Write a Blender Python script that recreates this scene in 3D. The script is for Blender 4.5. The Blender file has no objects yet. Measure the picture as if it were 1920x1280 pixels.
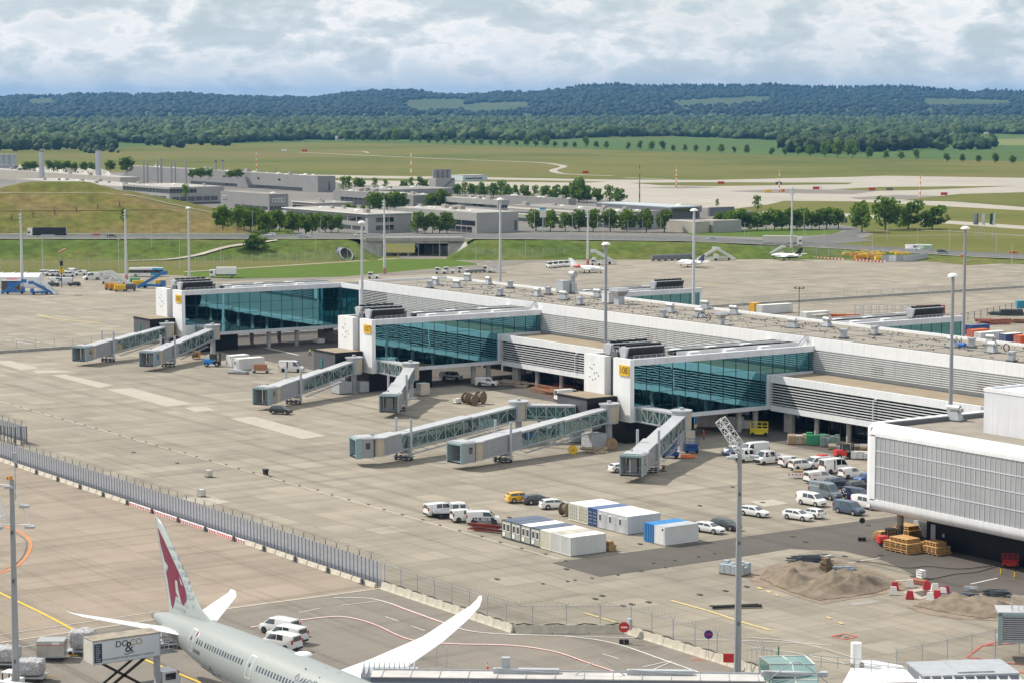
import bpy,bmesh,math,random
import numpy as np
from mathutils import Vector,Matrix
R=random.Random(7)
sc=bpy.context.scene
PI=math.pi
# ------ camera
FPX,YH,CAMH=4350.0,188.0,62.5
PITCH=math.atan((640-YH)/FPX)
TH=math.radians(34.1)
cam_d=bpy.data.cameras.new('camera');cam=bpy.data.objects.new('camera',cam_d)
sc.collection.objects.link(cam);sc.camera=cam
cam_d.sensor_width=36;cam_d.lens=FPX/1920*36
cam_d.clip_start=1;cam_d.clip_end=60000
cam.location=(0,0,CAMH)
cam.rotation_euler=(PI/2-PITCH,0,PI/2-TH)
# ------ light
KA,KB=0.76,0.48
SUN=Vector((-KA,-KB,1)).normalized()
elev=math.asin(SUN.z)
w=bpy.data.worlds.new('World');sc.world=w;w.use_nodes=True
nt=w.node_tree;nt.nodes.clear()
def N(nt,t,**kw):
 n=nt.nodes.new(t)
 for k,v in kw.items():
  if k.startswith('i_'):
   n.inputs[k[2:].replace('_',' ')].default_value=v
  else:setattr(n,k,v)
 return n
def LK(nt,a,b):nt.links.new(a,b)
def ramp(nt,stops,fac=None,interp='LINEAR'):
 n=nt.nodes.new('ShaderNodeValToRGB');cr=n.color_ramp;cr.interpolation=interp
 while len(cr.elements)<len(stops):cr.elements.new(.5)
 for e,(p_,c)in zip(cr.elements,stops):
  e.position=p_;e.color=(c,c,c,1)if isinstance(c,(int,float))else(*c,1)
 if fac is not None:LK(nt,fac,n.inputs[0])
 return n
sky=N(nt,'ShaderNodeTexSky',sky_type='NISHITA',sun_disc=False)
sky.sun_elevation=elev
sky.sun_rotation=math.atan2(SUN.x,SUN.y)
sky.altitude=450;sky.air_density=1.0;sky.dust_density=1.0;sky.ozone_density=1.2
tc=N(nt,'ShaderNodeTexCoord')
mp=N(nt,'ShaderNodeMapping');LK(nt,tc.outputs['Generated'],mp.inputs[0])
mp.inputs['Scale'].default_value=(1,1,2.3)
n1=N(nt,'ShaderNodeTexNoise',i_Scale=30.0,i_Detail=15.0,i_Roughness=.56,i_Distortion=.12);LK(nt,mp.outputs[0],n1.inputs[0])
n2=N(nt,'ShaderNodeTexNoise',i_Scale=9.0,i_Detail=4.0,i_Roughness=.5);LK(nt,mp.outputs[0],n2.inputs[0])
mp3=N(nt,'ShaderNodeMapping');LK(nt,tc.outputs['Generated'],mp3.inputs[0])
mp3.inputs['Scale'].default_value=(1,1,7);mp3.inputs['Location'].default_value=(.3,.1,.7)
n3=N(nt,'ShaderNodeTexNoise',i_Scale=30.0,i_Detail=8.0,i_Roughness=.55);LK(nt,mp3.outputs[0],n3.inputs[0])
cover=ramp(nt,[(.38,.12),(.46,.6),(.54,1.0)],n1.outputs[0])
big=ramp(nt,[(.30,.55),(.5,1)],n2.outputs[0])
cm=N(nt,'ShaderNodeMath',operation='MULTIPLY');LK(nt,cover.outputs[0],cm.inputs[0]);LK(nt,big.outputs[0],cm.inputs[1])
lay=ramp(nt,[(.4,0),(.62,.55)],n3.outputs[0])
cx=N(nt,'ShaderNodeMath',operation='MAXIMUM');LK(nt,cm.outputs[0],cx.inputs[0]);LK(nt,lay.outputs[0],cx.inputs[1])
sp=N(nt,'ShaderNodeSeparateXYZ');LK(nt,tc.outputs['Generated'],sp.inputs[0])
hz=ramp(nt,[(.0,.25),(.010,.55),(.020,1)],sp.outputs[2])
cf=N(nt,'ShaderNodeMath',operation='MULTIPLY',use_clamp=True);LK(nt,cx.outputs[0],cf.inputs[0]);LK(nt,hz.outputs[0],cf.inputs[1])
shade=ramp(nt,[(.40,(7.6,8.6,9.2)),(.47,(9.2,9.8,10.1)),(.54,(11.3,11.2,11.0)),(.62,(9.5,10.0,10.2)),(.70,(8.6,9.3,9.7))],n1.outputs[0])
base=N(nt,'ShaderNodeMixRGB');base.inputs[0].default_value=.85
LK(nt,sky.outputs[0],base.inputs[1]);base.inputs[2].default_value=(6.5,7.5,7.9,1)
mx=N(nt,'ShaderNodeMixRGB');LK(nt,cf.outputs[0],mx.inputs[0]);LK(nt,base.outputs[0],mx.inputs[1]);LK(nt,shade.outputs[0],mx.inputs[2])
bg=N(nt,'ShaderNodeBackground',i_Strength=.088);LK(nt,mx.outputs[0],bg.inputs[0])
wo=N(nt,'ShaderNodeOutputWorld');LK(nt,bg.outputs[0],wo.inputs[0])
sd=bpy.data.lights.new('sun','SUN');sd.energy=5.0;sd.angle=math.radians(.6);sd.color=(1,.94,.84)
so=bpy.data.objects.new('sun',sd);sc.collection.objects.link(so)
so.rotation_euler=SUN.to_track_quat('Z','Y').to_euler()
sc.view_settings.view_transform='Standard';sc.view_settings.look='None'
sc.view_settings.exposure=0.0;sc.view_settings.gamma=1
# ------ frame: X = along the pier, Y = across it, Z up
AX=(math.sin(TH),-math.cos(TH));BX=(math.cos(TH),math.sin(TH))
def ray(x,y):
 u=x-960;v=640-y
 d=(u,FPX*math.cos(PITCH)+v*math.sin(PITCH),-FPX*math.sin(PITCH)+v*math.cos(PITCH))
 return(d[0]*AX[0]+d[1]*AX[1],d[0]*BX[0]+d[1]*BX[1],d[2])
def G(x,y,z=0.0):
 d=ray(x,y);t=(z-CAMH)/d[2];return(d[0]*t,d[1]*t)
def OB(x,y,b):
 d=ray(x,y);t=b/d[1];return(d[0]*t,CAMH+d[2]*t)
def OA(x,y,a):
 d=ray(x,y);t=a/d[0];return(d[1]*t,CAMH+d[2]*t)
def W(X,Y):return(X*AX[0]+Y*AX[1],X*BX[0]+Y*BX[1])
def toC(a,b):return(a*AX[0]+b*BX[0],a*AX[1]+b*BX[1])
def PJ(a,b,z):
 X,Y=toC(a,b);Z=z-CAMH
 f=Y*math.cos(PITCH)-Z*math.sin(PITCH);v=Y*math.sin(PITCH)+Z*math.cos(PITCH)
 return(960+FPX*X/f,640-FPX*v/f)
def HT(x,y,y2):
 a,b=G(x,y);lo,hi=-5.,200.
 for _ in range(40):
  m=(lo+hi)/2
  if PJ(a,b,m)[1]>y2:lo=m
  else:hi=m
 return m
 # ------ materials
MATS={}
def M(name,col,rough=.6,metal=0.,var=.12,vs=.5,bump=0.,spec=.5,trans=0.,streak=None,coords='Object'):
 if name in MATS:return MATS[name]
 m=bpy.data.materials.new(name);m.use_nodes=True;nt=m.node_tree
 b=nt.nodes['Principled BSDF']
 b.inputs['Roughness'].default_value=rough;b.inputs['Metallic'].default_value=metal
 b.inputs['Specular IOR Level'].default_value=spec
 if trans:b.inputs['Transmission Weight'].default_value=trans
 tc=N(nt,'ShaderNodeTexCoord');mp=N(nt,'ShaderNodeMapping');LK(nt,tc.outputs[coords],mp.inputs[0])
 if streak:mp.inputs['Scale'].default_value=streak
 n=N(nt,'ShaderNodeTexNoise',i_Scale=vs,i_Detail=6.0,i_Roughness=.6);LK(nt,mp.outputs[0],n.inputs[0])
 lo=tuple(c*(1-var)for c in col);hi=tuple(min(1,c*(1+var))for c in col)
 r=ramp(nt,[(.3,lo),(.7,hi)],n.outputs[0]);LK(nt,r.outputs[0],b.inputs['Base Color'])
 if bump:
  bp=N(nt,'ShaderNodeBump',i_Strength=bump,i_Distance=.1);LK(nt,n.outputs[0],bp.inputs['Height']);LK(nt,bp.outputs[0],b.inputs['Normal'])
 MATS[name]=m;return m
def mixn(nt,fac,c1,c2,mode='MIX'):
 n=N(nt,'ShaderNodeMixRGB',blend_type=mode)
 for i,v in((0,fac),(1,c1),(2,c2)):
  if hasattr(v,'is_output')or hasattr(v,'links'):LK(nt,v,n.inputs[i])
  elif isinstance(v,(int,float)):n.inputs[i].default_value=v if i==0 else(v,v,v,1)
  else:n.inputs[i].default_value=(*v,1)
 return n.outputs[0]
def paved(name,col,col2,joint=(7.5,7.5),jdark=.72,rough=.85,jw=.12,slabvar=.10,stain=.5,rot=0):
 "concrete or asphalt paving with slab joints, per-slab tone, long tyre streaks and stains"
 m=bpy.data.materials.new(name);m.use_nodes=True;nt=m.node_tree;b=nt.nodes['Principled BSDF']
 b.inputs['Roughness'].default_value=rough;b.inputs['Specular IOR Level'].default_value=.25
 tc=N(nt,'ShaderNodeTexCoord');o=tc.outputs['Object']
 mpr=N(nt,'ShaderNodeMapping');LK(nt,o,mpr.inputs[0]);mpr.inputs['Rotation'].default_value=(0,0,rot);o=mpr.outputs[0]
 n1=N(nt,'ShaderNodeTexNoise',i_Scale=.018,i_Detail=5.0,i_Roughness=.6);LK(nt,o,n1.inputs[0])
 c=mixn(nt,ramp(nt,[(.35,0),(.65,1)],n1.outputs[0]).outputs[0],col,col2)
 sp=N(nt,'ShaderNodeSeparateXYZ');LK(nt,o,sp.inputs[0])
 def mth(op,a,bb=None):
  n=N(nt,'ShaderNodeMath',operation=op)
  for i,v in enumerate((a,bb)):
   if v is None:continue
   if isinstance(v,(int,float)):n.inputs[i].default_value=v
   else:LK(nt,v,n.inputs[i])
  return n.outputs[0]
 if joint:
  fx=mth('DIVIDE',sp.outputs[0],joint[0]);fy=mth('DIVIDE',sp.outputs[1],joint[1])
  ix=mth('FLOOR',fx);iy=mth('FLOOR',fy)
  cb=N(nt,'ShaderNodeCombineXYZ');LK(nt,ix,cb.inputs[0]);LK(nt,iy,cb.inputs[1])
  wn=N(nt,'ShaderNodeTexWhiteNoise',noise_dimensions='2D');LK(nt,cb.outputs[0],wn.inputs[0])
  sv=ramp(nt,[(0,1-slabvar),(.8,1),(1,1+slabvar*.6)],wn.outputs[0])
  c=mixn(nt,1.0,c,sv.outputs[0],'MULTIPLY')
  def jt(f,wdt,j):
   fr=mth('FRACT',f);d=mth('ABSOLUTE',mth('SUBTRACT',fr,.5))
   return mth('GREATER_THAN',d,.5-wdt/j)
  jj=mth('MAXIMUM',jt(fx,jw,joint[0]),jt(fy,jw,joint[1]))
  c=mixn(nt,mth('MULTIPLY',jj,.75),c,mixn(nt,1.0,c,(jdark,)*3,'MULTIPLY'))
 for sc_,amt,lo in(((.006,.35,1),.85,.42),((.3,.012,1),.55,.45)):
  mp=N(nt,'ShaderNodeMapping');LK(nt,o,mp.inputs[0]);mp.inputs['Scale'].default_value=sc_
  n=N(nt,'ShaderNodeTexNoise',i_Scale=1.0,i_Detail=6.0,i_Roughness=.65);LK(nt,mp.outputs[0],n.inputs[0])
  s=ramp(nt,[(lo-.12,1-.28*amt*stain*2),(lo+.02,.97),(lo+.08,1),(.75,1.07)],n.outputs[0])
  c=mixn(nt,1.0,c,s.outputs[0],'MULTIPLY')
 n=N(nt,'ShaderNodeTexNoise',i_Scale=.11,i_Detail=8.0,i_Roughness=.7);LK(nt,o,n.inputs[0])
 s=ramp(nt,[(.3,1-.22*stain),(.5,1),(.8,1.05)],n.outputs[0]);c=mixn(nt,1.0,c,s.outputs[0],'MULTIPLY')
 n=N(nt,'ShaderNodeTexNoise',i_Scale=2.5,i_Detail=4.0,i_Roughness=.7);LK(nt,o,n.inputs[0])
 s=ramp(nt,[(.2,.9),(.8,1.1)],n.outputs[0]);c=mixn(nt,1.0,c,s.outputs[0],'MULTIPLY')
 LK(nt,c,b.inputs['Base Color'])
 MATS[name]=m;return m
def grassy(name,stops,s1=.004,s2=.08,sx=(1,1,1),amp=.3):
 m=bpy.data.materials.new(name);m.use_nodes=True;nt=m.node_tree;b=nt.nodes['Principled BSDF']
 b.inputs['Roughness'].default_value=.95;b.inputs['Specular IOR Level'].default_value=.1
 tc=N(nt,'ShaderNodeTexCoord')
 mr=N(nt,'ShaderNodeMapping');LK(nt,tc.outputs['Object'],mr.inputs[0]);mr.inputs['Rotation'].default_value=(0,0,0)
 mp=N(nt,'ShaderNodeMapping');LK(nt,mr.outputs[0],mp.inputs[0]);mp.inputs['Scale'].default_value=sx
 n1=N(nt,'ShaderNodeTexNoise',i_Scale=s1,i_Detail=7.0,i_Roughness=.62);LK(nt,mp.outputs[0],n1.inputs[0])
 r=ramp(nt,stops,n1.outputs[0])
 n2=N(nt,'ShaderNodeTexNoise',i_Scale=s2,i_Detail=8.0,i_Roughness=.7);LK(nt,tc.outputs['Object'],n2.inputs[0])
 r2=ramp(nt,[(.3,1-amp),(.7,1+amp)],n2.outputs[0])
 c=mixn(nt,1.0,r.outputs[0],r2.outputs[0],'MULTIPLY');LK(nt,c,b.inputs['Base Color'])
 bp=N(nt,'ShaderNodeBump',i_Strength=.6,i_Distance=.4);LK(nt,n2.outputs[0],bp.inputs['Height']);LK(nt,bp.outputs[0],b.inputs['Normal'])
 MATS[name]=m;return m
 # ------ objects
COL=sc.collection
def tag(o,label=None,cat=None,group=None,kind=None):
 if label:o['label']=label
 if cat:o['category']=cat
 if group:o['group']=group
 if kind:o['kind']=kind
 return o
def thing(name,label,cat,loc=(0,0,0),rz=0,group=None):
 o=bpy.data.objects.new(name,None);COL.objects.link(o);o.empty_display_size=.5
 o.location=loc;o.rotation_euler=(0,0,rz);return tag(o,label,cat,group)
def obj(name,me,parent=None,loc=None,rot=None):
 o=bpy.data.objects.new(name,me);COL.objects.link(o)
 if parent:o.parent=parent
 if loc:o.location=loc
 if rot:o.rotation_euler=rot
 return o
def copy_tree(o,parent=None):
 c=o.copy();COL.objects.link(c);c.parent=parent
 for ch in o.children:copy_tree(ch,c)
 return c
def place(proto,used,loc,rz=0,label=None,group=None):
 "first call uses the prototype itself, later ones copy it and its parts"
 o=proto if not used.get(proto.name_full)else copy_tree(proto)
 used[proto.name_full]=True
 o.location=loc;o.rotation_euler=(0,0,rz)
 if label:o['label']=label
 if group:o['group']=group
 return o
class MB:
 def __init__(s):s.v=[];s.f=[];s.m=[];s.cm=0
 def mat(s,i):s.cm=i;return s
 def add(s,vs,fs):
  k=len(s.v);s.v+=[tuple(v)for v in vs]
  for f in fs:s.f.append(tuple(i+k for i in f));s.m.append(s.cm)
  return s
 def box(s,x0,x1,y0,y1,z0,z1):
  if x0>x1:x0,x1=x1,x0
  if y0>y1:y0,y1=y1,y0
  if z0>z1:z0,z1=z1,z0
  return s.add([(x0,y0,z0),(x1,y0,z0),(x1,y1,z0),(x0,y1,z0),(x0,y0,z1),(x1,y0,z1),(x1,y1,z1),(x0,y1,z1)],[(3,2,1,0),(4,5,6,7),(0,1,5,4),(1,2,6,5),(2,3,7,6),(3,0,4,7)])
 def bar(s,p,q,w,h=None,up=(0,0,1)):
  p=Vector(p);q=Vector(q);h=h or w;d=(q-p)
  if d.length<1e-6:return s
  d.normalize();u=Vector(up)
  if abs(d.dot(u))>.98:u=Vector((1,0,0))
  r=d.cross(u).normalized();u=r.cross(d).normalized()
  vs=[c+r*sx*w/2+u*sy*h/2 for c in(p,q)for sx,sy in((-1,-1),(1,-1),(1,1),(-1,1))]
  return s.add(vs,[(0,1,2,3),(7,6,5,4),(4,5,1,0),(5,6,2,1),(6,7,3,2),(7,4,0,3)])
 def tube(s,pts,rad,n=10,cap=True):
  pts=[Vector(p)for p in pts]
  rs=rad if isinstance(rad,(list,tuple))else[rad]*len(pts)
  vs=[];fs=[]
  ref=None
  for i,p in enumerate(pts):
   d=(pts[min(i+1,len(pts)-1)]-pts[max(i-1,0)]).normalized()
   if ref is None:ref=Vector((0,0,1))if abs(d.z)<.9 else Vector((1,0,0))
   r=d.cross(ref)
   if r.length<1e-4:r=d.orthogonal()
   r.normalize();u=r.cross(d).normalized()
   for k in range(n):
    t=2*PI*k/n;vs.append(p+(r*math.cos(t)+u*math.sin(t))*rs[i])
  for i in range(len(pts)-1):
   for k in range(n):
    k2=(k+1)%n;fs.append((i*n+k,(i+1)*n+k,(i+1)*n+k2,i*n+k2))
  if cap:fs.append(tuple(range(n)));fs.append(tuple((len(pts)-1)*n+k for k in reversed(range(n))))
  return s.add(vs,fs)
 def cyl(s,x,y,z0,z1,r0,r1=None,n=12):return s.tube([(x,y,z0),(x,y,z1)],[r0,r0 if r1 is None else r1],n)
 def prism(s,pts,z0,z1):
  n=len(pts);vs=[(x,y,z0)for x,y in pts]+[(x,y,z1)for x,y in pts]
  return s.add(vs,[tuple(reversed(range(n))),tuple(range(n,2*n))]+[(i,(i+1)%n,n+(i+1)%n,n+i)for i in range(n)])
 def ext(s,prof,x0,x1):
  n=len(prof);vs=[(x0,y,z)for y,z in prof]+[(x1,y,z)for y,z in prof]
  return s.add(vs,[tuple(reversed(range(n))),tuple(range(n,2*n))]+[(i,(i+1)%n,n+(i+1)%n,n+i)for i in range(n)])
 def quad(s,*p):return s.add(p,[tuple(range(len(p)))])
 def dome(s,x,y,z,r,h,n=14,rings=4):
  vs=[];fs=[]
  for j in range(rings):
   t=(PI/2)*j/rings
   for k in range(n):vs.append((x+r*math.cos(t)*math.cos(2*PI*k/n),y+r*math.cos(t)*math.sin(2*PI*k/n),z+h*math.sin(t)))
  vs.append((x,y,z+h))
  for j in range(rings-1):
   for k in range(n):fs.append((j*n+k,j*n+(k+1)%n,(j+1)*n+(k+1)%n,(j+1)*n+k))
  for k in range(n):fs.append(((rings-1)*n+k,(rings-1)*n+(k+1)%n,rings*n))
  fs.append(tuple(reversed(range(n))))
  return s.add(vs,fs)
 def mesh(s,name,mats,smooth=False,recalc=True):
  me=bpy.data.meshes.new(name);me.from_pydata(s.v,[],s.f)
  for m in(mats if isinstance(mats,(list,tuple))else[mats]):me.materials.append(m)
  if any(s.m):me.polygons.foreach_set('material_index',s.m)
  if recalc:
   bm=bmesh.new();bm.from_mesh(me);bmesh.ops.recalc_face_normals(bm,faces=bm.faces);bm.to_mesh(me);bm.free()
  if smooth:
   me.polygons.foreach_set('use_smooth',[True]*len(me.polygons))
   try:me.set_sharp_from_angle(angle=math.radians(38))
   except Exception:pass
  me.update();return me
 def build(s,name,mats,parent=None,smooth=False,recalc=True,loc=None,rot=None):
  return obj(name,s.mesh(name,mats,smooth,recalc),parent,loc,rot)
def box_obj(name,mat,parent,*b):return MB().box(*b).build(name,mat,parent)
def text(name,s,size,mat,parent,mtx,ext=.01,align='CENTER',sx=1.0,shear=0.):
 cu=bpy.data.curves.new(name,'FONT');cu.body=s;cu.size=size;cu.extrude=ext;cu.align_x=align;cu.align_y='CENTER';cu.shear=shear
 o=bpy.data.objects.new(name,cu);COL.objects.link(o)
 bpy.context.view_layer.update()
 me=bpy.data.meshes.new_from_object(o.evaluated_get(bpy.context.evaluated_depsgraph_get()));bpy.data.objects.remove(o)
 me.transform(Matrix.Diagonal((sx,1,1,1)));me.materials.clear();me.materials.append(mat)
 o=obj(name,me,parent);o.matrix_local=mtx;return o
def facing(loc,right,up):
 r=Vector(right).normalized();u=Vector(up).normalized();n=r.cross(u)
 m=Matrix((r,u,n)).transposed().to_4x4();m.translation=Vector(loc);return m
def struct(o):o['kind']='structure';return o
def seams(m,per,w=.02,dark=.75,streak=.12):
 "thin panel joints and faint vertical rain streaks on a cladding material"
 nt=m.node_tree;p=nt.nodes['Principled BSDF'];src=p.inputs['Base Color'].links[0].from_socket;tc=N(nt,'ShaderNodeTexCoord');sp=N(nt,'ShaderNodeSeparateXYZ');LK(nt,tc.outputs['Object'],sp.inputs[0]);c=src
 for i,q in enumerate(per):
  if not q:continue
  d=N(nt,'ShaderNodeMath',operation='DIVIDE');LK(nt,sp.outputs[i],d.inputs[0]);d.inputs[1].default_value=q;d2=N(nt,'ShaderNodeMath',operation='ADD');LK(nt,d.outputs[0],d2.inputs[0]);d2.inputs[1].default_value=.437;f=N(nt,'ShaderNodeMath',operation='FRACT');LK(nt,d2.outputs[0],f.inputs[0]);g_=N(nt,'ShaderNodeMath',operation='LESS_THAN');LK(nt,f.outputs[0],g_.inputs[0]);g_.inputs[1].default_value=w/q
  k=N(nt,'ShaderNodeMath',operation='MULTIPLY');LK(nt,g_.outputs[0],k.inputs[0]);k.inputs[1].default_value=1-dark;c=mixn(nt,k.outputs[0],c,(.1,.1,.1))
 mp=N(nt,'ShaderNodeMapping');LK(nt,tc.outputs['Object'],mp.inputs[0]);mp.inputs['Scale'].default_value=(1.6,1.6,.12);n=N(nt,'ShaderNodeTexNoise',i_Scale=1.0,i_Detail=6.0,i_Roughness=.7);LK(nt,mp.outputs[0],n.inputs[0])
 c=mixn(nt,1.0,c,ramp(nt,[(.30,1-streak),(.55,1)],n.outputs[0]).outputs[0],'MULTIPLY');LK(nt,c,p.inputs['Base Color'])
white=M('white_cladding',(.80,.81,.83),.45,var=.05,vs=.3)
white2=M('white_panel_dull',(.68,.69,.73),.5,var=.08,vs=.2)
for m_ in(white,white2):seams(m_,(3.02,3.02,0),.05,.72,.10)
whitep=M('white_paint',(.82,.82,.82),.3,var=.03)
greyp=M('grey_painted_steel',(.38,.40,.43),.4,var=.1,vs=1.)
lgrey=M('light_grey_steel',(.42,.44,.47),.4,var=.08,vs=1.)
dgrey=M('dark_grey_steel',(.10,.105,.115),.5,var=.15,vs=1.)
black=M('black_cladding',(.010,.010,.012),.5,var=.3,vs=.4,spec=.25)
rubber=M('black_rubber',(.02,.02,.02),.8,var=.2)
galv=M('galvanised_steel',(.45,.46,.46),.45,.5,var=.15,vs=3)
silver=M('bare_aluminium',(.62,.62,.62),.32,.9,var=.1,vs=2)
yellow=M('yellow_paint',(.75,.45,.02),.4,var=.12,vs=2)
red=M('red_paint',(.55,.03,.03),.4,var=.12,vs=2)
orange=M('orange_paint',(.75,.16,.02),.4,var=.12,vs=2)
blue=M('blue_paint',(.02,.14,.50),.4,var=.12,vs=2)
green=M('green_paint',(.03,.25,.12),.5,var=.2,vs=2)
wood=M('raw_timber',(.50,.30,.12),.8,var=.35,vs=3)
woodd=M('weathered_timber',(.18,.13,.085),.85,var=.35,vs=4)
concm=M('grey_concrete',(.42,.40,.37),.85,var=.18,vs=.8,bump=.1)
tan=M('tan_curtain',(.50,.42,.32),.6,var=.12,vs=1,streak=(3,3,.2))
# ------ ground sheets
conc_main=paved('apron_concrete',(.318,.278,.222),(.272,.242,.197),(5.,5.),slabvar=.15,jw=.055,jdark=.5,stain=.7)
conc_near=paved('apron_concrete_tan',(.310,.250,.196),(.268,.226,.184),(7.5,7.5),slabvar=.09,jw=.06,jdark=.6,stain=.75)
conc_light=paved('fresh_concrete',(.46,.41,.335),(.41,.37,.31),(5.,5.),slabvar=.06,jw=.04,jdark=.8,stain=.4)
conc_far=paved('taxiway_concrete',(.40,.36,.31),(.36,.33,.28),(15.,15.),slabvar=.04,jw=.2,jdark=.9,stain=.45)
asph=paved('asphalt',(.118,.105,.092),(.098,.088,.079),None,stain=.55)
asph2=paved('worn_asphalt',(.225,.200,.170),(.192,.172,.148),None,stain=.8)
roadm=paved('road_asphalt',(.15,.145,.14),(.125,.12,.117),None,stain=.3)
yardm=paved('yard_paving',(.20,.185,.165),(.155,.145,.132),None,stain=.5)
g_air=grassy('airfield_grass',[(.34,(.085,.100,.020)),(.46,(.115,.122,.026)),(.56,(.140,.135,.034)),(.68,(.150,.120,.042))],.0035,.05,(1,1,1),.12)
g_lush=grassy('lush_grass',[(.35,(.055,.095,.018)),(.6,(.085,.125,.022)),(.75,(.12,.135,.035))],.02,.25,amp=.3)
g_lawn=grassy('mown_lawn',[(.35,(.075,.125,.018)),(.7,(.095,.145,.022))],.03,.4,amp=.12)
g_slope=grassy('rough_slope_grass',[(.32,(.055,.095,.016)),(.48,(.085,.120,.022)),(.60,(.120,.130,.034)),(.74,(.155,.135,.055))],.018,.22,amp=.45)
g_field=grassy('green_crop_field',[(.35,(.060,.105,.026)),(.55,(.072,.120,.030)),(.7,(.095,.135,.038))],.002,.03,amp=.08)
g_field2=grassy('pale_crop_field',[(.35,(.14,.17,.05)),(.7,(.20,.20,.085))],.003,.03,amp=.08)
g_dry=grassy('dry_meadow',[(.35,(.14,.14,.040)),(.65,(.19,.17,.060))],.02,.2,amp=.2)
soil=M('brown_soil',(.20,.145,.10),.95,var=.35,vs=.4,bump=.5)
ZC=[0.0]
def zup(d=.004):ZC[0]+=d;return ZC[0]
RC=[0]
def zrib():RC[0]+=1;return ZC[0]+.004*(1+RC[0]%6)
def sheetw(name,pts,mat,z=None):
 z=zup()if z is None else z
 bm=bmesh.new();vs=[bm.verts.new((x,y,z))for x,y in pts];f=bm.faces.new(vs)
 bmesh.ops.triangulate(bm,faces=[f])
 for f in bm.faces:
  f.normal_update()
  if f.normal.z<0:f.normal_flip()
 me=bpy.data.meshes.new(name);bm.to_mesh(me);bm.free();me.materials.append(mat)
 return struct(obj(name,me))
def sheet(name,px,mat,z=None):
 return sheetw(name,[G(*p)if len(p)==2 else W(p[0],p[1])for p in px],mat,z)
def catm(pts,n=6):
 out=[]
 P_=[pts[0]]+list(pts)+[pts[-1]]
 for i in range(1,len(P_)-2):
  for k in range(n):
   t=k/n;a,b,c,d=(np.array(P_[i+j],float)for j in(-1,0,1,2))
   out.append(tuple(.5*((2*b)+(-a+c)*t+(2*a-5*b+4*c-d)*t*t+(-a+3*b-3*c+d)*t**3)))
 out.append(tuple(pts[-1]));return out
def ribbon(name,px,wd,mat,smooth=True,z=None,world=False,hf=None,dash=None,reg=True):
 pts=px if world else[G(*p)for p in px]
 if smooth and len(pts)>2:pts=catm(pts)
 z=zrib()if z is None else z
 mb=MB();acc=0
 for i in range(len(pts)-1):
  p,q=Vector(pts[i]),Vector(pts[i+1]);d=(q-p)
  if d.length<1e-6:continue
  steps=[(0,1)]
  if dash:
   steps=[];t=0;L=d.length
   while t<L:
    steps.append((t/L,min(1,(t+dash[0])/L)));t+=dash[0]+dash[1]
  pd=Vector(pts[i])-Vector(pts[i-1])if i else d
  nd=Vector(pts[i+2])-q if i+2<len(pts)else d
  n0=(d.normalized()+pd.normalized());n1=(d.normalized()+nd.normalized())
  for t0,t1 in steps:
   a=p+d*t0;b=p+d*t1
   na=Vector((-n0.y,n0.x)).normalized()*wd/2 if t0==0 and not dash else Vector((-d.y,d.x)).normalized()*wd/2
   nb=Vector((-n1.y,n1.x)).normalized()*wd/2 if t1==1 and not dash else Vector((-d.y,d.x)).normalized()*wd/2
   P_=[a-na,b-nb,b+nb,a+na]
   mb.add([(v.x,v.y,z+(hf(v.x,v.y)if hf else 0))for v in P_],[(0,1,2,3)])
 o=mb.build(name,mat);return struct(o)
base=sheetw('ground',[W(-9000,-300),W(9000,-300),W(9000,26000),W(-9000,26000)],g_air,0)
sheet('crop_field',[(430,264),(1500,255),(2150,240),(2150,306),(1920,303),(1500,294),(1100,280),(800,270),(640,267),(430,270)],g_field)
sheet('crop_field',[(-200,272),(200,262),(420,262),(300,275),(120,277),(-200,285)],g_field)
sheet('pale_field',[(1800,262),(2150,256),(2150,275),(1800,272)],g_field2)
ribbon('perimeter_track',[(420,272),(640,273),(900,281),(1200,291),(1500,301),(1920,312),(2150,318)],6,g_field2)
sheet('taxiway',[(540,327),(700,330),(920,333),(1130,337),(1330,338),(1600,332),(1660,330),(1920,334),(2150,337),(2150,404),(1920,395),(1600,378),(1470,377),(1440,384),(1280,404),(620,404)],conc_far)
sheet('grass_island',[(540,333),(640,334),(920,337),(1140,341),(1100,343),(927,341.5),(800,340),(640,338.5),(540,338)],g_air)
sheet('grass_island',[(1180,343.5),(1300,342),(1600,343),(1590,346),(1330,349.5),(1240,348)],g_air)
sheet('asphalt_island',[(1200,352),(1290,350),(1350,352),(1280,354)],asph2)
sheet('asphalt_island',[(1365,359),(1480,354.5),(1650,358),(1600,364.5),(1440,362.5)],asph2)
sheet('grass_island',[(1560,355.5),(1650,351),(1910,349),(1720,357),(1640,358.5)],g_air)
sheet('asphalt_island',[(1592,371),(1680,366),(1880,370),(1770,374.5),(1610,374.5)],asph2)
sheet('grass_island',[(1690,376),(1800,364),(1920,361),(2150,358),(2150,396),(1920,389),(1790,378.5)],g_air)
sheet('taxiway_strip',[(1430,396),(1593,401),(1920,424),(2150,437),(2150,444),(1920,430.5),(1590,406.5),(1430,400)],conc_far)
ribbon('airfield_track',[(560,286),(640,289.5),(827,298),(997,304.5),(1047,309.5),(1056,313.5),(1037,320),(1060,326.5),(1150,330)],7,conc_far)
ribbon('airfield_track',[(1170,333),(1260,337.5)],5,conc_far)
ribbon('airfield_track',[(600,283),(675,284),(690,287)],5,conc_far)
sheet('yard',[(-200,318),(560,328),(640,345),(1100,372),(1440,400),(1600,426),(1640,440),(1600,452),(-200,446)],yardm)
ribbon('footpath',[(1640,433),(1760,433),(1920,442),(2100,450)],2.0,conc_far)
ribbon('footpath',[(1600,444),(1850,441),(2100,448)],1.6,conc_far)
sheet('access_road',[(1560,424),(1610,430),(1628,437),(1600,442),(1640,452),(1560,458),(1480,452),(1560,440),(1590,434),(1540,428)],roadm)
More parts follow.
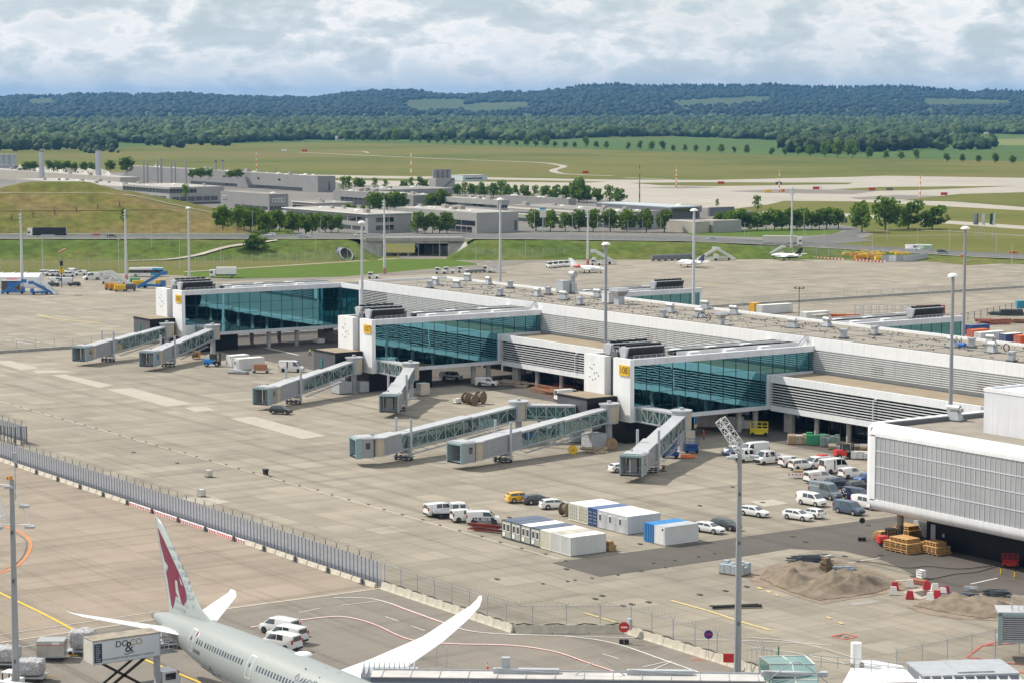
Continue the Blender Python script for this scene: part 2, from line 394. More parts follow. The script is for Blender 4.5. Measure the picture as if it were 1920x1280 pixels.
sheet('lawn',[(1270,434),(1480,428),(1580,433),(1560,440),(1450,446),(1300,442)],g_lawn)
# ------ terrain: road bank, underpass cutting, grassy mound
def sst(a,b,x):
 t=max(0.,min(1.,(x-a)/(b-a)));return t*t*(3-2*t)
ROADC=[(-420,944,6.6),(-210,944,6.6),(-70,944,6.6),(0,946,6.4),(70,950,5.3),(110,950,3.6),(150,942,1.8),(190,922,.6),(250,888,.15),(330,840,.1)]
def road_at(X):
 for i in range(len(ROADC)-1):
  if X<=ROADC[i+1][0]or i==len(ROADC)-2:
   a,b=ROADC[i],ROADC[i+1];t=max(0,(X-a[0])/(b[0]-a[0]));t=min(1,t)
   return a[1]+(b[1]-a[1])*t,a[2]+(b[2]-a[2])*t
def nz(x,y):return math.sin(x*.21+1.3*math.sin(y*.13))*math.cos(y*.17+math.sin(x*.09))
GAP=(-52.0,-27.0)
def terr(X,Y):
 yr,zr=road_at(X)
 d=yr-9.5-Y
 near=zr*(1-sst(0,30,d))if d>0 else zr
 far=zr
 if Y>yr+9:far=zr*(1-sst(0,25,Y-yr-9))if X>-95 else zr
 h=min(near,far)
 if GAP[0]-30<X<GAP[1]+30:
  e=max(GAP[0]-X,X-GAP[1],0);h=min(h,sst(0,15,e)*7)
 if X<-60 and Y>955:
  h1=min(22,6.5+(Y-960)*.32,22-(X+172)*.235)
  if Y>1045:h1=min(h1,22-(Y-1045)*.5)
  h=max(h,h1)
  if X<-170 and Y>1015:h=max(h,min(26.3,22+(Y-1024)*.45,22+(-176-X)*.3,22+(X+232)*.3,26.3-(Y-1042)*1.2))
 if h>.3:h+=nz(X,Y)*.16
 return h
def build_terrain(name,X0,X1,Y0,Y1,step,mat,cond):
 nx=int((X1-X0)/step)+1;ny=int((Y1-Y0)/step)+1;vs=[];idx={};fs=[]
 H_=[[terr(X0+i*step,Y0+j*step)for i in range(nx)]for j in range(ny)]
 for j in range(ny-1):
  for i in range(nx-1):
   hh=(H_[j][i],H_[j][i+1],H_[j+1][i+1],H_[j+1][i]);X=X0+(i+.5)*step;Y=Y0+(j+.5)*step
   if max(hh)<.02 or not cond(X,Y):continue
   f=[]
   for(jj,ii)in((j,i),(j,i+1),(j+1,i+1),(j+1,i)):
    if(jj,ii)not in idx:
     idx[(jj,ii)]=len(vs);a,b=W(X0+ii*step,Y0+jj*step);h=H_[jj][ii];vs.append((a,b,h if h>.02 else-.3))
    f.append(idx[(jj,ii)])
   fs.append(tuple(f))
 me=bpy.data.meshes.new(name);me.from_pydata(vs,[],fs);me.materials.append(mat)
 me.polygons.foreach_set('use_smooth',[True]*len(me.polygons))
 return struct(obj(name,me))
onm=lambda X,Y:X<-60 and Y>962 and terr(X,Y)>6.9
build_terrain('grass_embankment',-420,330,830,1010,3,g_slope,lambda X,Y:not onm(X,Y))
g_mound=grassy('dry_mound_grass',[(.32,(.080,.105,.020)),(.46,(.115,.118,.026)),(.58,(.150,.122,.040)),(.72,(.19,.145,.06))],.03,.22,amp=.4)
build_terrain('grass_mound',-420,-60,960,1120,3,g_mound,onm)
def hW(a,b):X,Y=toC(a,b);return terr(X,Y)
def GT(x,y):
 z=0.
 for _ in range(40):a,b=G(x,y,z);z=.5*z+.5*hW(a,b)
 return(a,b)
def road_strip(name,off0,off1,mat,dz,X0=-420,X1=330,zz=0):
 mb=MB();X=X0
 while X<X1:
  X2=min(X1,X+8);P_=[]
  for x in(X,X2):
   y,z=road_at(x);y2,z2=road_at(x+1);t=Vector((1,y2-y)).normalized();n=Vector((-t.y,t.x))
   for o in(off0,off1):
    P_.append((*W(x+n.x*o,y+n.y*o),z+dz))
  mb.add(P_,[(0,2,3,1)]);X=X2
 return struct(mb.build(name,mat))
road_strip('motorway',-9,9,roadm,.28)
road_strip('motorway_kerb',-10,-8.6,conc_light,.30)
for o_ in(-8,-.6,.6,8):road_strip('lane_line',o_-.12,o_+.12,whitep,.29)
mb=MB()
for i in range(60):
 X=-415+i*12;y,z=road_at(X)
 for off in(-4.2,4.2):
  P_=[W(X,y+off-.1),W(X+4,y+off-.1),W(X+4,y+off+.1),W(X,y+off+.1)]
  mb.add([(*p,z+.29)for p in P_],[(0,1,2,3)])
struct(mb.build('lane_dashes',whitep))
rpm=MB().box(-.08,.08,-.08,.08,-.3,.55).mesh('rail_post',galv)
def rail(name,off,label,X0=-420,X1=330,h=.8,mat=galv):
 t=thing(name,label,'guardrail',(*W(X0,road_at(X0)[0]+off),road_at(X0)[1]))
 inv=Matrix.Translation(t.location).inverted()
 mb=MB();pb_=MB();X=X0
 while X<X1:
  X2=min(X1,X+8)
  p=[(*W(x,road_at(x)[0]+off),road_at(x)[1]+.28)for x in(X,X2)]
  mb.bar((p[0][0],p[0][1],p[0][2]+h*.75),(p[1][0],p[1][1],p[1][2]+h*.75),.12,.34)
  obj('rail_post',rpm,t,inv@Vector((p[0][0],p[0][1],p[0][2])));X=X2
 for nme,m_ in(('rail',mb),):
  m_.v=[tuple(inv@Vector(v))for v in m_.v];m_.build(nme,mat,t)
rail('guardrail',-8.4,'long steel guardrail along the near edge of the raised motorway')
rail('guardrail',8.6,'long steel guardrail along the far edge of the raised motorway')
rail('guardrail',0,'steel guardrail in the central reservation of the raised motorway')
t=thing('road_bridge','low concrete road bridge carrying the motorway over an underpass','bridge',(*W(-39,944),0),PI/2-TH)
t.rotation_euler.z=math.atan2(BX[0],AX[0])
t.rotation_euler.z=math.atan2(W(1,0)[1],W(1,0)[0])
gb=M('bridge_concrete',(.36,.34,.31),.85,var=.2,vs=.3)
MB().box(-19,19,-10.6,10.6,5.0,6.83).build('deck',gb,t)
MB().box(-1,13.1,9.6,10.3,0,5).build('tunnel_shade_panel',M('tunnel_shadow_grey',(.05,.048,.045),.9),t)  # added dark panel, stands in for the shade deep in the underpass
MB().box(-20,20,-11.0,-10.4,5.9,7.3).build('parapet',gb,t)
MB().box(-20,20,10.4,11.0,5.9,7.3).build('parapet',gb,t)
for s_ in(-1,1):
 MB().box(s_*13.2,s_*14.2,-10.5,10.5,-.1,5.0).build('abutment',gb,t)
 mb=MB();mb.add([(s_*13.2,-10.6,0),(s_*13.2,-10.6,6.0),(s_*20,-10.6,6.3),(s_*24,-26,0)],[(0,1,2,3)])
 mb.add([(s_*13.4,-10.2,0),(s_*13.4,-10.2,6.0),(s_*20.2,-10.2,6.3),(s_*24.2,-25.6,0)],[(0,1,2,3)]);mb.build('wing_wall',gb,t)
sheet('lawn',[(345,511),(440,506),(640,494),(745,487),(830,486),(890,494),(896,497),(860,500),(640,519.5),(430,523.5),(345,518)],g_lawn)
ribbon('service_track',[(345,510.5),(440,504.5),(640,492),(745,485)],2.2,conc_light)
ribbon('slope_path',[GT(*q)for q in((240,476),(330,467),(430,458),(520,452))],2.0,conc_light,world=True,hf=lambda a,b:.35+hW(a,b))
mr=[W(x_,1013)for x_ in range(-420,-170,10)]+[W(x_,1016+(x_+170)*.3)for x_ in(-166,-150,-130)]
ribbon('rim_path',mr,2.2,conc_light,world=True,smooth=False,hf=lambda a,b:.3+hW(a,b))
ribbon('mound_track',[W(x_,984+.02*(x_+420))for x_ in range(-420,-120,10)],.6,g_dry,world=True,smooth=False,hf=lambda a,b:.25+hW(a,b))
# ------ aprons
ZC[0]=.03
sheet('apron',[(-200,518),(0,515),(160,511),(240,514),(345,517),(430,523),(640,519),(860,500),(895,496.5),(880,493),(835,486.5),(745,486),(752,480),(790,479),(930,487),(1000,487.5),(1150,482),(1280,477.5),(1400,481),(1500,486),(1740,490.5),(1815,498),(1920,492),(2150,484),(260,55.5,0),(-200,55.5,0)],conc_main)
b=lambda a0,a1,b0,b1:[(a0,b0),(a1,b0),(a1,b1),(a0,b1)]
sheet('apron_road',[(345,523),(640,519.5),(895,498),(905,496),(880,493),(835,486.5),(745,486),(752,480),(790,479),(930,487),(1000,488),(1200,481),(1200,485),(1000,492),(900,508),(640,524),(345,529)],asph2)
sheetw('stand_concrete',b(-300,-520,-60,150),conc_near)
sheetw('stand_concrete',[(-225,-60),(-225,130),(-254,151.4),(-900,151.4),(-900,-60)],conc_near)
sheet('stand_asphalt',[(-200,1246),(0,1208),(170,1182),(300,1162),(440,1141),(600,1118),(711,1103),(955,1183),(1175,1187),(1425,1264),(2000,1700),(-600,1700)],asph2)
sheetw('gate_asphalt',[(-560,262.6),(-519,262.6),(-427,262.9),(-427,276),(-335,276.5),(-262,276),(-262,262),(-254.2,262),(-254.2,178.5),(-242.9,178.5),(-242.9,203),(-243.5,212),(-238,217),(-229.5,217),(-214,211),(-201,205),(-180,197),(-150,190),(-100,190),(-100,330),(-560,330)],asph)
sheetw('kerb_strip',b(-560,-255.5,180.6,181.0),conc_light)
mk=M('light_patch',(.385,.35,.295),.9,var=.08,vs=.4)
for px in([(95,703),(123,702),(213,722),(186,727)],[(198,730),(246,727),(363,757),(312,762)],[(430,784),(478,781),(612,817),(566,823)],[(-20,676),(20,676),(75,690),(40,694)],[(345,764),(385,762),(405,769),(365,772)],[(150,697),(105,694),(60,694),(70,700)],[(1405,940),(1450,936),(1478,944),(1432,950)],[(340,935),(380,929),(432,941),(390,948)]):
 sheet('repair_patch',px,mk,ZC[0]+.004)
ZC[0]+=.004
wear=M('dull_stain',(.27,.25,.22),.9,var=.25,vs=.3)
for px in([(1590,1131),(1640,1125),(1660,1128),(1600,1136)],):sheet('stain',px,wear)
dirt=M('excavation_dirt',(.235,.18,.135),.95,var=.35,vs=.5,bump=.4)
sheet('dirt_ground',[(1395,1078),(1432,1062),(1470,1054),(1530,1045),(1552,1042),(1610,1058),(1660,1077),(1712,1096),(1722,1101),(1690,1106),(1640,1117),(1590,1124),(1542,1133),(1500,1121),(1450,1104),(1420,1100)],dirt)
sheet('dirt_ground',[(1700,1139),(1735,1124),(1790,1112),(1870,1112),(1960,1120),(1960,1160),(1880,1164),(1800,1161),(1740,1152)],dirt)
sheet('pit_edge',[(1690,1110),(1740,1100),(1772,1112),(1725,1124)],conc_light)
sheet('pit_puddle',[(1712,1110),(1738,1106),(1752,1113),(1728,1119)],M('wet_soil',(.10,.08,.065),.3))
# ------ painted lines
wl=M('white_line',(.60,.58,.55),.8,var=.2,vs=2.);yl=M('yellow_line',(.62,.42,.05),.8,var=.2,vs=2.)
rl=M('red_line',(.52,.12,.09),.8,var=.2,vs=2.);ol=M('orange_line',(.65,.20,.06),.8,var=.15,vs=2.);yf=M('faded_yellow_line',(.56,.44,.20),.8,var=.2,vs=1.)
bkl=M('black_line',(.12,.11,.10),.9,var=.3,vs=1.)
ribbon('yellow_taxi_line',[(-60,1082),(0,1112),(77,1149),(150,1187),(215,1214),(300,1249),(370,1278),(420,1300)],.42,yl)
ribbon('orange_arc',[(-30,1082),(0,1075),(30,1062),(50,1043),(58,1022),(52,1008),(38,998),(5,986)],.38,ol)
ribbon('orange_arc',[(-30,1079),(0,1072),(22,1060),(36,1050)],.12,ol)
ribbon('grey_arc',[(30,1058),(44,1041),(50,1022),(46,1010),(30,1000)],.16,bkl)
for px in([(470,1176),(560,1163),(610,1157),(650,1157),(700,1170),(768,1199),(850,1207),(960,1210),(1040,1222),(1100,1242),(1160,1262),(1200,1278)],[(625,1121),(690,1122),(730,1131),(760,1142),(830,1167),(880,1183),(960,1190),(1060,1193),(1150,1206),(1240,1236),(1330,1268)]):
 ribbon('boundary_line',px,.26,wl);
ribbon('boundary_line',[(470,1177),(560,1164),(610,1158),(650,1158),(700,1171),(768,1200),(850,1208),(960,1211),(1040,1223),(1100,1243),(1160,1263),(1200,1279)],.16,rl)
ribbon('boundary_line',[(730,1132),(760,1143),(830,1168),(880,1184)],.16,rl)
for px in([(560,1149),(602,1140)],[(722,1156),(748,1165)],[(772,1174),(797,1183)],[(640,1135),(710,1127)],[(1206,1251),(1258,1240),(1225,1256)],[(1130,1226),(1160,1235)],[(920,1188),(1180,1196),(1420,1202),(1560,1210)],[(0,1190),(170,1165),(300,1146)],[(20,1217),(75,1208)],[(1400,1195),(1480,1202),(1550,1218),(1620,1240)],[(1405,1213),(1500,1226),(1590,1246)],[(1640,1255),(1700,1270)]):
 ribbon('white_line',px,.16,wl)
ribbon('edge_line',[(-60,1216),(0,1205),(170,1180),(300,1160),(440,1139.5),(640,1113),(715,1103)],.5,conc_light)
ribbon('yellow_dashes',[(1258,1126),(1330,1146),(1390,1166),(1445,1182)],.45,yf,dash=(3,.5))
ribbon('yellow_dashes',[(1095,1149),(1165,1170)],.4,yf,dash=(3,.4))
ribbon('yellow_dashes',[(1420,1101),(1460,1117)],.5,yf,dash=(1.2,1.2))
ribbon('yellow_dashes',[(1550,1157),(1585,1172)],.5,yf,dash=(1.,2))
for px in([(1560,1192.5),(1583,1188),(1607,1194),(1585,1199),(1560,1192.5)],[(1296,1238),(1305,1236),(1322,1239)],[(1872,1203),(1840,1211),(1813,1232),(1840,1240),(1920,1262)],[(1840,1211),(1920,1205)],[(1880,1243),(1960,1250)],[(1815,1233),(1845,1236)]):
 ribbon('red_marking',px,.3,rl,smooth=False)
for px in([(1569,1193),(1577,1191)],[(1582,1195),(1592,1195)]):ribbon('black_marking',px,.6,bkl,smooth=False)
for px in([(70,590),(110,599),(185,606)],[(105,606),(122,605)],[(175,603),(190,602)]):ribbon('faded_line',px,.8,yf)
for px in([(1320,535),(1345,535)],[(1490,523.5),(1505,523)],[(1532,521),(1550,520.5)],[(1688,510),(1704,510.5)],[(1728,507.5),(1744,507)],[(1655,518),(1690,520)]):ribbon('stand_mark',px,1.2,yf,smooth=False)
for px in([(168,578),(230,577)],[(75,569),(105,568)],[(12,638),(60,645)],[(28,636),(75,642)],[(480,648),(560,666)]):ribbon('faded_white_line',px,.6,wl)
ribbon('white_line',[(1590,1056),(1650,1046)],.2,wl)
for px in([(1640,1092),(1700,1088)],[(1820,1095),(1870,1084)],[(1520,1050),(1560,1040)]):ribbon('white_line',px,.3,wl)
ZC[0]+=.03
ironm=M('cast_iron',(.05,.045,.04),.7,var=.3,vs=3)
dm=MB().mat(1).box(-.32,.32,-.2,.2,0,.012).mesh('drain_cover',[concm,ironm])
def drain(a,b_,lab,grp,rz=0,s=1.0):
 o=obj('drain_cover',dm,None,(a,b_,ZC[0]+.01),(0,0,rz));o.scale=(s,s,1);return tag(o,lab,'drain cover',grp)
for i in range(38):
 a=-452+i*5.35
 drain(a,180.9+.3*(i%3==0),'small dark drain grate in the long joint across the apron','drain grates along the apron joint')
for x,y in[(1225,1056),(1265,1051),(1310,1044),(1340,1038),(1018,1094.5),(1064,1090),(1078,1088),(1110,1084),(1158,1078),(1202,1071),(1248,1064)]:drain(*G(x,y),'small dark drain grate in the kerb of the asphalt road','drain grates along the asphalt road',0,.9)
for x,y in[(1062,1067),(932,1086),(1129,1117),(1116,1123),(1216,1129),(1312,1115),(1360,1108),(1184,1133),(1400,1100),(1168,1136),(1486,1006),(1510,1016),(1628,985),(1584,1043),(1712,1081),(1651,1041),(440+515,970),(1373,913),(1430,942),(1312,948),(1200,1020),(250,848),(332,868)]:
 drain(*G(x,y),'round-looking manhole cover in the open apron paving','manhole covers in the paving',0,1.35)
 # ------ terminal satellite
def glassmat(name,tint,body,rough=.02,wob=.014,ws=.22,mixf=.72):
 m=bpy.data.materials.new(name);m.use_nodes=True;nt=m.node_tree;nt.nodes.clear()
 g=N(nt,'ShaderNodeBsdfGlossy',i_Roughness=rough);g.inputs['Color'].default_value=(*tint,1)
 d=N(nt,'ShaderNodeBsdfDiffuse');d.inputs['Color'].default_value=(*body,1)
 tc=N(nt,'ShaderNodeTexCoord');n=N(nt,'ShaderNodeTexNoise',i_Scale=ws,i_Detail=2.0,i_Roughness=.5);LK(nt,tc.outputs['Object'],n.inputs[0])
 n2=N(nt,'ShaderNodeTexNoise',i_Scale=ws*3,i_Detail=1.0);LK(nt,tc.outputs['Object'],n2.inputs[0])
 ad=N(nt,'ShaderNodeMath',operation='MULTIPLY_ADD');LK(nt,n2.outputs[0],ad.inputs[0]);ad.inputs[1].default_value=.12;LK(nt,n.outputs[0],ad.inputs[2])
 bp=N(nt,'ShaderNodeBump',i_Strength=1.0,i_Distance=wob);LK(nt,ad.outputs[0],bp.inputs['Height']);LK(nt,bp.outputs[0],g.inputs['Normal'])
 fr=N(nt,'ShaderNodeLayerWeight',i_Blend=.25)
 r=ramp(nt,[(0,mixf),(1,.97)],fr.outputs['Facing'])
 mx=N(nt,'ShaderNodeMixShader');LK(nt,r.outputs[0],mx.inputs[0]);LK(nt,d.outputs[0],mx.inputs[1]);LK(nt,g.outputs[0],mx.inputs[2])
 o=N(nt,'ShaderNodeOutputMaterial');LK(nt,mx.outputs[0],o.inputs[0]);MATS[name]=m;return m
teal=glassmat('teal_reflective_glass',(.20,.47,.54),(.003,.030,.040))
tealp=glassmat('pale_bridge_glass',(.42,.60,.60),(.03,.07,.065),wob=.01,mixf=.4)
darkg=glassmat('dark_window_glass',(.30,.34,.38),(.008,.010,.012),wob=.0,mixf=.45)
louv_back=M('louvre_backing',(.44,.46,.44),.6,var=.06,vs=.4)
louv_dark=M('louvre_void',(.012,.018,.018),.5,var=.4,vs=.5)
roofg=M('roof_gravel',(.26,.232,.195),.95,var=.16,vs=.25,bump=.15)
rooftan=M('low_roof_gravel',(.28,.225,.16),.95,var=.16,vs=.2,bump=.15)
mattb=M('matte_roof_black',(.006,.006,.006),1.,var=.2,spec=0.)
mull=M('dark_mullion',(.015,.03,.035),.4)
MH={}
pier=thing('terminal_pier','long white two-storey airport pier with louvred walls and a flat gravel roof','terminal',(-380,297,0))
def P_(mb,name,mat,par,**k):
 iv=par.matrix_world.inverted()if False else Matrix.Translation(-Vector(par.location))
 mb.v=[tuple(iv@Vector(v))for v in mb.v];return mb.build(name,mat,par,**k)
PA0,PA1,PB0,PB1,PZ=-508.0,-150.0,297.0,323.5,17.1
P_(MB().box(PA0+.4,PA1,PB0+.4,PB1-.4,3.9,16.4),'body',louv_back,pier)
mb=MB().box(PA0+.5,PA1,PB0+.5,PB1-.5,16.402,16.45);P_(mb,'roof',roofg,pier)
mb=MB();mb.box(PA0,PA1,PB0,PB0+.45,14.9,PZ);mb.box(PA0,PA1,PB1-.45,PB1,14.9,PZ-.15);mb.box(PA0,PA0+.45,PB0+.45,PB1-.45,14.9,PZ-.1)
mb.box(PA0,PA0+.5,PB0,PB0+.44,10.7,14.9);P_(mb,'parapet',white,pier)
mb=MB();mb.box(PA0,PA1,PB0-.1,PB0+.5,3.9,4.9);mb.box(PA0,PA1,PB1-.5,PB1,3.9,5.4);P_(mb,'base_band',white,pier)
mb=MB()
for i in range(10):mb.box(PA0+.5,PA1,PB0-.02,PB0+.16,11.1+i*.41,11.2+i*.41)
P_(mb,'louvres',white,pier)
mb=MB()
for i in range(120):mb.box(PA0+3+i*3.0,PA0+3.06+i*3.0,PB0+.3,PB0+.42,10.8,14.9)
mb.box(PA0+.5,PA1,PB0+.25,PB0+.43,10.5,11.0);P_(mb,'panel_joints',greyp,pier)
P_(MB().box(PA0+.5,PA0+13,PB0+.33,PB0+.42,11,14.9),'dark_void',louv_dark,pier)
greyv=M('service_hatch',(.25,.235,.20),.6)
for(x0,x1,y0,y1)in((1082,1119,610,628),(1210,1223,626,644),(1632,1656,684,705),(1832,1850,713,735)):
 mb=MB();a0,z1=OB(x0,y0,PB0);a1,z0=OB(x1,y1,PB0);n=max(2,int((a1-a0)/1.2));st=(a1-a0)/n
 z0=max(z0,11.2)
 for i in range(n):
  for k in range(2):mb.box(a0+i*st,a0+(i+.7)*st,PB0+.2,PB0+.3,z0+k*(z1-z0)/2,z0+(k+.8)*(z1-z0)/2)
 P_(mb,'hatch_grid',greyv,pier)
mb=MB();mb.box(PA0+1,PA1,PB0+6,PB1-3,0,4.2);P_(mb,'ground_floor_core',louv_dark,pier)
def column(mb,a,b,z1=4,r=.45):mb.cyl(a,b,0,z1,r,n=12)
for i in range(30):
 a=PA0+4+i*8.5
 for bb in(PB0+1.5,):P_(MB().cyl(a,bb,0,4,.42),'column',concm,pier)
mb=MB();rr=random.Random(3)
for i in range(900):
 a=rr.uniform(PA0+12,-180);bb=rr.choice([PB0+3,PB0+8,PB0+12,PB0+16,PB0+19,PB0+22])+rr.uniform(-1.4,1.4);s=rr.uniform(.09,.22)
 mb.box(a,a+s*rr.uniform(1,2.5),bb,bb+s,16.45,16.45+rr.uniform(.1,.3))
o=P_(mb,'roof_pipes',dgrey,pier);o['kind']='stuff'
mb=MB()
for bb in(PB0+5,PB0+13.5,PB0+20):mb.box(PA0+6,-180,bb,bb+.1,16.45,16.52)
for i in range(26):a=PA0+10+i*12.4;mb.box(a,a+.1,PB0+1.5,PB1-2,16.45,16.50)
P_(mb,'lightning_cable',dgrey,pier)
def low_wing(a0,a1,label):
 t=thing('low_wing',label,'building',((a0+a1)/2,286,0))
 B0,B1=286.0,297.3
 P_(MB().box(a0,a1,B0+1.2,B1,4.2,9.9),'body',louv_dark,t)
 P_(MB().box(a0,a1,B0+.5,B1-.32,10.0,10.3),'roof',rooftan,t)
 P_(MB().box(a0,a1,B0,B0+.5,9.25,10.7),'parapet',white,t)
 P_(MB().box(a0,a1,B0,B0+.9,3.9,4.95),'base_band',white,t)
 P_(MB().box(a0,a1,B0+.92,B1,3.75,4.18),'soffit',dgrey,t)
 for i in range(8):
  P_(MB().box(a0,a1,B0+.02,B0+.32,5.21+i*.5,5.33+i*.5),'louvre',white,t)
 gm=M('dark_green_frame',(.02,.05,.035),.5)
 mb=MB();n=int((a1-a0)/2.9)
 for i in range(n+1):mb.box(a0+i*2.9,a0+i*2.9+.25,B0+.6,B0+1.18,4.95,9.25)
 for i in range(n):mb.box(a0+i*2.9+1.0,a0+i*2.9+2.8,B0+1.05,B0+1.18,8.5,9.2)
 P_(mb,'frame',gm,t)
 n=max(1,int((a1-a0)/9.0))
 for i in range(n+1):
  a=a0+2.6+i*(a1-a0-5)/n
  if i==0:P_(MB().box(a,a+2.2,B0+1.2,B0+2.0,0,3.9),'column',concm,t)
  else:P_(MB().cyl(a,B0+1.7,0,3.9,.5),'column',concm,t)
 mb=MB();
 for i in range(int((a1-a0)/3.2)):mb.box(a0+i*3.2,a0+i*3.2+.12,B0+6.2,B0+6.32,0,3.9)
 P_(mb,'shopfront_frame',dgrey,t);P_(MB().box(a0,a1,B0+6.4,B0+6.6,0,3.74),'shopfront_glass',darkg,t)
 return t
low_wing(-421.5-5.2,-348.6,'low louvred wing on round columns between gates 107 and 108')
low_wing(-334.8,-242,'low louvred wing on round columns between the near gate and the white perforated hall')
mb=MB()
for(x,y0,y1,tnm)in((1077,660,684,0),(1636,745,779,1)):
 pass
def sample_rod(x,y,parent_name='escape_marker'):
 a,z=OB(x,y,285.6);o=MB().tube([(a,285.7,5.1),(a,285.7,8.9),(a+.8,285.9,9.3)],.09,8).build('drain_pipe',white)
 return o
tag(sample_rod(1077,690),'white downpipe in front of the louvres of the wing beside the near gate','downpipe','downpipes on the louvres')
tag(sample_rod(1636,760),'white downpipe in front of the louvres beside the perforated hall','downpipe','downpipes on the louvres')
def gate(F,num,step_at=285.4,far=False):
 if far:
  B0,B1=PB1,365.5
  t=thing('gate_building','glazed gate building on the far side of the pier, %s'%num,'gate building',(F-6,345,0))
 else:
  B0,B1=252.8,(298.25 if F<-500 else 297.0)
  t=thing('gate_building',{'108':'nearest of the three white gate buildings with a tall teal glass wall','107':'middle one of the three white gate buildings with a teal glass wall','106':'farthest and leftmost white gate building with a teal glass wall'}[num],'gate building',(F-6,275,0))
 Z0,Z1=4.1,15.6
 w=5.2;A0=F-13.6
 ft,fb,fs=1.15,.75,.9
 if not far:
  P_(MB().box(F-w,F,B0,B0+fs,Z0,Z1),'end_portal',white,t)
  P_(MB().box(F-.9,F,B0+fs,B1-0.02,Z1-ft,Z1),'top_beam',white2,t)
  P_(MB().box(F-.9,F,B0+fs,step_at+2.2,Z0,Z0+fb),'bottom_beam',white2,t)
  lowmost=(F>-500)
  if lowmost:
   P_(MB().box(F-.9,F,step_at,step_at+2.2,Z0+fb,10.75),'step_panel',white2,t)
   P_(MB().box(F-.9,F,step_at+2.2,B1-.02,10.0,10.75),'sill_beam',white2,t)
   gl=[(B0+fs,step_at,Z0+fb,Z1-ft),(step_at,B1-.05,10.75,Z1-ft)]
  else:
   P_(MB().box(F-.9,F,step_at+2.2,B1-.05,Z0,Z0+fb),'bottom_beam',white2,t)
   gl=[(B0+fs,B1-.05,Z0+fb,Z1-ft)]
  P_(MB().box(F-.95,F+.02,B0+fs,B0+4.6,Z0+fb,Z0+2.9),'bridge_door_panel',white2,t)
  mb=MB();mg=MB();nz_=4
  for i,(b0,b1,z0,z1)in enumerate(gl):
   mg.box(F-.5,F-.3,b0,b1,z0,z1)
   k=b0 if i==0 else b0
   step=3.02
   bb=B0+fs+step
   while bb<b1-.3:
    if bb>b0:mb.box(F-.32,F-.22,bb-.035,bb+.035,z0,z1)
    bb+=step
   z=Z1-ft-2.55
   while z>z0+.3:mb.box(F-.32,F-.235,b0,b1,z-.03,z+.03);z-=2.55
  P_(mg,'glass_wall',teal,t);P_(mb,'mullions',mull,t)
  P_(MB().box(A0,F-.92,B0+fs+.1,B1-.02,Z0+.02,Z1-.6),'body',dgrey,t)
  P_(MB().box(A0+.3,F-.92,B0+1.2,B1-.02,Z1-.58,Z1-.45),'roof',roofg,t)
  P_(MB().box(A0,A0+.6,B0+fs,B1,Z0,Z1),'rear_parapet',white,t)
  P_(MB().box(F-w-1.9,F-w-.02,B0+.9,B0+12,7.5,16.5),'dark_recess',dgrey,t)
  ta0,ta1=F-13.5,F-7.1
  P_(MB().box(ta0,ta1,B0-.6,B0+.85,8.3,Z1),'lift_tower',white,t)
  hm=MB()
  for dx,dz in((1.8,4.9),(2.4,4.7),(3.2,4.0),(3.9,4.15),(1.7,3.2),(2.6,2.7),(3.5,3.0),(4.4,3.6),(3.0,5.6)):
   hm.box(ta0+dx,ta0+dx+.22,B0-.66,B0-.602,8.2+dz,8.2+dz+.2)
  P_(hm,'wall_openings',dgrey,t)
  P_(MB().box(F-13.4,F-4.0,B0-6.8,B0-.05,4.0,8.25),'bridge_head',M('lit_black_cladding',(.085,.088,.10),.5,var=.1),t)  # black cladding painted greyer, for the face the sun reaches
  P_(MB().box(F-13.5,F-3.9,B0-6.9,B0-.04,8.26,8.6),'bridge_head_cap',black,t)
  P_(MB().box(F-3.99,F-3.93,B0-6.85,B0-.06,4.0,8.26),'shaded_side_sheet',black,t)  # blacker sheet, paints in the shade on the face turned from the sun
  P_(MB().box(F-13.1,F-4.3,B0-6.5,B0-.4,8.61,8.64),'head_roof',rooftan,t)
  P_(MB().box(F-10.5,F-9.4,B0-6.9,B0-6.82,4.9,7.0),'side_window',teal,t)
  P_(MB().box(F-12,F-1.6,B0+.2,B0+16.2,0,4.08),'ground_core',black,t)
  s=t.location
  nb=MB().box(-1.45,1.45,-.09,.09,-.95,.95).build('gate_sign',yellow,t)
  nb.location=Vector((F-1.75,B0-.12,Z1-2.05))-Vector(t.location)
  text('gate_number',num,1.75,black,nb,facing((0,-.1,-.02),(1,0,0),(0,0,1)),.01,sx=.95)
  MB().box(F-4.3,F-4.1,B0-.35,B0+.02,11.2,11.8)
  for(ca,cb)in((F-1.6,B0+25),(F-1.6,B0+33),(F-11,B0+25),(F-11,B0+33))if F<-500 else((F-1.6,B0+27),(F-1.6,B0+31)):
   P_(MB().cyl(ca,cb,0,4.12,.55),'column',concm,t)
 else:
  P_(MB().box(F-.9,F,B0+.05,B1,Z1-ft,Z1),'top_beam',white2,t)
  P_(MB().box(F-.9,F,B1-.8,B1,Z0,Z1-ft),'end_frame',white,t)
  P_(MB().box(F-.9,F,B0+.05,B1-.8,Z0,Z0+fb),'bottom_beam',white2,t)
  P_(MB().box(F-.5,F-.3,B0+.05,B1-.8,Z0+fb,Z1-ft),'glass_wall',teal,t)
  mb=MB();bb=B0+2
  while bb<B1-1:mb.box(F-.32,F-.22,bb-.035,bb+.035,Z0+fb,Z1-ft);bb+=3.02
  for z in(11.9,9.35):mb.box(F-.32,F-.235,B0+.05,B1-.8,z-.03,z+.03)
  P_(mb,'mullions',mull,t)
  P_(MB().box(A0,F-.92,B0+.05,B1-.2,Z0+.02,Z1-.6),'body',dgrey,t)
  P_(MB().box(A0+.3,F-.92,B0+.05,B1-.5,Z1-.58,Z1-.45),'roof',roofg,t)
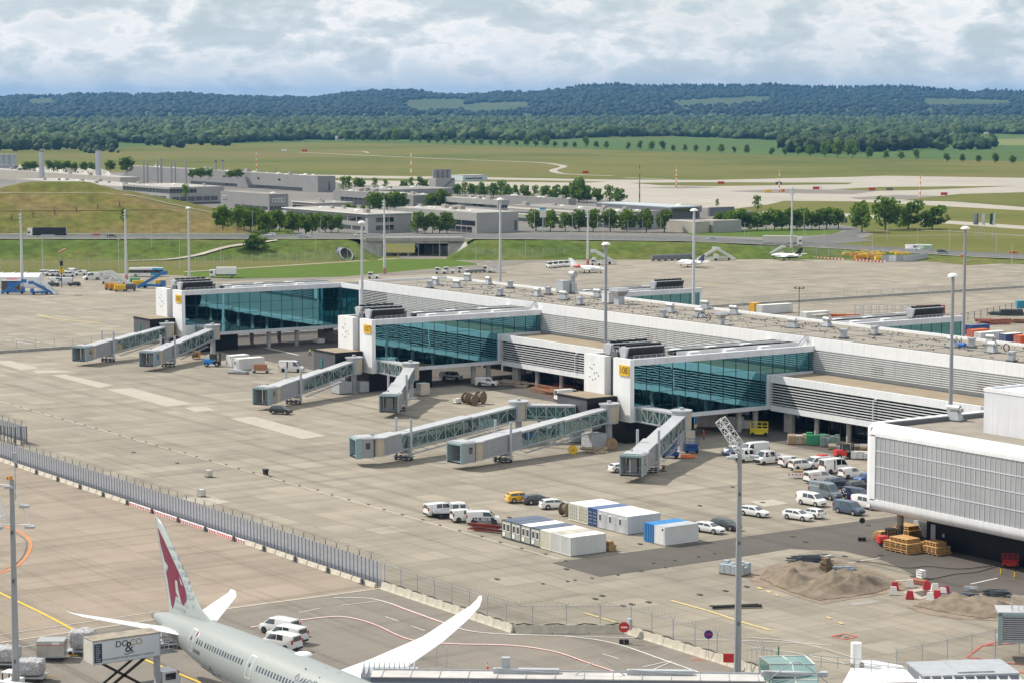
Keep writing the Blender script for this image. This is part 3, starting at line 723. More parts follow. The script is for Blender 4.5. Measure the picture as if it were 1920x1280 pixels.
  P_(MB().box(A0,A0+.6,B0+.05,B1,Z0,Z1),'rear_parapet',white,t)
  for cb in(B0+12,B0+24,B0+36):P_(MB().cyl(F-2,cb,0,4.12,.55),'column',concm,t)
 lo,hi=(B0+14,B1-.5)if not far else(B0+.5,B1-11)
 P_(MB().box(F-6.9,F-4.3,lo,hi,Z1-.44,Z1+.22),'dark_roof_trough',mattb,t)
 P_(MB().box(F-4.28,F-4.12,lo,hi,Z1-.44,Z1+.3),'trough_edge',white,t)
 P_(MB().box(F-11.2,F-9.2,lo,hi,Z1-.44,Z1+.25),'dark_roof_trough',mattb,t)
 P_(MB().box(F-9.18,F-9.02,lo,hi,Z1-.44,Z1+.35),'trough_edge',white,t)
 nsk=3
 for i in range(nsk):
  bb=lo+1.5+i*(hi-lo-4)/nsk
  for aa in(F-3.2,F-8.6):
   k=MB().box(aa,aa+1.3,bb,bb+2.5,Z1-.44,Z1+.05).mat(0).box(aa+.12,aa+1.18,bb+.12,bb+2.38,Z1+.12,Z1+.32)
   P_(k,'skylight',white,t)
 return t
lk=thing('glass_link','narrow glazed link joining the farthest gate building to the pier end','building',(-514,300,0))
P_(MB().box(-519,-508.1,298.2,309,4.1,15.6),'body',dgrey,lk);P_(MB().box(-518.9,-508.1,298.05,298.18,4.9,14.4),'glass_wall',teal,lk);P_(MB().box(-519,-508.1,297.9,298.3,14.45,15.65).box(-519,-508.1,297.9,298.3,4.0,4.85),'beam',white,lk)
mb=MB();[mb.box(-518.9+i*2.7,-518.83+i*2.7,297.98,298.04,4.9,14.4)for i in range(5)];P_(mb,'mullions',mull,lk)
gate(-335,'108');gate(-427,'107');gate(-519,'106',289)
gate(-363,'nearer to the right edge',far=True);gate(-454.5,'behind the middle of the roof',far=True)
def stairs(a,b,z0,z1,label,par_dir=1):
 t=thing('access_stair',label,'stair',(a,b,z0))
 h=z1-z0
 for s in(-.45,.45):
  MB().bar((s,0,0),(s,2.6,h),.1,.18).build('stringer',greyp,t)
  MB().tube([(s,0,1),(s,2.6,h+1),(s,3.6,h+1)],.035,6).tube([(s,0,0),(s,0,1)],.03,6).tube([(s,2.6,h),(s,2.6,h+1)],.03,6).build('handrail',lgrey,t)
 mb=MB()
 for i in range(7):mb.box(-.45,.45,.2+i*.36,.45+i*.36,h*(i+.6)/7,h*(i+.6)/7+.05)
 mb.build('treads',greyp,t)
for F,n in((-335,'near'),(-427,'middle')):stairs(F-2.2,294.6,15.2,17.2,'small steel stair from the gate %s roof up to the pier roof'%n)
def chiller(a,b,z,L,label,grp):
 t=thing('rooftop_chiller',label,'chiller',(a,b,z),0,grp)
 coil=M('condenser_coil',(.03,.03,.032),.5,var=.3,vs=6,streak=(1,8,1))
 MB().ext([(0,0),(0,0)],0,0)
 mb=MB();mb.add([(-.55,0,.7),(.55,0,.7),(1.15,0,2.2),(-1.15,0,2.2),(-.55,L,.7),(.55,L,.7),(1.15,L,2.2),(-1.15,L,2.2)],[(0,1,2,3),(7,6,5,4),(0,4,5,1),(1,5,6,2),(2,6,7,3),(3,7,4,0)]);mb.build('coil',coil,t)
 MB().box(-1.25,1.25,-.1,L+.1,2.2,2.35).build('fan_deck',lgrey,t)
 mb=MB();mb.add([(-.7,-.12,.3),(.7,-.12,.3),(1.25,-.12,2.2),(-1.25,-.12,2.2),(-.7,-.6,.3),(.7,-.6,.3),(1.25,-.6,2.2),(-1.25,-.6,2.2)],[(0,1,2,3),(7,6,5,4),(0,4,5,1),(1,5,6,2),(2,6,7,3),(3,7,4,0)]);mb.build('control_cabinet',lgrey,t)
 MB().box(-1,1,-.5,L,0,.25).box(-.9,-.75,0,L,.25,.7).box(.75,.9,0,L,.25,.7).build('base_frame',dgrey,t)
 n=int(L/1.35)
 for i in range(n):
  MB().cyl(0,.7+i*(L-1.4)/(n-1),2.36,2.72,.62,n=16).build('fan',black,t)
 return t
for F,lab in((-335,'the near gate'),(-427,'the middle gate'),(-519,'the farthest gate')):
 chiller(F-3.9,254.6,15.16,8.2,'V-shaped black chiller with round fans at the glass side of %s'%lab,'chillers on the gate roofs')
 chiller(F-10.8,256.2,15.16,8.6,'V-shaped black chiller with round fans at the rear of %s'%lab,'chillers on the gate roofs')
 t=thing('roof_railing','light steel railing round the chillers of %s'%lab,'railing',(F-1.2,254.5,15.15))
 mb=MB()
 for i in range(10):mb.box(-.03,.03,i*1.3-.03,i*1.3+.03,0,1.05)
 mb.build('post',lgrey,t);MB().box(-.03,.03,0,11.7,1.0,1.06).box(-.025,.025,0,11.7,.5,.55).build('handrail',lgrey,t)
 t=thing('plant_ladder','small grey step ladder and pipework beside chillers of %s'%lab,'ladder',(F-7.2,253.9,15.15))
 for s in(-.4,.4):MB().bar((s,0,0),(s,1.0,1.7),.07).build('rail',lgrey,t)
 mb=MB();[mb.box(-.4,.4,.15+i*.2,.35+i*.2,.25+i*.33,.29+i*.33)for i in range(5)];mb.build('treads',lgrey,t)
 MB().tube([(1.2,.4,0),(1.2,.4,1.5),(2.2,1.2,1.5)],.16,8).tube([(1.6,1.2,0),(1.6,1.2,1.1),(2.4,2,1.1)],.14,8).tube([(-.9,1,0),(-.9,1,2.0),(-.3,2,2.0)],.14,8).build('pipework',galv,t)
for F,lab in((-363,'far gate building at the right'),(-454.5,'far gate building in the middle')):
 chiller(F-4.2,353.5,15.16,8.6,'V-shaped black chiller on the roof of the %s'%lab,'chillers on the far gate roofs')
 t=thing('roof_railing','light steel railing in front of the chiller of the %s'%lab,'railing',(F-1.2,352,15.15))
 mb=MB()
 for i in range(10):mb.box(-.03,.03,i*1.2-.03,i*1.2+.03,0,1.05)
 mb.build('post',lgrey,t);MB().box(-.03,.03,0,10.8,1.0,1.06).box(-.025,.025,0,10.8,.5,.55).build('handrail',lgrey,t)
def vent_fan():
 t=thing('roof_fan','x','roof fan')
 MB().box(-1.3,1.3,-.9,.9,0,.18).build('curb',dgrey,t)
 mb=MB();mb.add([(-.9,-.7,.18),(.9,-.7,.18),(.9,.7,.18),(-.9,.7,.18),(-.6,-.5,1.2),(.6,-.5,1.2),(.6,.5,1.2),(-.6,.5,1.2)],[(0,1,5,4),(1,2,6,5),(2,3,7,6),(3,0,4,7),(4,5,6,7)]);mb.build('base',lgrey,t)
 MB().tube([(-.95,0,1.55),(.75,0,1.55)],.48,12).tube([(.7,0,1.55),(1.1,-.25,1.4)],.3,8).build('hood',galv,t)
 return t
def vent_stack():
 t=thing('vent_stack','x','vent')
 MB().box(-.8,.8,-.8,.8,0,.35).build('curb',dgrey,t);MB().box(-.5,.5,-.5,.5,.35,1.6).build('duct',lgrey,t);MB().box(-.65,.65,-.65,.65,1.6,1.9).build('cap',lgrey,t);return t
def vent_hop():
 t=thing('vent_hopper','x','vent')
 MB().box(-.5,.5,-.5,.5,0,1.3).build('duct',lgrey,t)
 mb=MB();mb.add([(-.5,-.5,1.3),(.5,-.5,1.3),(.5,.5,1.3),(-.5,.5,1.3),(-1,-1,2.1),(1,-1,2.1),(1,1,2.1),(-1,1,2.1),(-.9,-.9,2.6),(.9,-.9,2.6),(.9,.9,2.6),(-.9,.9,2.6)],[(0,1,5,4),(1,2,6,5),(2,3,7,6),(3,0,4,7),(4,5,9,8),(5,6,10,9),(6,7,11,10),(7,4,8,11),(8,9,10,11)]);mb.build('hood',silver,t);return t
VF,VS,VH=vent_fan(),vent_stack(),vent_hop();used={}
vents=[('F',817,535,'first from the far end'),('S',806,541,'square stack nearest the far end'),('F',857,540,'second from the far end'),('F',916,534,'beside a grey pipe near the far parapet'),('S',938,556,'mid-roof, left of the middle gate stairs'),('S',957,541,'against the far parapet'),('F',877,527,'at the far corner of the roof'),('F',1008,556,'above the middle gate'),('S',1028,553,'small one right of the railed plant'),('F',1057,562,'in front of the tall plant units'),('S',1088,573,'left of the tall mast'),('F',1120,558,'just right of the plant units'),('F',1257,586,'in the middle of the roof'),('S',1243,597,'in front of a roof fan mid-roof'),('F',1312,596,'beside looping hoses mid-roof'),('F',1322,580,'behind looping hoses mid-roof'),('H',1352,609,'small hopper mid-roof'),('F',1376,590,'near the far parapet mid-roof'),('F',1486,615,'above the near gate stairs'),('F',1551,613,'near the ladder over the far parapet'),('S',1582,635,'right of the near gate stairs'),('S',1640,629,'by the far parapet, right half'),('F',1786,651,'behind the dark grey mast'),('F',1858,647,'farther of the right pair'),('F',1861,661,'nearer of the right pair'),('S',1897,678,'last at the right edge'),('S',1822,652,'low one beside a blue unit')]
for k,x,y,lab in vents:
 p_={'F':VF,'S':VS,'H':VH}[k];a,bb=G(x,y,16.45)
 full={'F':'hooded grey fan unit on the pier roof, %s','S':'square grey vent stack on the roof, %s','H':'flared metal hopper vent on the pier roof, %s'}[k]%lab
 place(p_,used,(a,bb,16.45),.2*(hash(lab)%3 if False else len(lab)%3),full,'vents on the pier roof')
a,bb=G(1161,571,16.45);o=place(VH,used,(a,bb,16.45),0,'large shiny hopper vent beside the grey cabinets on the pier roof','vents on the pier roof');o.scale=(1.7,1.7,1.45)
def roofbox(x,y,w,d,h,label,mat=lgrey,nm='plant_unit'):
 a,bb=G(x,y,16.45);t=thing(nm,label,'plant unit',(a,bb,16.45))
 MB().box(-w/2,w/2,-d/2,d/2,.25,h).build('cabinet',mat,t);MB().box(-w/2+.15,w/2-.15,-d/2+.15,d/2-.15,0,.25).build('feet',dgrey,t)
 MB().box(-w/2-.05,w/2+.05,-d/2-.05,d/2+.05,h,h+.1).build('lid',lgrey,t);return t
roofbox(1140,569,2.6,1.6,2.4,'pale grey cabinet left of the large hopper vent on the roof',white2)
roofbox(1055,550,3.0,2.0,3.0,'tall grey ventilation cabinet in the railed roof plant area')
t=roofbox(1074,550,1.4,1.4,2.2,'narrow grey cabinet carrying a large hooded duct in the roof plant area');MB().tube([(-.2,0,2.3),(-.2,0,4.3)],.7,12).tube([(-.9,0,4.6),(1,0,4.6)],.75,12).build('duct',galv,t)
roofbox(1769+0,645,.01,.01,.02,'tiny grey stub beside the blue unit')if False else None
a,bb=G(1802,650,16.45);t=thing('blue_pump','small blue pump unit with an upright pipe on the pier roof','pump',(a,bb,16.45))
MB().tube([(-1,0,.4),(1,0,.4)],.4,10).build('tank',blue,t);MB().cyl(0,0,.4,1.7,.1).build('pipe',dgrey,t)
a,bb=G(1887,659,16.45);tag(MB().tube([(math.cos(i/12*2*PI)*.7,0,.75+math.sin(i/12*2*PI)*.7)for i in range(13)],.1,6,False).build('hose_ring',rubber,None,loc=(a,bb,16.45)),'upright black hose ring on the pier roof near the right edge','hose')
for(x,y,lab)in((1320,600,'coiled around the mid-roof fans'),):
 a,bb=G(x,y,16.45)
 tag(MB().tube([(-2.2,0,.1),(-1.8,0,1.2),(-.6,.3,1.5),(.6,.2,.9),(1.6,0,1.4),(2.4,-.2,.7),(2.3,-.3,.1)],.12,6).build('flexible_duct',rubber,None,loc=(a,bb,16.45)),'black flexible duct looping between two fans in the middle of the roof','duct')
a,bb=G(1045,545,16.45);t=thing('roof_railing','pale railing round the plant area on the far side of the pier roof','railing',(a,bb,16.45))
mb=MB();[mb.box(i*1.4-10,i*1.4-9.94,0,.06,0,1.2)for i in range(13)];mb.build('post',lgrey,t);MB().box(-10,7,0,.05,1.15,1.2).box(-10,7,0,.05,.6,.64).build('handrail',lgrey,t)
# ------ rounded perforated hall
perf=bpy.data.materials.new('perforated_sheet');perf.use_nodes=True;nt=perf.node_tree;pb_=nt.nodes['Principled BSDF']
pb_.inputs['Roughness'].default_value=.5;pb_.inputs['Metallic'].default_value=.2
tc=N(nt,'ShaderNodeTexCoord');mp=N(nt,'ShaderNodeMapping');LK(nt,tc.outputs['Object'],mp.inputs[0]);mp.inputs['Scale'].default_value=(7,1,.12)
n=N(nt,'ShaderNodeTexNoise',i_Scale=1.0,i_Detail=3.0);LK(nt,mp.outputs[0],n.inputs[0])
n2=N(nt,'ShaderNodeTexNoise',i_Scale=.3,i_Detail=5.0);LK(nt,tc.outputs['Object'],n2.inputs[0])
c=mixn(nt,n.outputs[0],(.36,.37,.385),(.47,.48,.495));c=mixn(nt,.5,c,ramp(nt,[(.3,.75),(.7,1.1)],n2.outputs[0]).outputs[0],'MULTIPLY');LK(nt,c,pb_.inputs['Base Color'])
hall=thing('perforated_hall','large white hall with rounded edges and grey perforated wall panels raised over a black base','building',(-220,240,0))
HA,HE,HB0,HB1=-242.0,-120.0,224.0,286.0
def rprof(r,n=6):
 z0,z1=4.7,17.1;pr=[]
 for i in range(n+1):t=PI/2*i/n;pr.append((HB0+r-r*math.cos(t)if False else HB0+r*(1-math.sin(t)),z0+r*(1-math.cos(t))if False else 0))
 return pr
r_=1.25;prof=[]
for i in range(7):t=PI/2*i/6;prof.append((HB0+r_-r_*math.sin(t),4.7+r_-r_*math.cos(t)))
for i in range(7):t=PI/2*i/6;prof.append((HB0+r_-r_*math.cos(t),17.1-r_+r_*math.sin(t)))
prof+=[(HB0+2.4,17.1),(HB0+2.4,16.2),(HB0+2.0,5.2),(HB0+2.2,4.7)]
top=[p for p in prof[7:14]]+[(HB0+2.2,17.1),(HB0+2.2,15.85-.4),(HB0,15.45)]
bot=[p for p in prof[0:7]]+[(HB0,6.45),(HB0+2.2,6.45),(HB0+2.2,4.7)]
P_(MB().ext(top,HA+1.0,HE),'top_roll',white,hall,smooth=True)
P_(MB().ext(bot,HA+1.0,HE),'bottom_roll',white,hall,smooth=True)
mb=MB();n=8;ring=[]
for i in range(n+1):
 t=PI/2*i/n;ring.append((HA+1.6-1.6*math.sin(t),HB0+1.6-1.6*math.cos(t)))
for i in range(n):
 (a0,b0),(a1,b1)=ring[i],ring[i+1]
 mb.add([(a0,b0,5.2),(a1,b1,5.2),(a1,b1,16.6),(a0,b0,16.6)],[(0,1,2,3)])
 mb.add([(a0,b0,16.6),(a1,b1,16.6),(a1+.5*(HA+2-a1),b1+.5*(HB0+2-b1),17.1),(a0+.5*(HA+2-a0),b0+.5*(HB0+2-b0),17.1)],[(0,1,2,3)])
 mb.add([(a0,b0,5.2),(a1,b1,5.2),(a1+.5*(HA+2-a1),b1+.5*(HB0+2-b1),4.7),(a0+.5*(HA+2-a0),b0+.5*(HB0+2-b0),4.7)],[(3,2,1,0)])
mb.box(HA,HA+1.2,HB0+1.6,HB1,4.7,17.08);mb.box(HA+1.6,HA+2.5,HB0,HB0+.5,6.3,15.6)
P_(mb,'rounded_end',white,hall)
P_(MB().box(HA+2.5,HE,HB0+.12,HB0+.3,6.3,15.6),'perforated_wall',perf,hall)
mb=MB()
a=HA+2.5
while a<HE:mb.box(a,a+.05,HB0+.06,HB0+.125,6.4,15.5);a+=.92
for z in(8.75,11.1,13.35):mb.box(HA+2.5,HE,HB0+.05,HB0+.127,z,z+.09)
P_(mb,'panel_joints',white2,hall)
P_(MB().box(HA+1.2,HE,HB0+2.2,HB1,4.75,16.3),'body',white2,hall)
P_(MB().box(HA+1.2,HE,HB0+2.2,HB1,16.31,16.35),'roof',roofg,hall)
P_(MB().box(HA+1.2,HA+1.6,HB0+2.5,HB1,16.3,17.0),'inner_parapet',dgrey,hall)
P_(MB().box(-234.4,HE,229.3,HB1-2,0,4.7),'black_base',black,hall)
P_(MB().cyl(-236.9,226.6,0,4.72,.48),'column',M('column_brown_grey',(.30,.26,.24),.7),hall)
P_(MB().box(-229,HE,234.6,262,16.36,22.4),'plant_storey',white2,hall)
P_(MB().box(-229.08,HE,234.52,234.9,22.2,22.7).box(-229.08,-228.7,234.9,262,22.2,22.7),'storey_parapet',white,hall)
P_(MB().box(-233.5,-232.6,229.22,229.28,1.2,3.3).box(-231.2,-230.8,229.2,229.28,1.8,2.3),'base_fittings',lgrey,hall)
a,bb=G(1790,788,16.35);o=place(VF,used,(a,bb,16.35),.3,'large hooded grey fan on the roof of the perforated hall','vents on the pier roof');o.scale=(1.15,)*3
a,bb=G(1875,812,16.35);t=thing('roof_ladder','pale metal access frame at the foot of the white plant storey','ladder',(a,bb,16.35))
MB().box(-1.2,-1.14,0,.06,0,1.6).box(0,.06,0,.06,0,1.6).box(1.1,1.16,0,.06,0,1.2).build('post',lgrey,t);MB().box(-1.2,1.1,0,.05,1.1,1.15).box(-1.2,0,0,.05,1.5,1.55).build('rail',lgrey,t)
# ------ vehicles
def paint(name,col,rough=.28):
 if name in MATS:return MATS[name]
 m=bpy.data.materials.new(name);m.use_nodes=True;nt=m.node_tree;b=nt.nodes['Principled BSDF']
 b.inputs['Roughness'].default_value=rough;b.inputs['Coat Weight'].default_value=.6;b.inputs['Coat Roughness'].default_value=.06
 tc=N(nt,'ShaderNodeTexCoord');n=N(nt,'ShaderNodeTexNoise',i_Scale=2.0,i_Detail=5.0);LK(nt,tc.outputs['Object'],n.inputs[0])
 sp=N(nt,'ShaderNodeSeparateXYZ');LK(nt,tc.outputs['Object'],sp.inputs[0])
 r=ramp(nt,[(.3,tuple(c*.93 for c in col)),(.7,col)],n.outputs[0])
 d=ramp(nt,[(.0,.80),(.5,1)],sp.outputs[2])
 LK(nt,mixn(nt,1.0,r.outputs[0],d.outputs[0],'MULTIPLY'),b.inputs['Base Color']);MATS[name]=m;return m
PAINT={'white':(.80,.80,.80),'white2':(.72,.74,.76),'black':(.012,.013,.015),'darkgrey':(.055,.06,.068),'navy':(.02,.035,.09),'slate':(.16,.20,.235),'bluegrey':(.07,.11,.17),'yellow':(.80,.45,.015),'silver':(.42,.45,.48),'blue':(.02,.12,.42),'red':(.45,.03,.03),'cream':(.70,.68,.60),'midblue':(.03,.09,.30)}
vglass=glassmat('vehicle_glass',(.55,.6,.63),(.012,.015,.018),rough=.03,wob=0,mixf=.16)
hl=M('headlamp_glass',(.75,.77,.8),.15,var=.02);tl=M('tail_lamp',(.38,.02,.02),.3,var=.05);rimm=M('alloy_rim',(.45,.46,.48),.35,.6,var=.1,vs=5);steelrim=M('black_rim',(.05,.05,.055),.5)
plate=M('number_plate',(.7,.7,.68),.5);trim=M('black_plastic_trim',(.025,.026,.028),.6,spec=.3)
VT={'hatch':dict(st=[(-2.02,.75,.80,.80,.76),(-1.95,.95,1.0,.86,.80),(-1.55,1.0,1.40,.88,.66),(-.3,.96,1.48,.89,.67),(.35,.94,1.42,.89,.66),(1.15,.93,.96,.87,.80),(1.85,.78,.82,.84,.72),(2.02,.55,.60,.78,.62)],ff=4,fr=1,side=[(2,3),(3,4)],wb=(-1.25,1.28),r=.32,z0=.22),'estate':dict(st=[(-2.35,.78,.84,.82,.78),(-2.3,.95,1.0,.88,.80),(-1.85,1.0,1.40,.90,.68),(-.4,.97,1.47,.91,.68),(.35,.94,1.40,.91,.66),(1.2,.92,.95,.89,.80),(2.1,.76,.80,.86,.74),(2.35,.52,.58,.78,.62)],ff=4,fr=1,side=[(2,3),(3,4)],wb=(-1.4,1.42),r=.33,z0=.2),'suv':dict(st=[(-2.2,.85,.9,.84,.8),(-2.15,1.08,1.12,.9,.84),(-1.85,1.1,1.56,.92,.70),(-.4,1.08,1.66,.93,.72),(.4,1.05,1.60,.93,.70),(1.1,1.05,1.10,.92,.84),(1.95,.92,.98,.9,.8),(2.2,.6,.66,.84,.7)],ff=4,fr=1,side=[(2,3),(3,4)],wb=(-1.3,1.35),r=.37,z0=.26),'svan':dict(st=[(-2.15,1.0,1.1,.86,.84),(-2.12,1.1,1.78,.88,.78),(-.5,1.1,1.84,.90,.78),(.45,1.08,1.78,.90,.74),(1.2,1.05,1.12,.89,.80),(1.95,.88,.95,.86,.74),(2.15,.6,.68,.82,.68)],ff=3,fr=0,side=[(2,3)],wb=(-1.3,1.4),r=.33,z0=.22),'svanw':dict(st=[(-2.15,1.0,1.1,.86,.84),(-2.12,1.1,1.78,.88,.78),(-.5,1.1,1.84,.90,.78),(.45,1.08,1.78,.90,.74),(1.2,1.05,1.12,.89,.80),(1.95,.88,.95,.86,.74),(2.15,.6,.68,.82,.68)],ff=3,fr=0,side=[(1,2),(2,3)],wb=(-1.3,1.4),r=.33,z0=.22),'mvan':dict(st=[(-2.5,1.1,1.2,.93,.90),(-2.47,1.15,1.90,.95,.84),(-.1,1.15,1.97,.97,.85),(.95,1.12,1.88,.97,.80),(1.75,1.10,1.18,.95,.84),(2.35,.90,.98,.92,.8),(2.5,.6,.68,.86,.7)],ff=3,fr=0,side=[(2,3)],wb=(-1.45,1.6),r=.35,z0=.24),'mvanw':dict(st=[(-2.5,1.1,1.2,.93,.90),(-2.47,1.15,1.90,.95,.84),(-1.1,1.15,1.95,.96,.85),(-.1,1.15,1.97,.97,.85),(.95,1.12,1.88,.97,.80),(1.75,1.10,1.18,.95,.84),(2.35,.90,.98,.92,.8),(2.5,.6,.68,.86,.7)],ff=4,fr=0,side=[(2,3),(3,4)],wb=(-1.45,1.6),r=.35,z0=.24),'mbus':dict(st=[(-2.5,1.1,1.2,.93,.90),(-2.47,1.15,1.90,.95,.84),(-1.1,1.15,1.95,.96,.85),(-.1,1.15,1.97,.97,.85),(.95,1.12,1.88,.97,.80),(1.75,1.10,1.18,.95,.84),(2.35,.90,.98,.92,.8),(2.5,.6,.68,.86,.7)],ff=4,fr=0,side=[(1,2),(2,3),(3,4)],wb=(-1.45,1.6),r=.35,z0=.24),'lvan':dict(st=[(-2.95,1.2,1.3,.98,.95),(-2.92,1.3,2.50,1.0,.90),(.6,1.3,2.58,1.0,.90),(1.35,1.25,2.40,1.0,.84),(2.1,1.22,1.32,.98,.86),(2.8,.98,1.06,.95,.82),(2.95,.6,.7,.9,.74)],ff=3,fr=0,side=[(2,3)],wb=(-1.75,1.95),r=.37,z0=.26),'lvanw':dict(st=[(-2.95,1.2,1.3,.98,.95),(-2.92,1.3,2.50,1.0,.90),(-.5,1.3,2.56,1.0,.90),(.6,1.3,2.58,1.0,.90),(1.35,1.25,2.40,1.0,.84),(2.1,1.22,1.32,.98,.86),(2.8,.98,1.06,.95,.82),(2.95,.6,.7,.9,.74)],ff=4,fr=0,side=[(2,3),(3,4)],wb=(-1.75,1.95),r=.37,z0=.26),}
VCACHE={}
def vehicle_parts(kind,color,rim='alloy'):
 key=(kind,color,rim)
 if key in VCACHE:return VCACHE[key]
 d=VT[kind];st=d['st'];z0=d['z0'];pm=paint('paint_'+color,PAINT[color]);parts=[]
 rings=[]
 for(x,zb,zt,wb_,wt)in st:
  rings.append([(x,-wb_*.92,z0),(x,-wb_,z0+.18),(x,-wb_*1.0,zb),(x,-wt,zt-.05*(zt>zb+.2)),(x,-wt+.12,zt),(x,wt-.12,zt),(x,wt,zt-.05*(zt>zb+.2)),(x,wb_,zb),(x,wb_,z0+.18),(x,wb_*.92,z0)])
 mb=MB();n=10;vs=[p for r_ in rings for p in r_];fs=[]
 for i in range(len(rings)-1):
  for k in range(n):fs.append((i*n+k,i*n+(k+1)%n,(i+1)*n+(k+1)%n,(i+1)*n+k))
 fs.append(tuple(range(n)));fs.append(tuple((len(rings)-1)*n+k for k in reversed(range(n))));mb.add(vs,fs)
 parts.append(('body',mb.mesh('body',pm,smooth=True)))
 def lerp(a,b,t):return tuple(a[i]+(b[i]-a[i])*t for i in range(3))
 for s in(-1,1):
  for(i,j)in d['side']:
   def pt(q,t):
    x,zb,zt,wb_,wt=st[q];return(x,s*((wb_+(wt-wb_)*t)+.012),zb+(zt-.05-zb)*t)
   m_=MB();a0,a1,b0,b1=pt(i,.12),pt(i,.90),pt(j,.12),pt(j,.90)
   g=.05;q=[lerp(a0,b0,g),lerp(a0,b0,1-g),lerp(a1,b1,1-g*1.2),lerp(a1,b1,g*1.2)]
   if j==d['ff']:
    x5,zb5,zt5,wb5,wt5=st[j+1];tip=(st[j][0]+(x5-st[j][0])*.72,s*(wb5*.97+.012),zb5+.1)
    q=[q[0],q[1],tip,(q[2][0],q[2][1],q[2][2]),q[3]]
    m_.add(q,[(0,1,2,3,4)])
   else:m_.add(q,[(0,1,2,3)])
   parts.append(('side_window',m_.mesh('side_window',vglass)))
 i=d['ff'];a,b=st[i],st[i+1]
 wa,wb_=a[4]-.1,b[3]-.14
 P0=(a[0],a[2]);P1=(b[0],b[2]);t0,t1=.08,.93
 f=lambda t,sgn:(P0[0]+(P1[0]-P0[0])*t+.012,sgn*(wa+(wb_-wa)*t),P0[1]+(P1[1]-P0[1])*t+.014)
 parts.append(('windscreen',MB().add([f(t0,-1),f(t1,-1),f(t1,1),f(t0,1)],[(0,1,2,3)]).mesh('windscreen',vglass)))
 i=d['fr'];a,b=st[i],st[i+1]
 if i==0:z1,z2=b[1]+.08,b[2]-.16;q=[(-2*0+b[0]-.045,-b[4]+.12,z1),(b[0]-.045,b[4]-.12,z1),(b[0]-.03,b[4]-.2,z2),(b[0]-.03,-b[4]+.2,z2)]
 else:q=[(a[0]+.06-.012,-a[4]+.08,a[2]+.06),(a[0]+.06-.012,a[4]-.08,a[2]+.06),(b[0]-.04,b[4]-.1,b[2]-.03),(b[0]-.04,-b[4]+.1,b[2]-.03)]
 parts.append(('rear_window',MB().add(q,[(0,1,2,3)]).mesh('rear_window',vglass)))
 last,pre=st[-1],st[-2]
 for s in(-1,1):
  y=s*(pre[3]-.2)
  parts.append(('headlight',MB().box(pre[0]-.12,pre[0]+.1,y-.17,y+.19,pre[1]-.2,pre[1]-.04).mesh('headlight',hl)))
  y=s*(st[0][3]-.05);zc=st[0][1]
  parts.append(('tail_light',MB().box(st[0][0]-.03,st[0][0]+.12,y-.1,y+.09,zc-.12,zc+(.35 if d['fr']==0 else .12)).mesh('tail_light',tl)))
 parts.append(('grille',MB().box(last[0]-.06,last[0]+.015,-.5,.5,z0+.12,last[1]-.02).mesh('grille',trim)))
 parts.append(('bumper',MB().box(st[0][0]-.06,st[0][0]+.1,-st[0][3]*.95,st[0][3]*.95,z0+.02,z0+.24).mesh('bumper',trim if 'van' in kind else pm)))
 parts.append(('number_plate',MB().box(st[0][0]-.075,st[0][0]-.05,-.26,.26,z0+.3,z0+.41).mesh('number_plate',plate)))
 r=d['r'];y=max(a_[3]for a_ in st)
 wl_=MB().tube([(0,-.1,0),(0,.1,0)],r,18).mesh('wheel',rubber);rm=MB().tube([(0,.1,0),(0,.112,0)],r*.64,12).mesh('rim',rimm if rim=='alloy' else steelrim)
 arch=[]
 for xx in d['wb']:
  for s in(-1,1):
   m_=MB();m_.tube([(xx,s*(y+.004),r+.03),(xx,s*(y-.25),r+.03)],r+.07,16);arch.append(('wheel_arch',m_.mesh('wheel_arch',trim)))
 parts+=arch
 wheels=[(xx,s*(y-.075),r,wl_,rm,s)for xx in d['wb']for s in(-1,1)]
 VCACHE[key]=(parts,wheels);return VCACHE[key]
def vehicle(kind,color,a,b,rz,label,cat=None,name=None,group=None,rim='alloy',z=None,sc_=1.0):
 cat=cat or('van' if 'van' in kind or kind=='mbus' else 'car')
 name=name or{'hatch':'parked_car','estate':'parked_estate_car','suv':'parked_suv'}.get(kind,'parked_van')
 t=thing(name,label,cat,(a,b,ZC[0]+.01 if z is None else z),rz,group);t.scale=(sc_,)*3
 parts,wheels=vehicle_parts(kind,color,rim)
 for nm,me in parts:obj(nm,me,t)
 for(x,y,zz,wm,rm,s)in wheels:
  w_=obj('wheel',wm,t,(x,y,zz));
  rr_=obj('rim',rm,w_)
  if s<0:rr_.rotation_euler=(0,0,PI)
 return t
def vtext(t,s,x,y,z,size,mat,side=-1,sx=1.0):
 "lettering on the flank; side -1 is the right-hand flank when looking forward"
 return text('lettering',s,size,mat,t,facing((x,side*y,z),(-side*1.0 if side==1 else 1,0,0),(0,0,1)),.004,sx=sx)
def vat(kind,color,x,y,d,label,**k):
 "vehicle whose middle stands on the ground seen at x,y; d = heading in the viewer's picture: angle from +X"
 a,b=G(x,y);return vehicle(kind,color,a,b,math.radians(d),label,**k)
redt=M('red_lettering',(.6,.03,.04),.5);bluet=M('blue_lettering',(.02,.10,.42),.5);whitet=M('white_lettering',(.85,.85,.85),.5);greent=M('green_lettering',(.03,.35,.08),.5);navym=paint('paint_navy',PAINT['navy']);
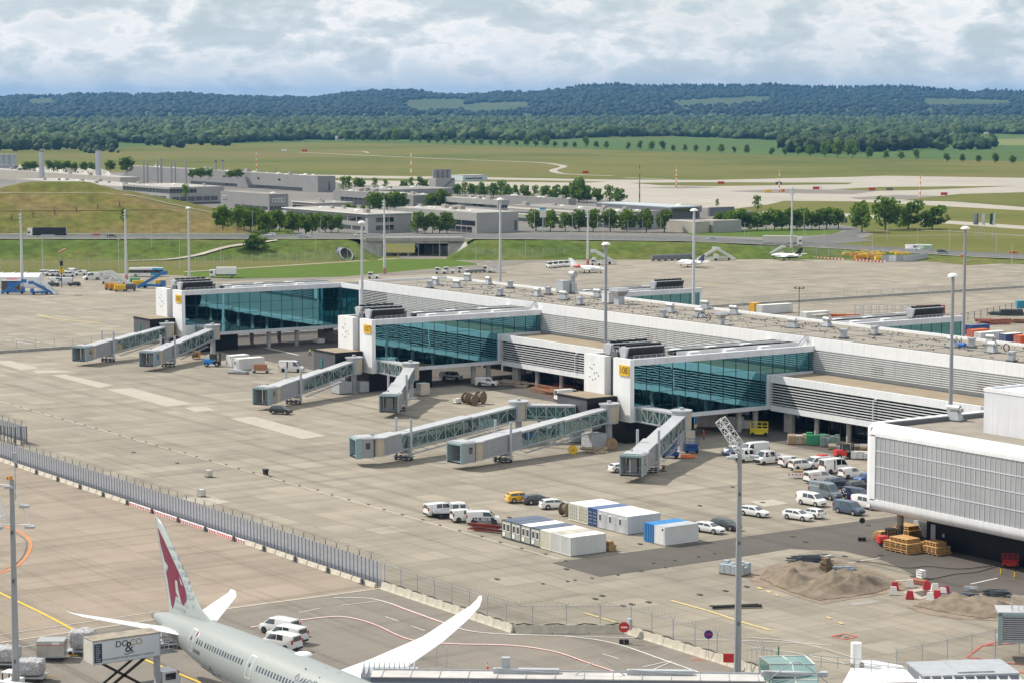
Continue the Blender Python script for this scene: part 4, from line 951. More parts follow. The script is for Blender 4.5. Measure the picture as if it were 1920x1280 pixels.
# --- the yard near the perforated hall
vat('hatch','white',1372,851,-84,'white hatchback nose-on at the left end of the vehicle row by the near gate')
vat('hatch','navy',1378,855,-84,'dark navy car beside the white hatchback at the left end of the vehicle row',rim='alloy')
vat('lvan','white2',1412,856,-90,'tall white van behind the lamp mast, first van of the row').name='parked_van'
def crewcab(x,y,d,label,flat=True):
 a,b=G(x,y);t=thing('crew_cab_truck',label,'pickup truck',(a,b,ZC[0]+.01),math.radians(d));pm=paint('paint_white',PAINT['white'])
 mb=MB();st=[(-.35,1.15,2.15,.98,.88),(.9,1.2,2.25,1.0,.9),(1.75,1.2,2.15,1.0,.84),(2.4,1.15,1.25,.98,.86),(2.95,.95,1.02,.95,.8),(3.05,.55,.62,.9,.74)];n=8;vs=[];fs=[]
 for(xx,zb,zt,wb_,wt)in st:vs+=[(xx,-wb_*.95,.4),(xx,-wb_,.6),(xx,-wb_,zb),(xx,-wt,zt),(xx,wt,zt),(xx,wb_,zb),(xx,wb_,.6),(xx,wb_*.95,.4)]
 for i in range(len(st)-1):
  for k in range(n):fs.append((i*n+k,i*n+(k+1)%n,(i+1)*n+(k+1)%n,(i+1)*n+k))
 fs+=[tuple(range(n)),tuple((len(st)-1)*n+k for k in reversed(range(n)))]
 mb.add(vs,fs).build('body',pm,t,smooth=True)
 for s in(-1,1):
  for(x0,x1)in((-.2,.75),(.95,1.85)):
   MB().add([(x0,s*1.0,1.27),(x1,s*1.01,1.27),(x1-.1*(x0>.5),s*.915,2.05),(x0+.05,s*.915,2.02)],[(0,1,2,3)]).build('side_window',vglass,t)
  MB().box(2.72,2.98,s*.75-.15,s*.75+.15,.78,1.0).build('headlight',hl,t)
 MB().add([(1.8,-.76,2.12),(2.4,-.82,1.3),(2.4,.82,1.3),(1.8,.76,2.12)],[(0,1,2,3)]).build('windscreen',vglass,t)
 MB().box(2.9,3.1,-.9,.9,.35,.8).build('bumper',trim,t)
 MB().box(-3.0,-.45,-1.0,1.0,.75,.85).build('flatbed',lgrey,t)
 for(q)in((-3.0,-.45,-1.03,-1.0),(-3.0,-.45,1.0,1.03),(-3.03,-3.0,-1.03,1.03)):MB().box(*q,.85,1.25).build('drop_side',white2,t)
 MB().box(-.5,-.42,-1.0,1.0,.85,2.1).build('headboard',lgrey,t)
 MB().box(-3,2.6,-.4,.4,.35,.75).build('chassis',trim,t)
 for xx in(-1.9,2.15):
  for s in(-1,1):
   w_=MB().tube([(0,-.11,0),(0,.11,0)],.36,16).build('wheel',rubber,t,loc=(xx,s*.87,.36));MB().tube([(0,s*.1,0),(0,s*.118,0)],.22,12).build('rim',steelrim,w_)
 return t
t=crewcab(1405,864,-90,'white crew-cab truck with a green logo on its door, second from the left');vtext(t,'C',1.4,1.03,.9,.8,greent,-1)
vtext(t,'C',1.4,1.03,.9,.8,greent,1)
crewcab(1444,868,-90,'white double-cab flatbed truck with black bumper in the vehicle row')
t=vat('svan','white',1483,874,84,'small white van with red lettering seen from behind, left of the estate van',rim='steel');vtext(t,'Dallma',-1.0,.915,1.35,.34,redt,1);
vat('svanw','white',1502,880,84,'small white passenger van behind the red and white barriers',rim='steel')
t=vat('mvan','white',1531,877,-90,'white van with a green logo and red roof load in the vehicle row');MB().box(-2.2,-.4,-.6,.6,2.0,2.12).build('roof_load',red,t);vtext(t,'C',.9,1.0,.8,.6,greent,-1)
t=vat('lvanw','white',1566,886,86,'long white van with a black vertical stripe, rear third row',rim='steel',sc_=.98);MB().box(-1.0,-.75,-1.012,1.012,.7,2.3).build('stripe',trim,t)
t=vat('mvan','white',1535,904,84,'white van with small red lettering on its flank and rear, beside the barriers',rim='steel');vtext(t,'Dallmann',-1.2,.99,1.4,.36,redt,1);vtext(t,'Dallmann',-1.2,.99,1.4,.36,redt,-1)
t=vat('svan','white',1596,896,84,'white van with red lettering partly hidden behind dark cars',rim='steel');vtext(t,'Dallma',-1.0,.92,1.35,.34,redt,1)
vat('hatch','midblue',1623,904,-90,'bright blue car with a sunlit windscreen beside the perforated hall')
vat('suv','navy',1572,914,84,'dark navy people carrier with red tail lamps, left of two dark cars',sc_=1.03)
vat('suv','black',1612,920,80,'black car with roof rails, right of the navy people carrier')
t=vat('lvanw','slate',1548,934,4,'grey-blue high-roof van with white lettering on its side',sc_=.98);vtext(t,'Storrenmoser',-1.6,1.02,1.9,.36,whitet,-1);vtext(t,'Storrenmoser',-1.6,1.02,1.9,.36,whitet,1)
t=vat('mvanw','navy',1607,938,4,'dark blue van with a round white emblem on its side');
for s in(-1,):
 mb=MB();mb.tube([(-1.9+.26*math.cos(i/10*5.2),s*1.005,1.4+.26*math.sin(i/10*5.2))for i in range(11)],.05,6);mb.build('emblem',whitet,t);vtext(t,'KAEFER',-1.6,1.0,.95,.22,whitet,-1)
vat('mvanw','white',1522,947,6,'white van with dark bonnet stripe in front of the grey-blue van');
t=sc.collection.objects[-1]
vat('mvanw','bluegrey',1592,963,6,'blue-grey van with faint pink lettering, nearest van of the yard')
vat('mvanw','white',1625,953,6,'white people van half hidden by the corner of the perforated hall')
vat('estate','white',1414,967,14,'white estate car parked alone right of the tall lamp mast')
vat('estate','white',1496,974,14,'white estate car with roof rails, nearer one of the pair')
vat('hatch','white',1523,970,185,'white hatchback with red tail lamps behind the estate car of the pair',sc_=.98)
vat('estate','white',1330,998,14,'white estate car right beside the white and blue container pair')
vat('estate','darkgrey',1361,992,14,'dark grey estate car left of the tall lamp mast',sc_=1.02)
# --- containers yard
vat('suv','yellow',974,941,78,'yellow car with a black and white sticker next to the dark estate car',sc_=.97)
vat('estate','darkgrey',1008,944,75,'dark grey estate car between the yellow and the white car')
vat('estate','white',1041,953,72,'white estate car left of the cream containers',sc_=1.02)
vat('mvanw','white',826,966,84,'white van behind the flatbed truck at the left of the containers',rim='steel')
crewcab(850,970,62,'white flatbed truck with aluminium drop sides left of the lettered van')
vat('svan','white',872,977,76,'white van with dark blue lower body between flatbed and lettered van',rim='steel')
t=vat('mvan','white',906,982,58,'white van with big white letters on a dark blue lower side',rim='steel')
mb=MB();
for s in(-1,1):mb.box(-1.6,1.6,s*.972,s*.985,.35,1.05)
mb.build('lower_panel',navym,t);vtext(t,'HUBER',-.1,.99,.72,.72,whitet,-1,1.15)
# --- other vehicles on the apron
vat('suv','black',527,776,35,'black suv standing alone under the cab of the jet bridge at the middle gate')
t=vat('lvan','white',547,697,42,'white high-roof van with a dark stripe right of the timber trolley',rim='steel');MB().box(-.9,-.6,-1.012,1.012,.7,2.3).build('stripe',trim,t)
t=vat('mvanw','white',846,712,40,'white passenger van with dark side swoosh under the middle gate',rim='steel');
vtext(t,'ROTH',-1.0,1.0,1.72,.2,redt,-1);MB().add([(-1.6,-.99,.75),(.6,-.99,.55),(1.2,-.99,.62),(-1.4,-.99,.98)],[(0,1,2,3)]).build('swoosh',trim,t)
t=vat('mvan','white',913,724,40,'white van with dark swoosh and red lettering parked nearest the louvred wing',rim='steel');vtext(t,'ROTH & SOHN',-1.0,1.0,1.62,.24,redt,-1);MB().add([(-1.8,-.99,.75),(.4,-.99,.5),(1.0,-.99,.58),(-1.6,-.99,1.0)],[(0,1,2,3)]).build('swoosh',trim,t)
vat('lvan','white',1066,752,80,'white van roof just showing behind the black bridge head of the near gate',rim='steel')
vat('hatch','white',1163,884,86,'white car almost hidden behind the cab of the rightmost jet bridge')
# --- beside the airliner
vat('mvan','white',524,1188,200,'white van parked farthest from the airliner, first of three',rim='steel')
vat('mvanw','white',538,1203,200,'white van with dark side window behind the airliner, middle of three',rim='steel')
vat('mvanw','white',527,1217,200,'white van nearest to the airliner fuselage, last of three',rim='steel')
# --- box trucks, bus, lorries
def truck(name,label,a,b,rz,L=12.5,h=3.9,box=whitep,cab='white',semi=True,z=0,boxz=1.1,w=2.5):
 t=thing(name,label,'truck',(a,b,z),rz);pm=paint('paint_'+cab,PAINT[cab]);x0=0
 MB().box(-L,-.15,-w/2,w/2,boxz,h).build('cargo_box',box,t)
 MB().box(-L-.03,-L,-w/2,w/2,boxz,h).build('rear_door',lgrey,t)
 MB().box(-L,2.2,-.45,.45,.65,boxz-.02).build('chassis',trim,t)
 mb=MB();ch=min(h-.1,3.6 if semi else 2.7);mb.ext([(-1.2,.5),(1.2,.5),(1.22,1.8),(1.1,ch),(-1.1,ch),(-1.22,1.8)],.2,2.2);mb.build('cab',pm,t)
 MB().box(2.205,2.23,-1.05,1.05,1.55,2.45).build('windscreen',vglass,t)
 for s in(-1,1):
  MB().box(1.1,2.0,s*1.225-.01,s*1.225+.01,1.5,2.3).build('side_window',vglass,t);MB().box(2.2,2.24,s*.95-.15,s*.95+.15,.7,.9).build('headlight',hl,t)
  if semi:MB().box(-L+4.5,-3.3,s*1.2-.02,s*1.2+.02,.45,boxz-.04).build('side_skirt',lgrey,t)
 xs=([-L+1.2,-L+2.5,-L+3.8,-1.6,1.4]if semi else[-L+1.6,1.3])
 for xx in xs:
  for s in(-1,1):
   w_=MB().tube([(0,-.15,0),(0,.15,0)],.5,16).build('wheel',rubber,t,loc=(xx,s*1.05,.5));MB().tube([(0,s*.14,0),(0,s*.16,0)],.28,12).build('rim',rimm,w_)
 return t
blk=M('black_tarpaulin',(.02,.02,.022),.6,var=.2);crm=M('cream_tarpaulin',(.58,.55,.49),.6,var=.06)
rzr=lambda X:math.atan2(W(1,(road_at(X+1)[0]-road_at(X)[0]))[1],W(1,(road_at(X+1)[0]-road_at(X)[0]))[0])
def on_road(x_img,off):
 X=0
 for _ in range(30):Y,z=road_at(X);Y+=off;X=(x_img-960)/FPX*math.hypot(Y,0)*(1.0+.0)
 return X,Y,z+.28
X,Y,z=on_road(62,3.5);truck('articulated_lorry','articulated lorry with a long black trailer on the raised motorway',*W(X,Y),rzr(X)+PI,L=13.6,box=blk,z=z)
X,Y,z=on_road(1494,-4.5);truck('articulated_lorry','articulated lorry with a cream trailer driving right on the motorway',*W(X,Y),rzr(X),L=13.6,box=crm,z=z)
for x_,kind,colr,off,flip,lab in((178,'hatch','red',3,1,'red car on the motorway behind the black lorry'),(209,'hatch','black',-3,0,'black car on the motorway right of the red one'),(506,'estate','white',7,1,'white car on the motorway in front of the filling station canopy'),(570,'estate','silver',-3,0,'silver car on the motorway between the canopy and the office'),(675,'mbus','cream',4,1,'cream coloured van on the motorway at the road bridge'),(1334,'hatch','silver',3.5,1,'light blue-grey car on the motorway left of the cream lorry'),(1712,'lvan','white',3,0,'white high-roof van on the motorway behind the green-marked truck'),(1769,'suv','black',-3,0,'black suv on the motorway at the right')):
 X,Y,z=on_road(x_,off);vehicle(kind,colr,*W(X,Y),rzr(X)+PI*flip,lab,name='car_on_road' if kind not in('mbus','lvan')else 'van_on_road',z=z)
a,b=G(1716,474);t=truck('catering_truck','white truck with green letters on its box beyond the yellow dollies',a,b,rzr(150)+PI,L=7,h=3.3,semi=False,z=ZC[0]+.01);vtext(t,'DO',-5.6,-1.27,2.2,1.6,greent,-1);text('lettering','DOI',1.8,greent,t,facing((-5.2,1.27,2.2),(-1,0,0),(0,0,1)),.01)
a,b=G(405,521);truck('box_truck','white box truck on the apron left of the lawn',a,b,PI/2-TH+PI+.15 if False else math.atan2(W(-1,-.1)[1],W(-1,-.1)[0]),L=7.2,h=3.6,semi=False,z=ZC[0]+.01)
def bus(x,y,d,label):
 a,b=G(x,y);t=thing('apron_bus',label,'bus',(a,b,ZC[0]+.01),d)
 MB().box(-6,6,-1.27,1.27,.32,1.25).box(-5.97,5.97,-1.25,1.25,2.35,3.0).build('body',whitep,t)
 MB().box(-5.95,5.95,-1.26,1.26,1.25,2.35).build('window_band',vglass,t)
 MB().box(-6.01,-1.8,-1.285,1.285,.33,1.24).box(-5.98,-2.4,-1.262,1.262,2.36,2.98).build('blue_rear',M('bus_blue',(.03,.38,.60),.35),t)
 MB().box(-4.5,2.5,-.9,.9,3.0,3.2).build('roof_unit',white2,t)
 text('lettering','U',.9,black,t,facing((2.4,1.275,.85),(-1,0,0),(0,0,1)),.01);text('lettering','U',.9,black,t,facing((2.4,-1.275,.85),(1,0,0),(0,0,1)),.01)
 for xx in(-3.6,3.6):
  for s in(-1,1):
   w_=MB().tube([(0,-.14,0),(0,.14,0)],.48,16).build('wheel',rubber,t,loc=(xx,s*1.16,.48));MB().tube([(0,s*.13,0),(0,s*.15,0)],.28,12).build('rim',rimm,w_)
 for s in(-1,1):MB().box(6.0,6.03,s*.95-.15,s*.95+.15,.6,.8).build('headlight',hl,t)
 return t
left=math.atan2(W(-1,0)[1],W(-1,0)[0])
bus(274,519,left,'white and turquoise apron bus parked beside the lamp mast')
# ------ jet bridges
brg=M('bridge_grey',(.40,.42,.44),.45,var=.08,vs=.8);brg2=M('bridge_panel_grey',(.30,.31,.33),.5,var=.08,vs=.8);brroof=M('bridge_roof',(.42,.43,.45),.5,var=.12,vs=.6)
cabt=M('cab_blue_green',(.26,.36,.38),.45,var=.1,vs=.8);cabin=M('cab_interior',(.10,.11,.12),.7,var=.3,vs=1.)
def section(t,p,q,w,h,mat_side,name,glass=True,bays=5,panels=0):
 "one telescoping tunnel section from p to q (floor centre points, local coordinates)"
 p=Vector(p);q=Vector(q);d=q-p;L=d.length;ry=-math.asin(d.z/L);rz=math.atan2(d.y,d.x)
 s=obj(name,MB().box(0,L,-w/2,w/2,0,.22).mesh('floor',brg),t,p,(0,ry,rz))
 MB().box(-.02,L+.02,-w/2-.06,w/2+.06,h-.2,h).build('roof',brroof,s)
 if glass:
  MB().box(.1,L-.1,-w/2+.06,-w/2+.12,.22,h-.2).build('window',tealp,s);MB().box(.1,L-.1,w/2-.12,w/2-.06,.22,h-.2).build('window',tealp,s)
  mb=MB();st=L/bays
  for sy in(-1,1):
   y=sy*(w/2)
   mb.box(0,L,y-.06,y+.06,.12,.3);mb.box(0,L,y-.06,y+.06,h-.34,h-.16)
   for k in range(bays+1):mb.box(k*st-.06,k*st+.06,y-.06,y+.06,.3,h-.34)
   for k in range(bays):
    x0,x1=k*st,(k+1)*st
    if k%2:x0,x1=x1,x0
    mb.bar((x0,y,.3),(x1,y,h-.34),.09)
  for k in range(int(L/.8)):
   for sy in(-1,1):mb.box(k*.8+.4,k*.8+.43,sy*(w/2-.05)-.012,sy*(w/2-.05)+.012,.3,h-.3)
  mb.build('truss_frame',brg,s)
 else:
  MB().box(0,L,-w/2,-w/2+.1,.22,h-.2).build('side_panel',brg2,s);MB().box(0,L,w/2-.1,w/2,.22,h-.2).build('side_panel',brg2,s)
  mb=MB();k=max(2,panels)
  for i in range(k+1):
   x=i*L/k
   for sy in(-1,1):mb.box(x-.05,x+.05,sy*w/2-.04,sy*w/2+.04,.1,h-.1)
  mb.build('panel_rib',brg,s)
 return s
def jetbridge(label,rot,wheel,ext,cabang=0.,solid=.28,zc=1.35,nsec=3,tall=5.6,stair=None):
 "rot: rotunda centre, wheel: drive column on the ground, ext: metres from wheels to the cab front"
 R0=Vector(rot);Wd=Vector(wheel)-R0;D=Wd.length;u=Wd.normalized();ang=math.atan2(u.y,u.x)
 t=thing('jet_bridge',label,'jet bridge',(R0.x,R0.y,0),ang,'jet bridges at the gates')
 zr=4.15;T=D+ext-4.2;fz=lambda x:zr+(zc-zr)*(x-1.6)/(T-1.6)
 MB().cyl(0,0,zr-.1,zr+3.3,1.75,n=20).build('rotunda',brg,t,smooth=True);MB().cyl(0,0,zr+3.3,zr+3.55,1.95,n=20).cyl(0,0,zr+3.55,zr+4.0,.4).build('rotunda_roof',brroof,t)
 mb=MB()
 for i in range(9):
  a0=1.0+i*.24;x0,y0,x1,y1=1.79*math.cos(a0),1.79*math.sin(a0),1.79*math.cos(a0+.24),1.79*math.sin(a0+.24);mb.add([(x0,y0,zr+.2),(x1,y1,zr+.2),(x1,y1,zr+3.1),(x0,y0,zr+3.1)],[(0,1,2,3)])
 for i in range(9):
  a0=-1.0-i*.24;x0,y0,x1,y1=1.79*math.cos(a0),1.79*math.sin(a0),1.79*math.cos(a0-.24),1.79*math.sin(a0-.24);mb.add([(x0,y0,zr+.2),(x1,y1,zr+.2),(x1,y1,zr+3.1),(x0,y0,zr+3.1)],[(0,1,2,3)])
 mb.build('rotunda_curtain',tan,t)
 MB().cyl(0,0,0,zr-.05,.62,n=16).build('rotunda_column',lgrey,t,smooth=True);MB().cyl(0,0,0,.3,1.5,n=20).build('footing',concm,t)
 cuts=[1.6,1.6+(T-1.6)*.36,1.6+(T-1.6)*(1-solid-.02),T]
 dims=[(2.2,2.75),(2.55,3.0),(2.9,3.3)]
 for i in range(3):
  x0,x1=cuts[i]-(.5 if i else 0),cuts[i+1];w_,h_=dims[i]
  section(t,(x0,0,fz(x0)-.05*i),(x1,0,fz(x1)-.05*i),w_,h_,brg,'tunnel_section',glass=(i<2),bays=max(3,int((x1-x0)/2.1)),panels=max(3,int((x1-x0)/1.9)))
 mb=MB();x0,x1=3.0,cuts[2]-1
 for s in(-.7,.7):mb.bar((x0,s,fz(x0)-.35),(x1,s,fz(x1)-.35),.12)
 mb.bar((x0+3,1.5,fz(x0+3)-.6),(x1,1.5,fz(x1)-.9),.1);mb.bar((x0+3,1.9,fz(x0+3)-.6),(x1,1.9,fz(x1)-.9),.1)
 for k in range(10):xx=x0+3+k*(x1-x0-3)/9;mb.bar((xx,-.7,fz(xx)-.4),(xx,1.9,fz(xx)-.7),.07)
 mb.build('cable_tray',greyp,t)
 cx=T;fzc=fz(T)-.1;c=obj('cab',MB().box(1.0,4.0,-1.75,1.75,-.05,.15).mesh('cab_floor',greyp),t,(cx,0,fzc),(0,0,cabang))
 mb=MB()
 for s in(-1,1):
  pts=[(0+1.62*math.cos(q),1.62*math.sin(q))for q in[s*(.35+k*.25)for k in range(8)]]
  for(xa,ya),(xb,yb)in zip(pts,pts[1:]):mb.add([(xa,ya,.05),(xb,yb,.05),(xb,yb,3.1),(xa,ya,3.1)],[(0,1,2,3)])
 mb.build('cab_curtain',tan,c)
 MB().cyl(0,0,3.1,3.35,1.9,n=18).build('cab_roof',brroof,c)
 mb=MB();mb.ext([(-1.95,3.35),(1.95,3.35),(1.95,3.2),(-1.95,3.2)],1.0,4.3);mb.ext([(-1.6,3.6),(1.6,3.6),(1.9,3.35),(-1.9,3.35)],1.2,3.9);mb.build('cab_roof',brroof,c)
 for s in(-1,1):
  MB().box(1.3,3.5,s*1.78-.08,s*1.78+.08,.05,3.2).build('cab_side',brg2,c)
  MB().box(1.9,2.7,s*1.87-.01,s*1.87+.01,1.5,2.6).build('cab_window',vglass,c)
  MB().box(3.4,4.5,s*1.85-.1,s*1.85+.1,-.1,3.3).build('canopy_bellows',cabt,c)
 MB().box(3.4,4.45,-1.9,1.9,3.05,3.4).build('canopy_bellows',cabt,c)
 MB().box(1.0,1.1,-1.7,1.7,.1,3.2).build('cab_inner_wall',cabin,c);MB().box(1.6,1.68,-.8,.3,.15,2.5).box(2.4,2.45,-1.6,1.6,1.0,1.08).box(2.4,2.45,-1.6,1.6,.5,.56).box(2.4,2.45,-1.0,-.94,.1,2.6).box(2.4,2.45,.9,.96,.1,2.6).build('cab_rails',lgrey,c)
 MB().box(4.0,4.35,-1.75,1.75,-.12,.1).build('cab_bumper',rubber,c);MB().cyl(.6,-.9,3.4,3.9,.22).build('beacon',lgrey,c)
 xw=D;hw=fz(xw)-.25
 for s in(-1,1):
  MB().cyl(xw,s*1.85,.75,hw+tall,.24,n=14).build('lift_column',lgrey,t,smooth=True)
 MB().box(xw-.25,xw+.25,-1.9,1.9,max(.9,hw-.5),hw).build('cross_beam',greyp,t)
 bg=MB().box(-.3,.3,-1.3,1.3,.45,.8).box(-1.0,1.0,-.3,.3,.4,.75).build('bogie',dgrey,t,loc=(xw,0,0),rot=(0,0,.5))
 for s in(-1,1):
  for k in(-.42,.42):
   MB().tube([(k-.17,0,0),(k+.17,0,0)],.48,16).build('wheel',rubber,bg,loc=(0,s*.95,.48),rot=(0,0,PI/2*0)).rotation_euler=(0,0,PI/2)
 MB().tube([(-1.6,-1.5,.5),(1.6,-1.5,.5),(1.6,1.5,.5),(-1.6,1.5,.5),(-1.6,-1.5,.5)],.05,6).tube([(-1.6,-1.5,.9),(1.6,-1.5,.9),(1.6,1.5,.9),(-1.6,1.5,.9),(-1.6,-1.5,.9)],.04,6).build('guard_rail',lgrey,bg)
 mb=MB();mb.tube([(xw-.9,-1.6,hw+1.6),(xw-.9,-1.75,hw+.2),(xw-1.0,-1.8,hw-.8),(xw-1.4,-1.8,hw-1.0),(xw-1.7,-1.8,hw-.6),(xw-1.5,-1.8,hw+.3)],.12,8)
 mb.box(xw-1.3,xw-.9,-2.0,-1.65,hw,hw+1.5);mb.build('hose',rubber,t)
 if stair is not None:
  st_=MB();
  for s in(-.45,.45):st_.bar((s,0,fz(stair)+.0),(s,5.2,.1),.1,.25)
  for k in range(9):st_.box(-.45,.45,.4+k*.55,.6+k*.55,fz(stair)*(1-(k+1)/10.),fz(stair)*(1-(k+1)/10.)+.05)
  for s in(-.5,.5):st_.tube([(s,0,fz(stair)+1),(s,5.2,1.1),(s,5.2,.1)],.04,6)
  o=st_.build('service_stair',lgrey,t,loc=(stair,-1.5,0),rot=(0,0,PI+.5))
 return t
def corridor(label,p,q,z=4.15,w=2.3,h=2.9,posts=()):
 p=Vector((*p,z));q=Vector((*q,z));t=thing('fixed_walkway',label,'walkway',p)
 section(t,(0,0,0),q-p,w,h,brg,'tunnel_section',True,max(3,int((q-p).length/1.7)))
 for f in posts:v=(q-p)*f;MB().cyl(v.x,v.y,-z,0,.3,n=12).build('support',lgrey,t)
 return t
jetbridge('left jet bridge of the farthest gate, farthest from the viewer',(-521.8,250),(-513.5,230.4),10.5,.15)
jetbridge('right jet bridge of the farthest gate, above the blue telehandler',(-510.7,257.0),(-496.2,237.9),10.5,.0)
jetbridge('left jet bridge of the middle gate, with a black car beneath its cab',(-429.6,249.8),(-419.9,229.7),11.5,.05)
jetbridge('right jet bridge of the middle gate, steeply angled towards the viewer',(-413.7,254.3),(-398.6,241.9),10.5,-.05,solid=.33)
jetbridge('longest jet bridge, leftmost at the near gate, joined to a glazed walkway',(-349.4,238.0),(-342.9,209.3),10.5,-.45,solid=.10,zc=1.6)
jetbridge('middle jet bridge of the near gate with a service stair and cable drums beneath',(-337.4,249.8),(-331.1,222.3),11.5,-.1,stair=8.0)
jetbridge('right jet bridge of the near gate, pointing at the viewer beside blue lifts',(-322.6,254.9),(-307.8,236.1),11.0,.0,solid=.3)
corridor('short glazed walkway from the farthest gate to its right jet bridge',(-519,257.5),(-511.5,257.2))
corridor('short glazed walkway from the middle gate to its right jet bridge',(-427,255.2),(-415,254.6))
corridor('short glazed walkway from the near gate to its right jet bridge',(-335,255.2),(-324,255.0))
corridor('long glazed walkway from the black bridge head of the near gate to the leftmost bridge',(-344.5,246.2),(-348.5,239.4)if False else(-349.0,239.6),posts=(.55,))if False else None
a1,b1=G(1083,760,7.0);corridor('long glazed walkway linking the black bridge head of the near gate to the leftmost bridge',(-342.8,246.2),(-348.4,239.2),posts=(.75,))
def cabinet(x,y,w,d,h,label,mat=lgrey,nm='power_cabinet'):
 a,b=G(x,y);t=thing(nm,label,'cabinet',(a,b,ZC[0]+.01));MB().box(-w/2,w/2,-d/2,d/2,.1,h).build('housing',mat,t);MB().box(-w/2-.05,w/2+.05,-d/2-.05,d/2+.05,0,.1).build('plinth',dgrey,t)
 mb=MB()
 for i in range(3):
  for k in range(3):mb.box(-w/2+.2+i*w/3,-w/2+.2+i*w/3+.3,-d/2-.02,-d/2,.4+k*h/3.4,.48+k*h/3.4)
 mb.build('vents',dgrey,t);return t
cabinet(1114,838,3.2,3.4,2.5,'large grey ground-power cabinet under the middle bridge of the near gate');cabinet(1079,828,2.2,2.6,2.1,'grey cabinet left of the large one under the near gate')
cabinet(641,737,3.4,3.2,2.5,'large grey ground-power cabinet under the left bridge of the middle gate');cabinet(678,735,2.6,2.2,2.3,'grey cabinet behind the rotunda column of the middle gate')
cabinet(793,741,2.0,2.2,2.6,'shiny metal kiosk at the black core of the middle gate',silver,'metal_kiosk');cabinet(1288,837,2.0,2.2,2.9,'shiny metal kiosk beside the right bridge of the near gate',silver,'metal_kiosk')
# ------ masts, lamps, fences, containers, equipment
ORD=['first','second','third','fourth','fifth','sixth','seventh','eighth','ninth','tenth','eleventh','twelfth','thirteenth','fourteenth','fifteenth','sixteenth','seventeenth','eighteenth','nineteenth','twentieth']
def ordn(i):return ORD[i]if i<20 else['twenty','thirty','forty','fifty'][(i+1)//10-2]+('-'+ORD[(i+1)%10-1]if(i+1)%10 else 'th')
def on_ray(x,b):
 lo,hi=-1200.,0.
 for _ in range(50):
  m=(lo+hi)/2
  if PJ(m,b,0)[0]<x:lo=m
  else:hi=m
 return lo
def ztop(a,b,y):
 lo,hi=0.,120.
 for _ in range(40):
  m=(lo+hi)/2
  if PJ(a,b,m)[1]>y:lo=m
  else:hi=m
 return lo
mastm=M('mast_steel',(.30,.31,.33),.45,var=.08,vs=.4);mastl=M('mast_light_steel',(.55,.57,.60),.45,var=.1,vs=.4)
def dome_mast(x,b,yt,lab,r0=.42,mat=None,base=None):
 a=on_ray(x,b)if base is None else base[0];b=b if base is None else base[1];h=ztop(a,b,yt);mat=mat or mastl
 t=thing('dome_light_mast',lab,'light mast',(a,b,0),0,'tall light masts with a dome head')
 MB().cyl(0,0,0,h-.6,r0,r0*.62,12).build('mast_pole',mat,t,smooth=True);MB().dome(0,0,h-.6,.95,.6).build('dome_head',whitep,t,smooth=True);MB().cyl(0,0,0,.25,1.0).build('mast_footing',concm,t)
 return h
for x,b,yt,lab in((680,283,414,'light mast with white dome head rising behind the concrete tower of the middle gate'),(1135,283,454,'grey dome-headed light mast rising beside the roof chillers of the near gate'),(1780,283,512,'dome-headed light mast standing behind the white perforated hall'),(938,336,371,'dome-headed light mast behind the far end of the pier'),(1299,330,391,'dome-headed light mast in front of the middle far gate glass'),(1803,326.5,424,'dome-headed light mast at the far gate building near the right edge')):
 dome_mast(x,b,yt,lab,mat=mastm if x in(1135,1780,1803)else mastl)
dome_mast(0,0,388,'dome-headed light mast behind the roof of the farthest gate, left',base=G(355,530))
def flood_mast(x,yb,yt,lab,base=None):
 a,b=G(x,yb);h=HT(x,yb,yt);t=thing('floodlight_mast',lab,'light mast',(a,b,0),-.3,'floodlight masts with lamp racks')
 MB().cyl(0,0,0,h,.55,.26,10).build('mast_pole',mastl,t,smooth=True)
 MB().cyl(0,0,.1,2.2,.64,.60,10).build('warning_band',M('warning_band_red',(.45,.2,.18),.6,var=.6,vs=1.5),t)
 mb=MB()
 for k in range(3):mb.box(-1.7,1.7,-.06,.06,h-3.0+k*1.1,h-2.9+k*1.1)
 mb.box(-1.7,-1.6,-.06,.06,h-3,h-.7).box(1.6,1.7,-.06,.06,h-3,h-.7).cyl(0,0,h,h+2,.04,n=5);mb.build('lamp_rack',lgrey,t)
 for k in range(3):
  for s in(-1.35,-.6,.6,1.35):MB().box(s-.28,s+.28,-.5,.1,h-2.95+k*1.1,h-2.65+k*1.1).build('floodlight',lgrey,t)
for x,yb,yt,lab in((42,550,400,'floodlight mast at the left edge beside the blue passenger steps'),(237,528,393,'floodlight mast beside the turquoise apron bus'),(721,514,375,'floodlight mast right of the lawn behind the far gate roof'),(1102,497,393,'floodlight mast behind the white jet with the red engine'),(1484,480,352,'floodlight mast behind the black and white jet')):
 flood_mast(x,yb,yt,lab)
def lattice(mb,p,q,w,n=6,r=.07):
 p,q=Vector(p),Vector(q);d=(q-p).normalized();s=d.orthogonal().normalized();s2=d.cross(s)
 cs=[s*w/2*i+s2*w/2*j for i,j in((1,1),(1,-1),(-1,-1),(-1,1))]
 for c in cs:mb.tube([p+c,q+c],r,6)
 for k in range(n):
  a=p+(q-p)*k/n;b=p+(q-p)*(k+1)/n
  for i in range(4):mb.tube([a+cs[i],b+cs[(i+1)%4]],r*.6,5);mb.tube([a+cs[i],a+cs[(i+1)%4]],r*.6,5)
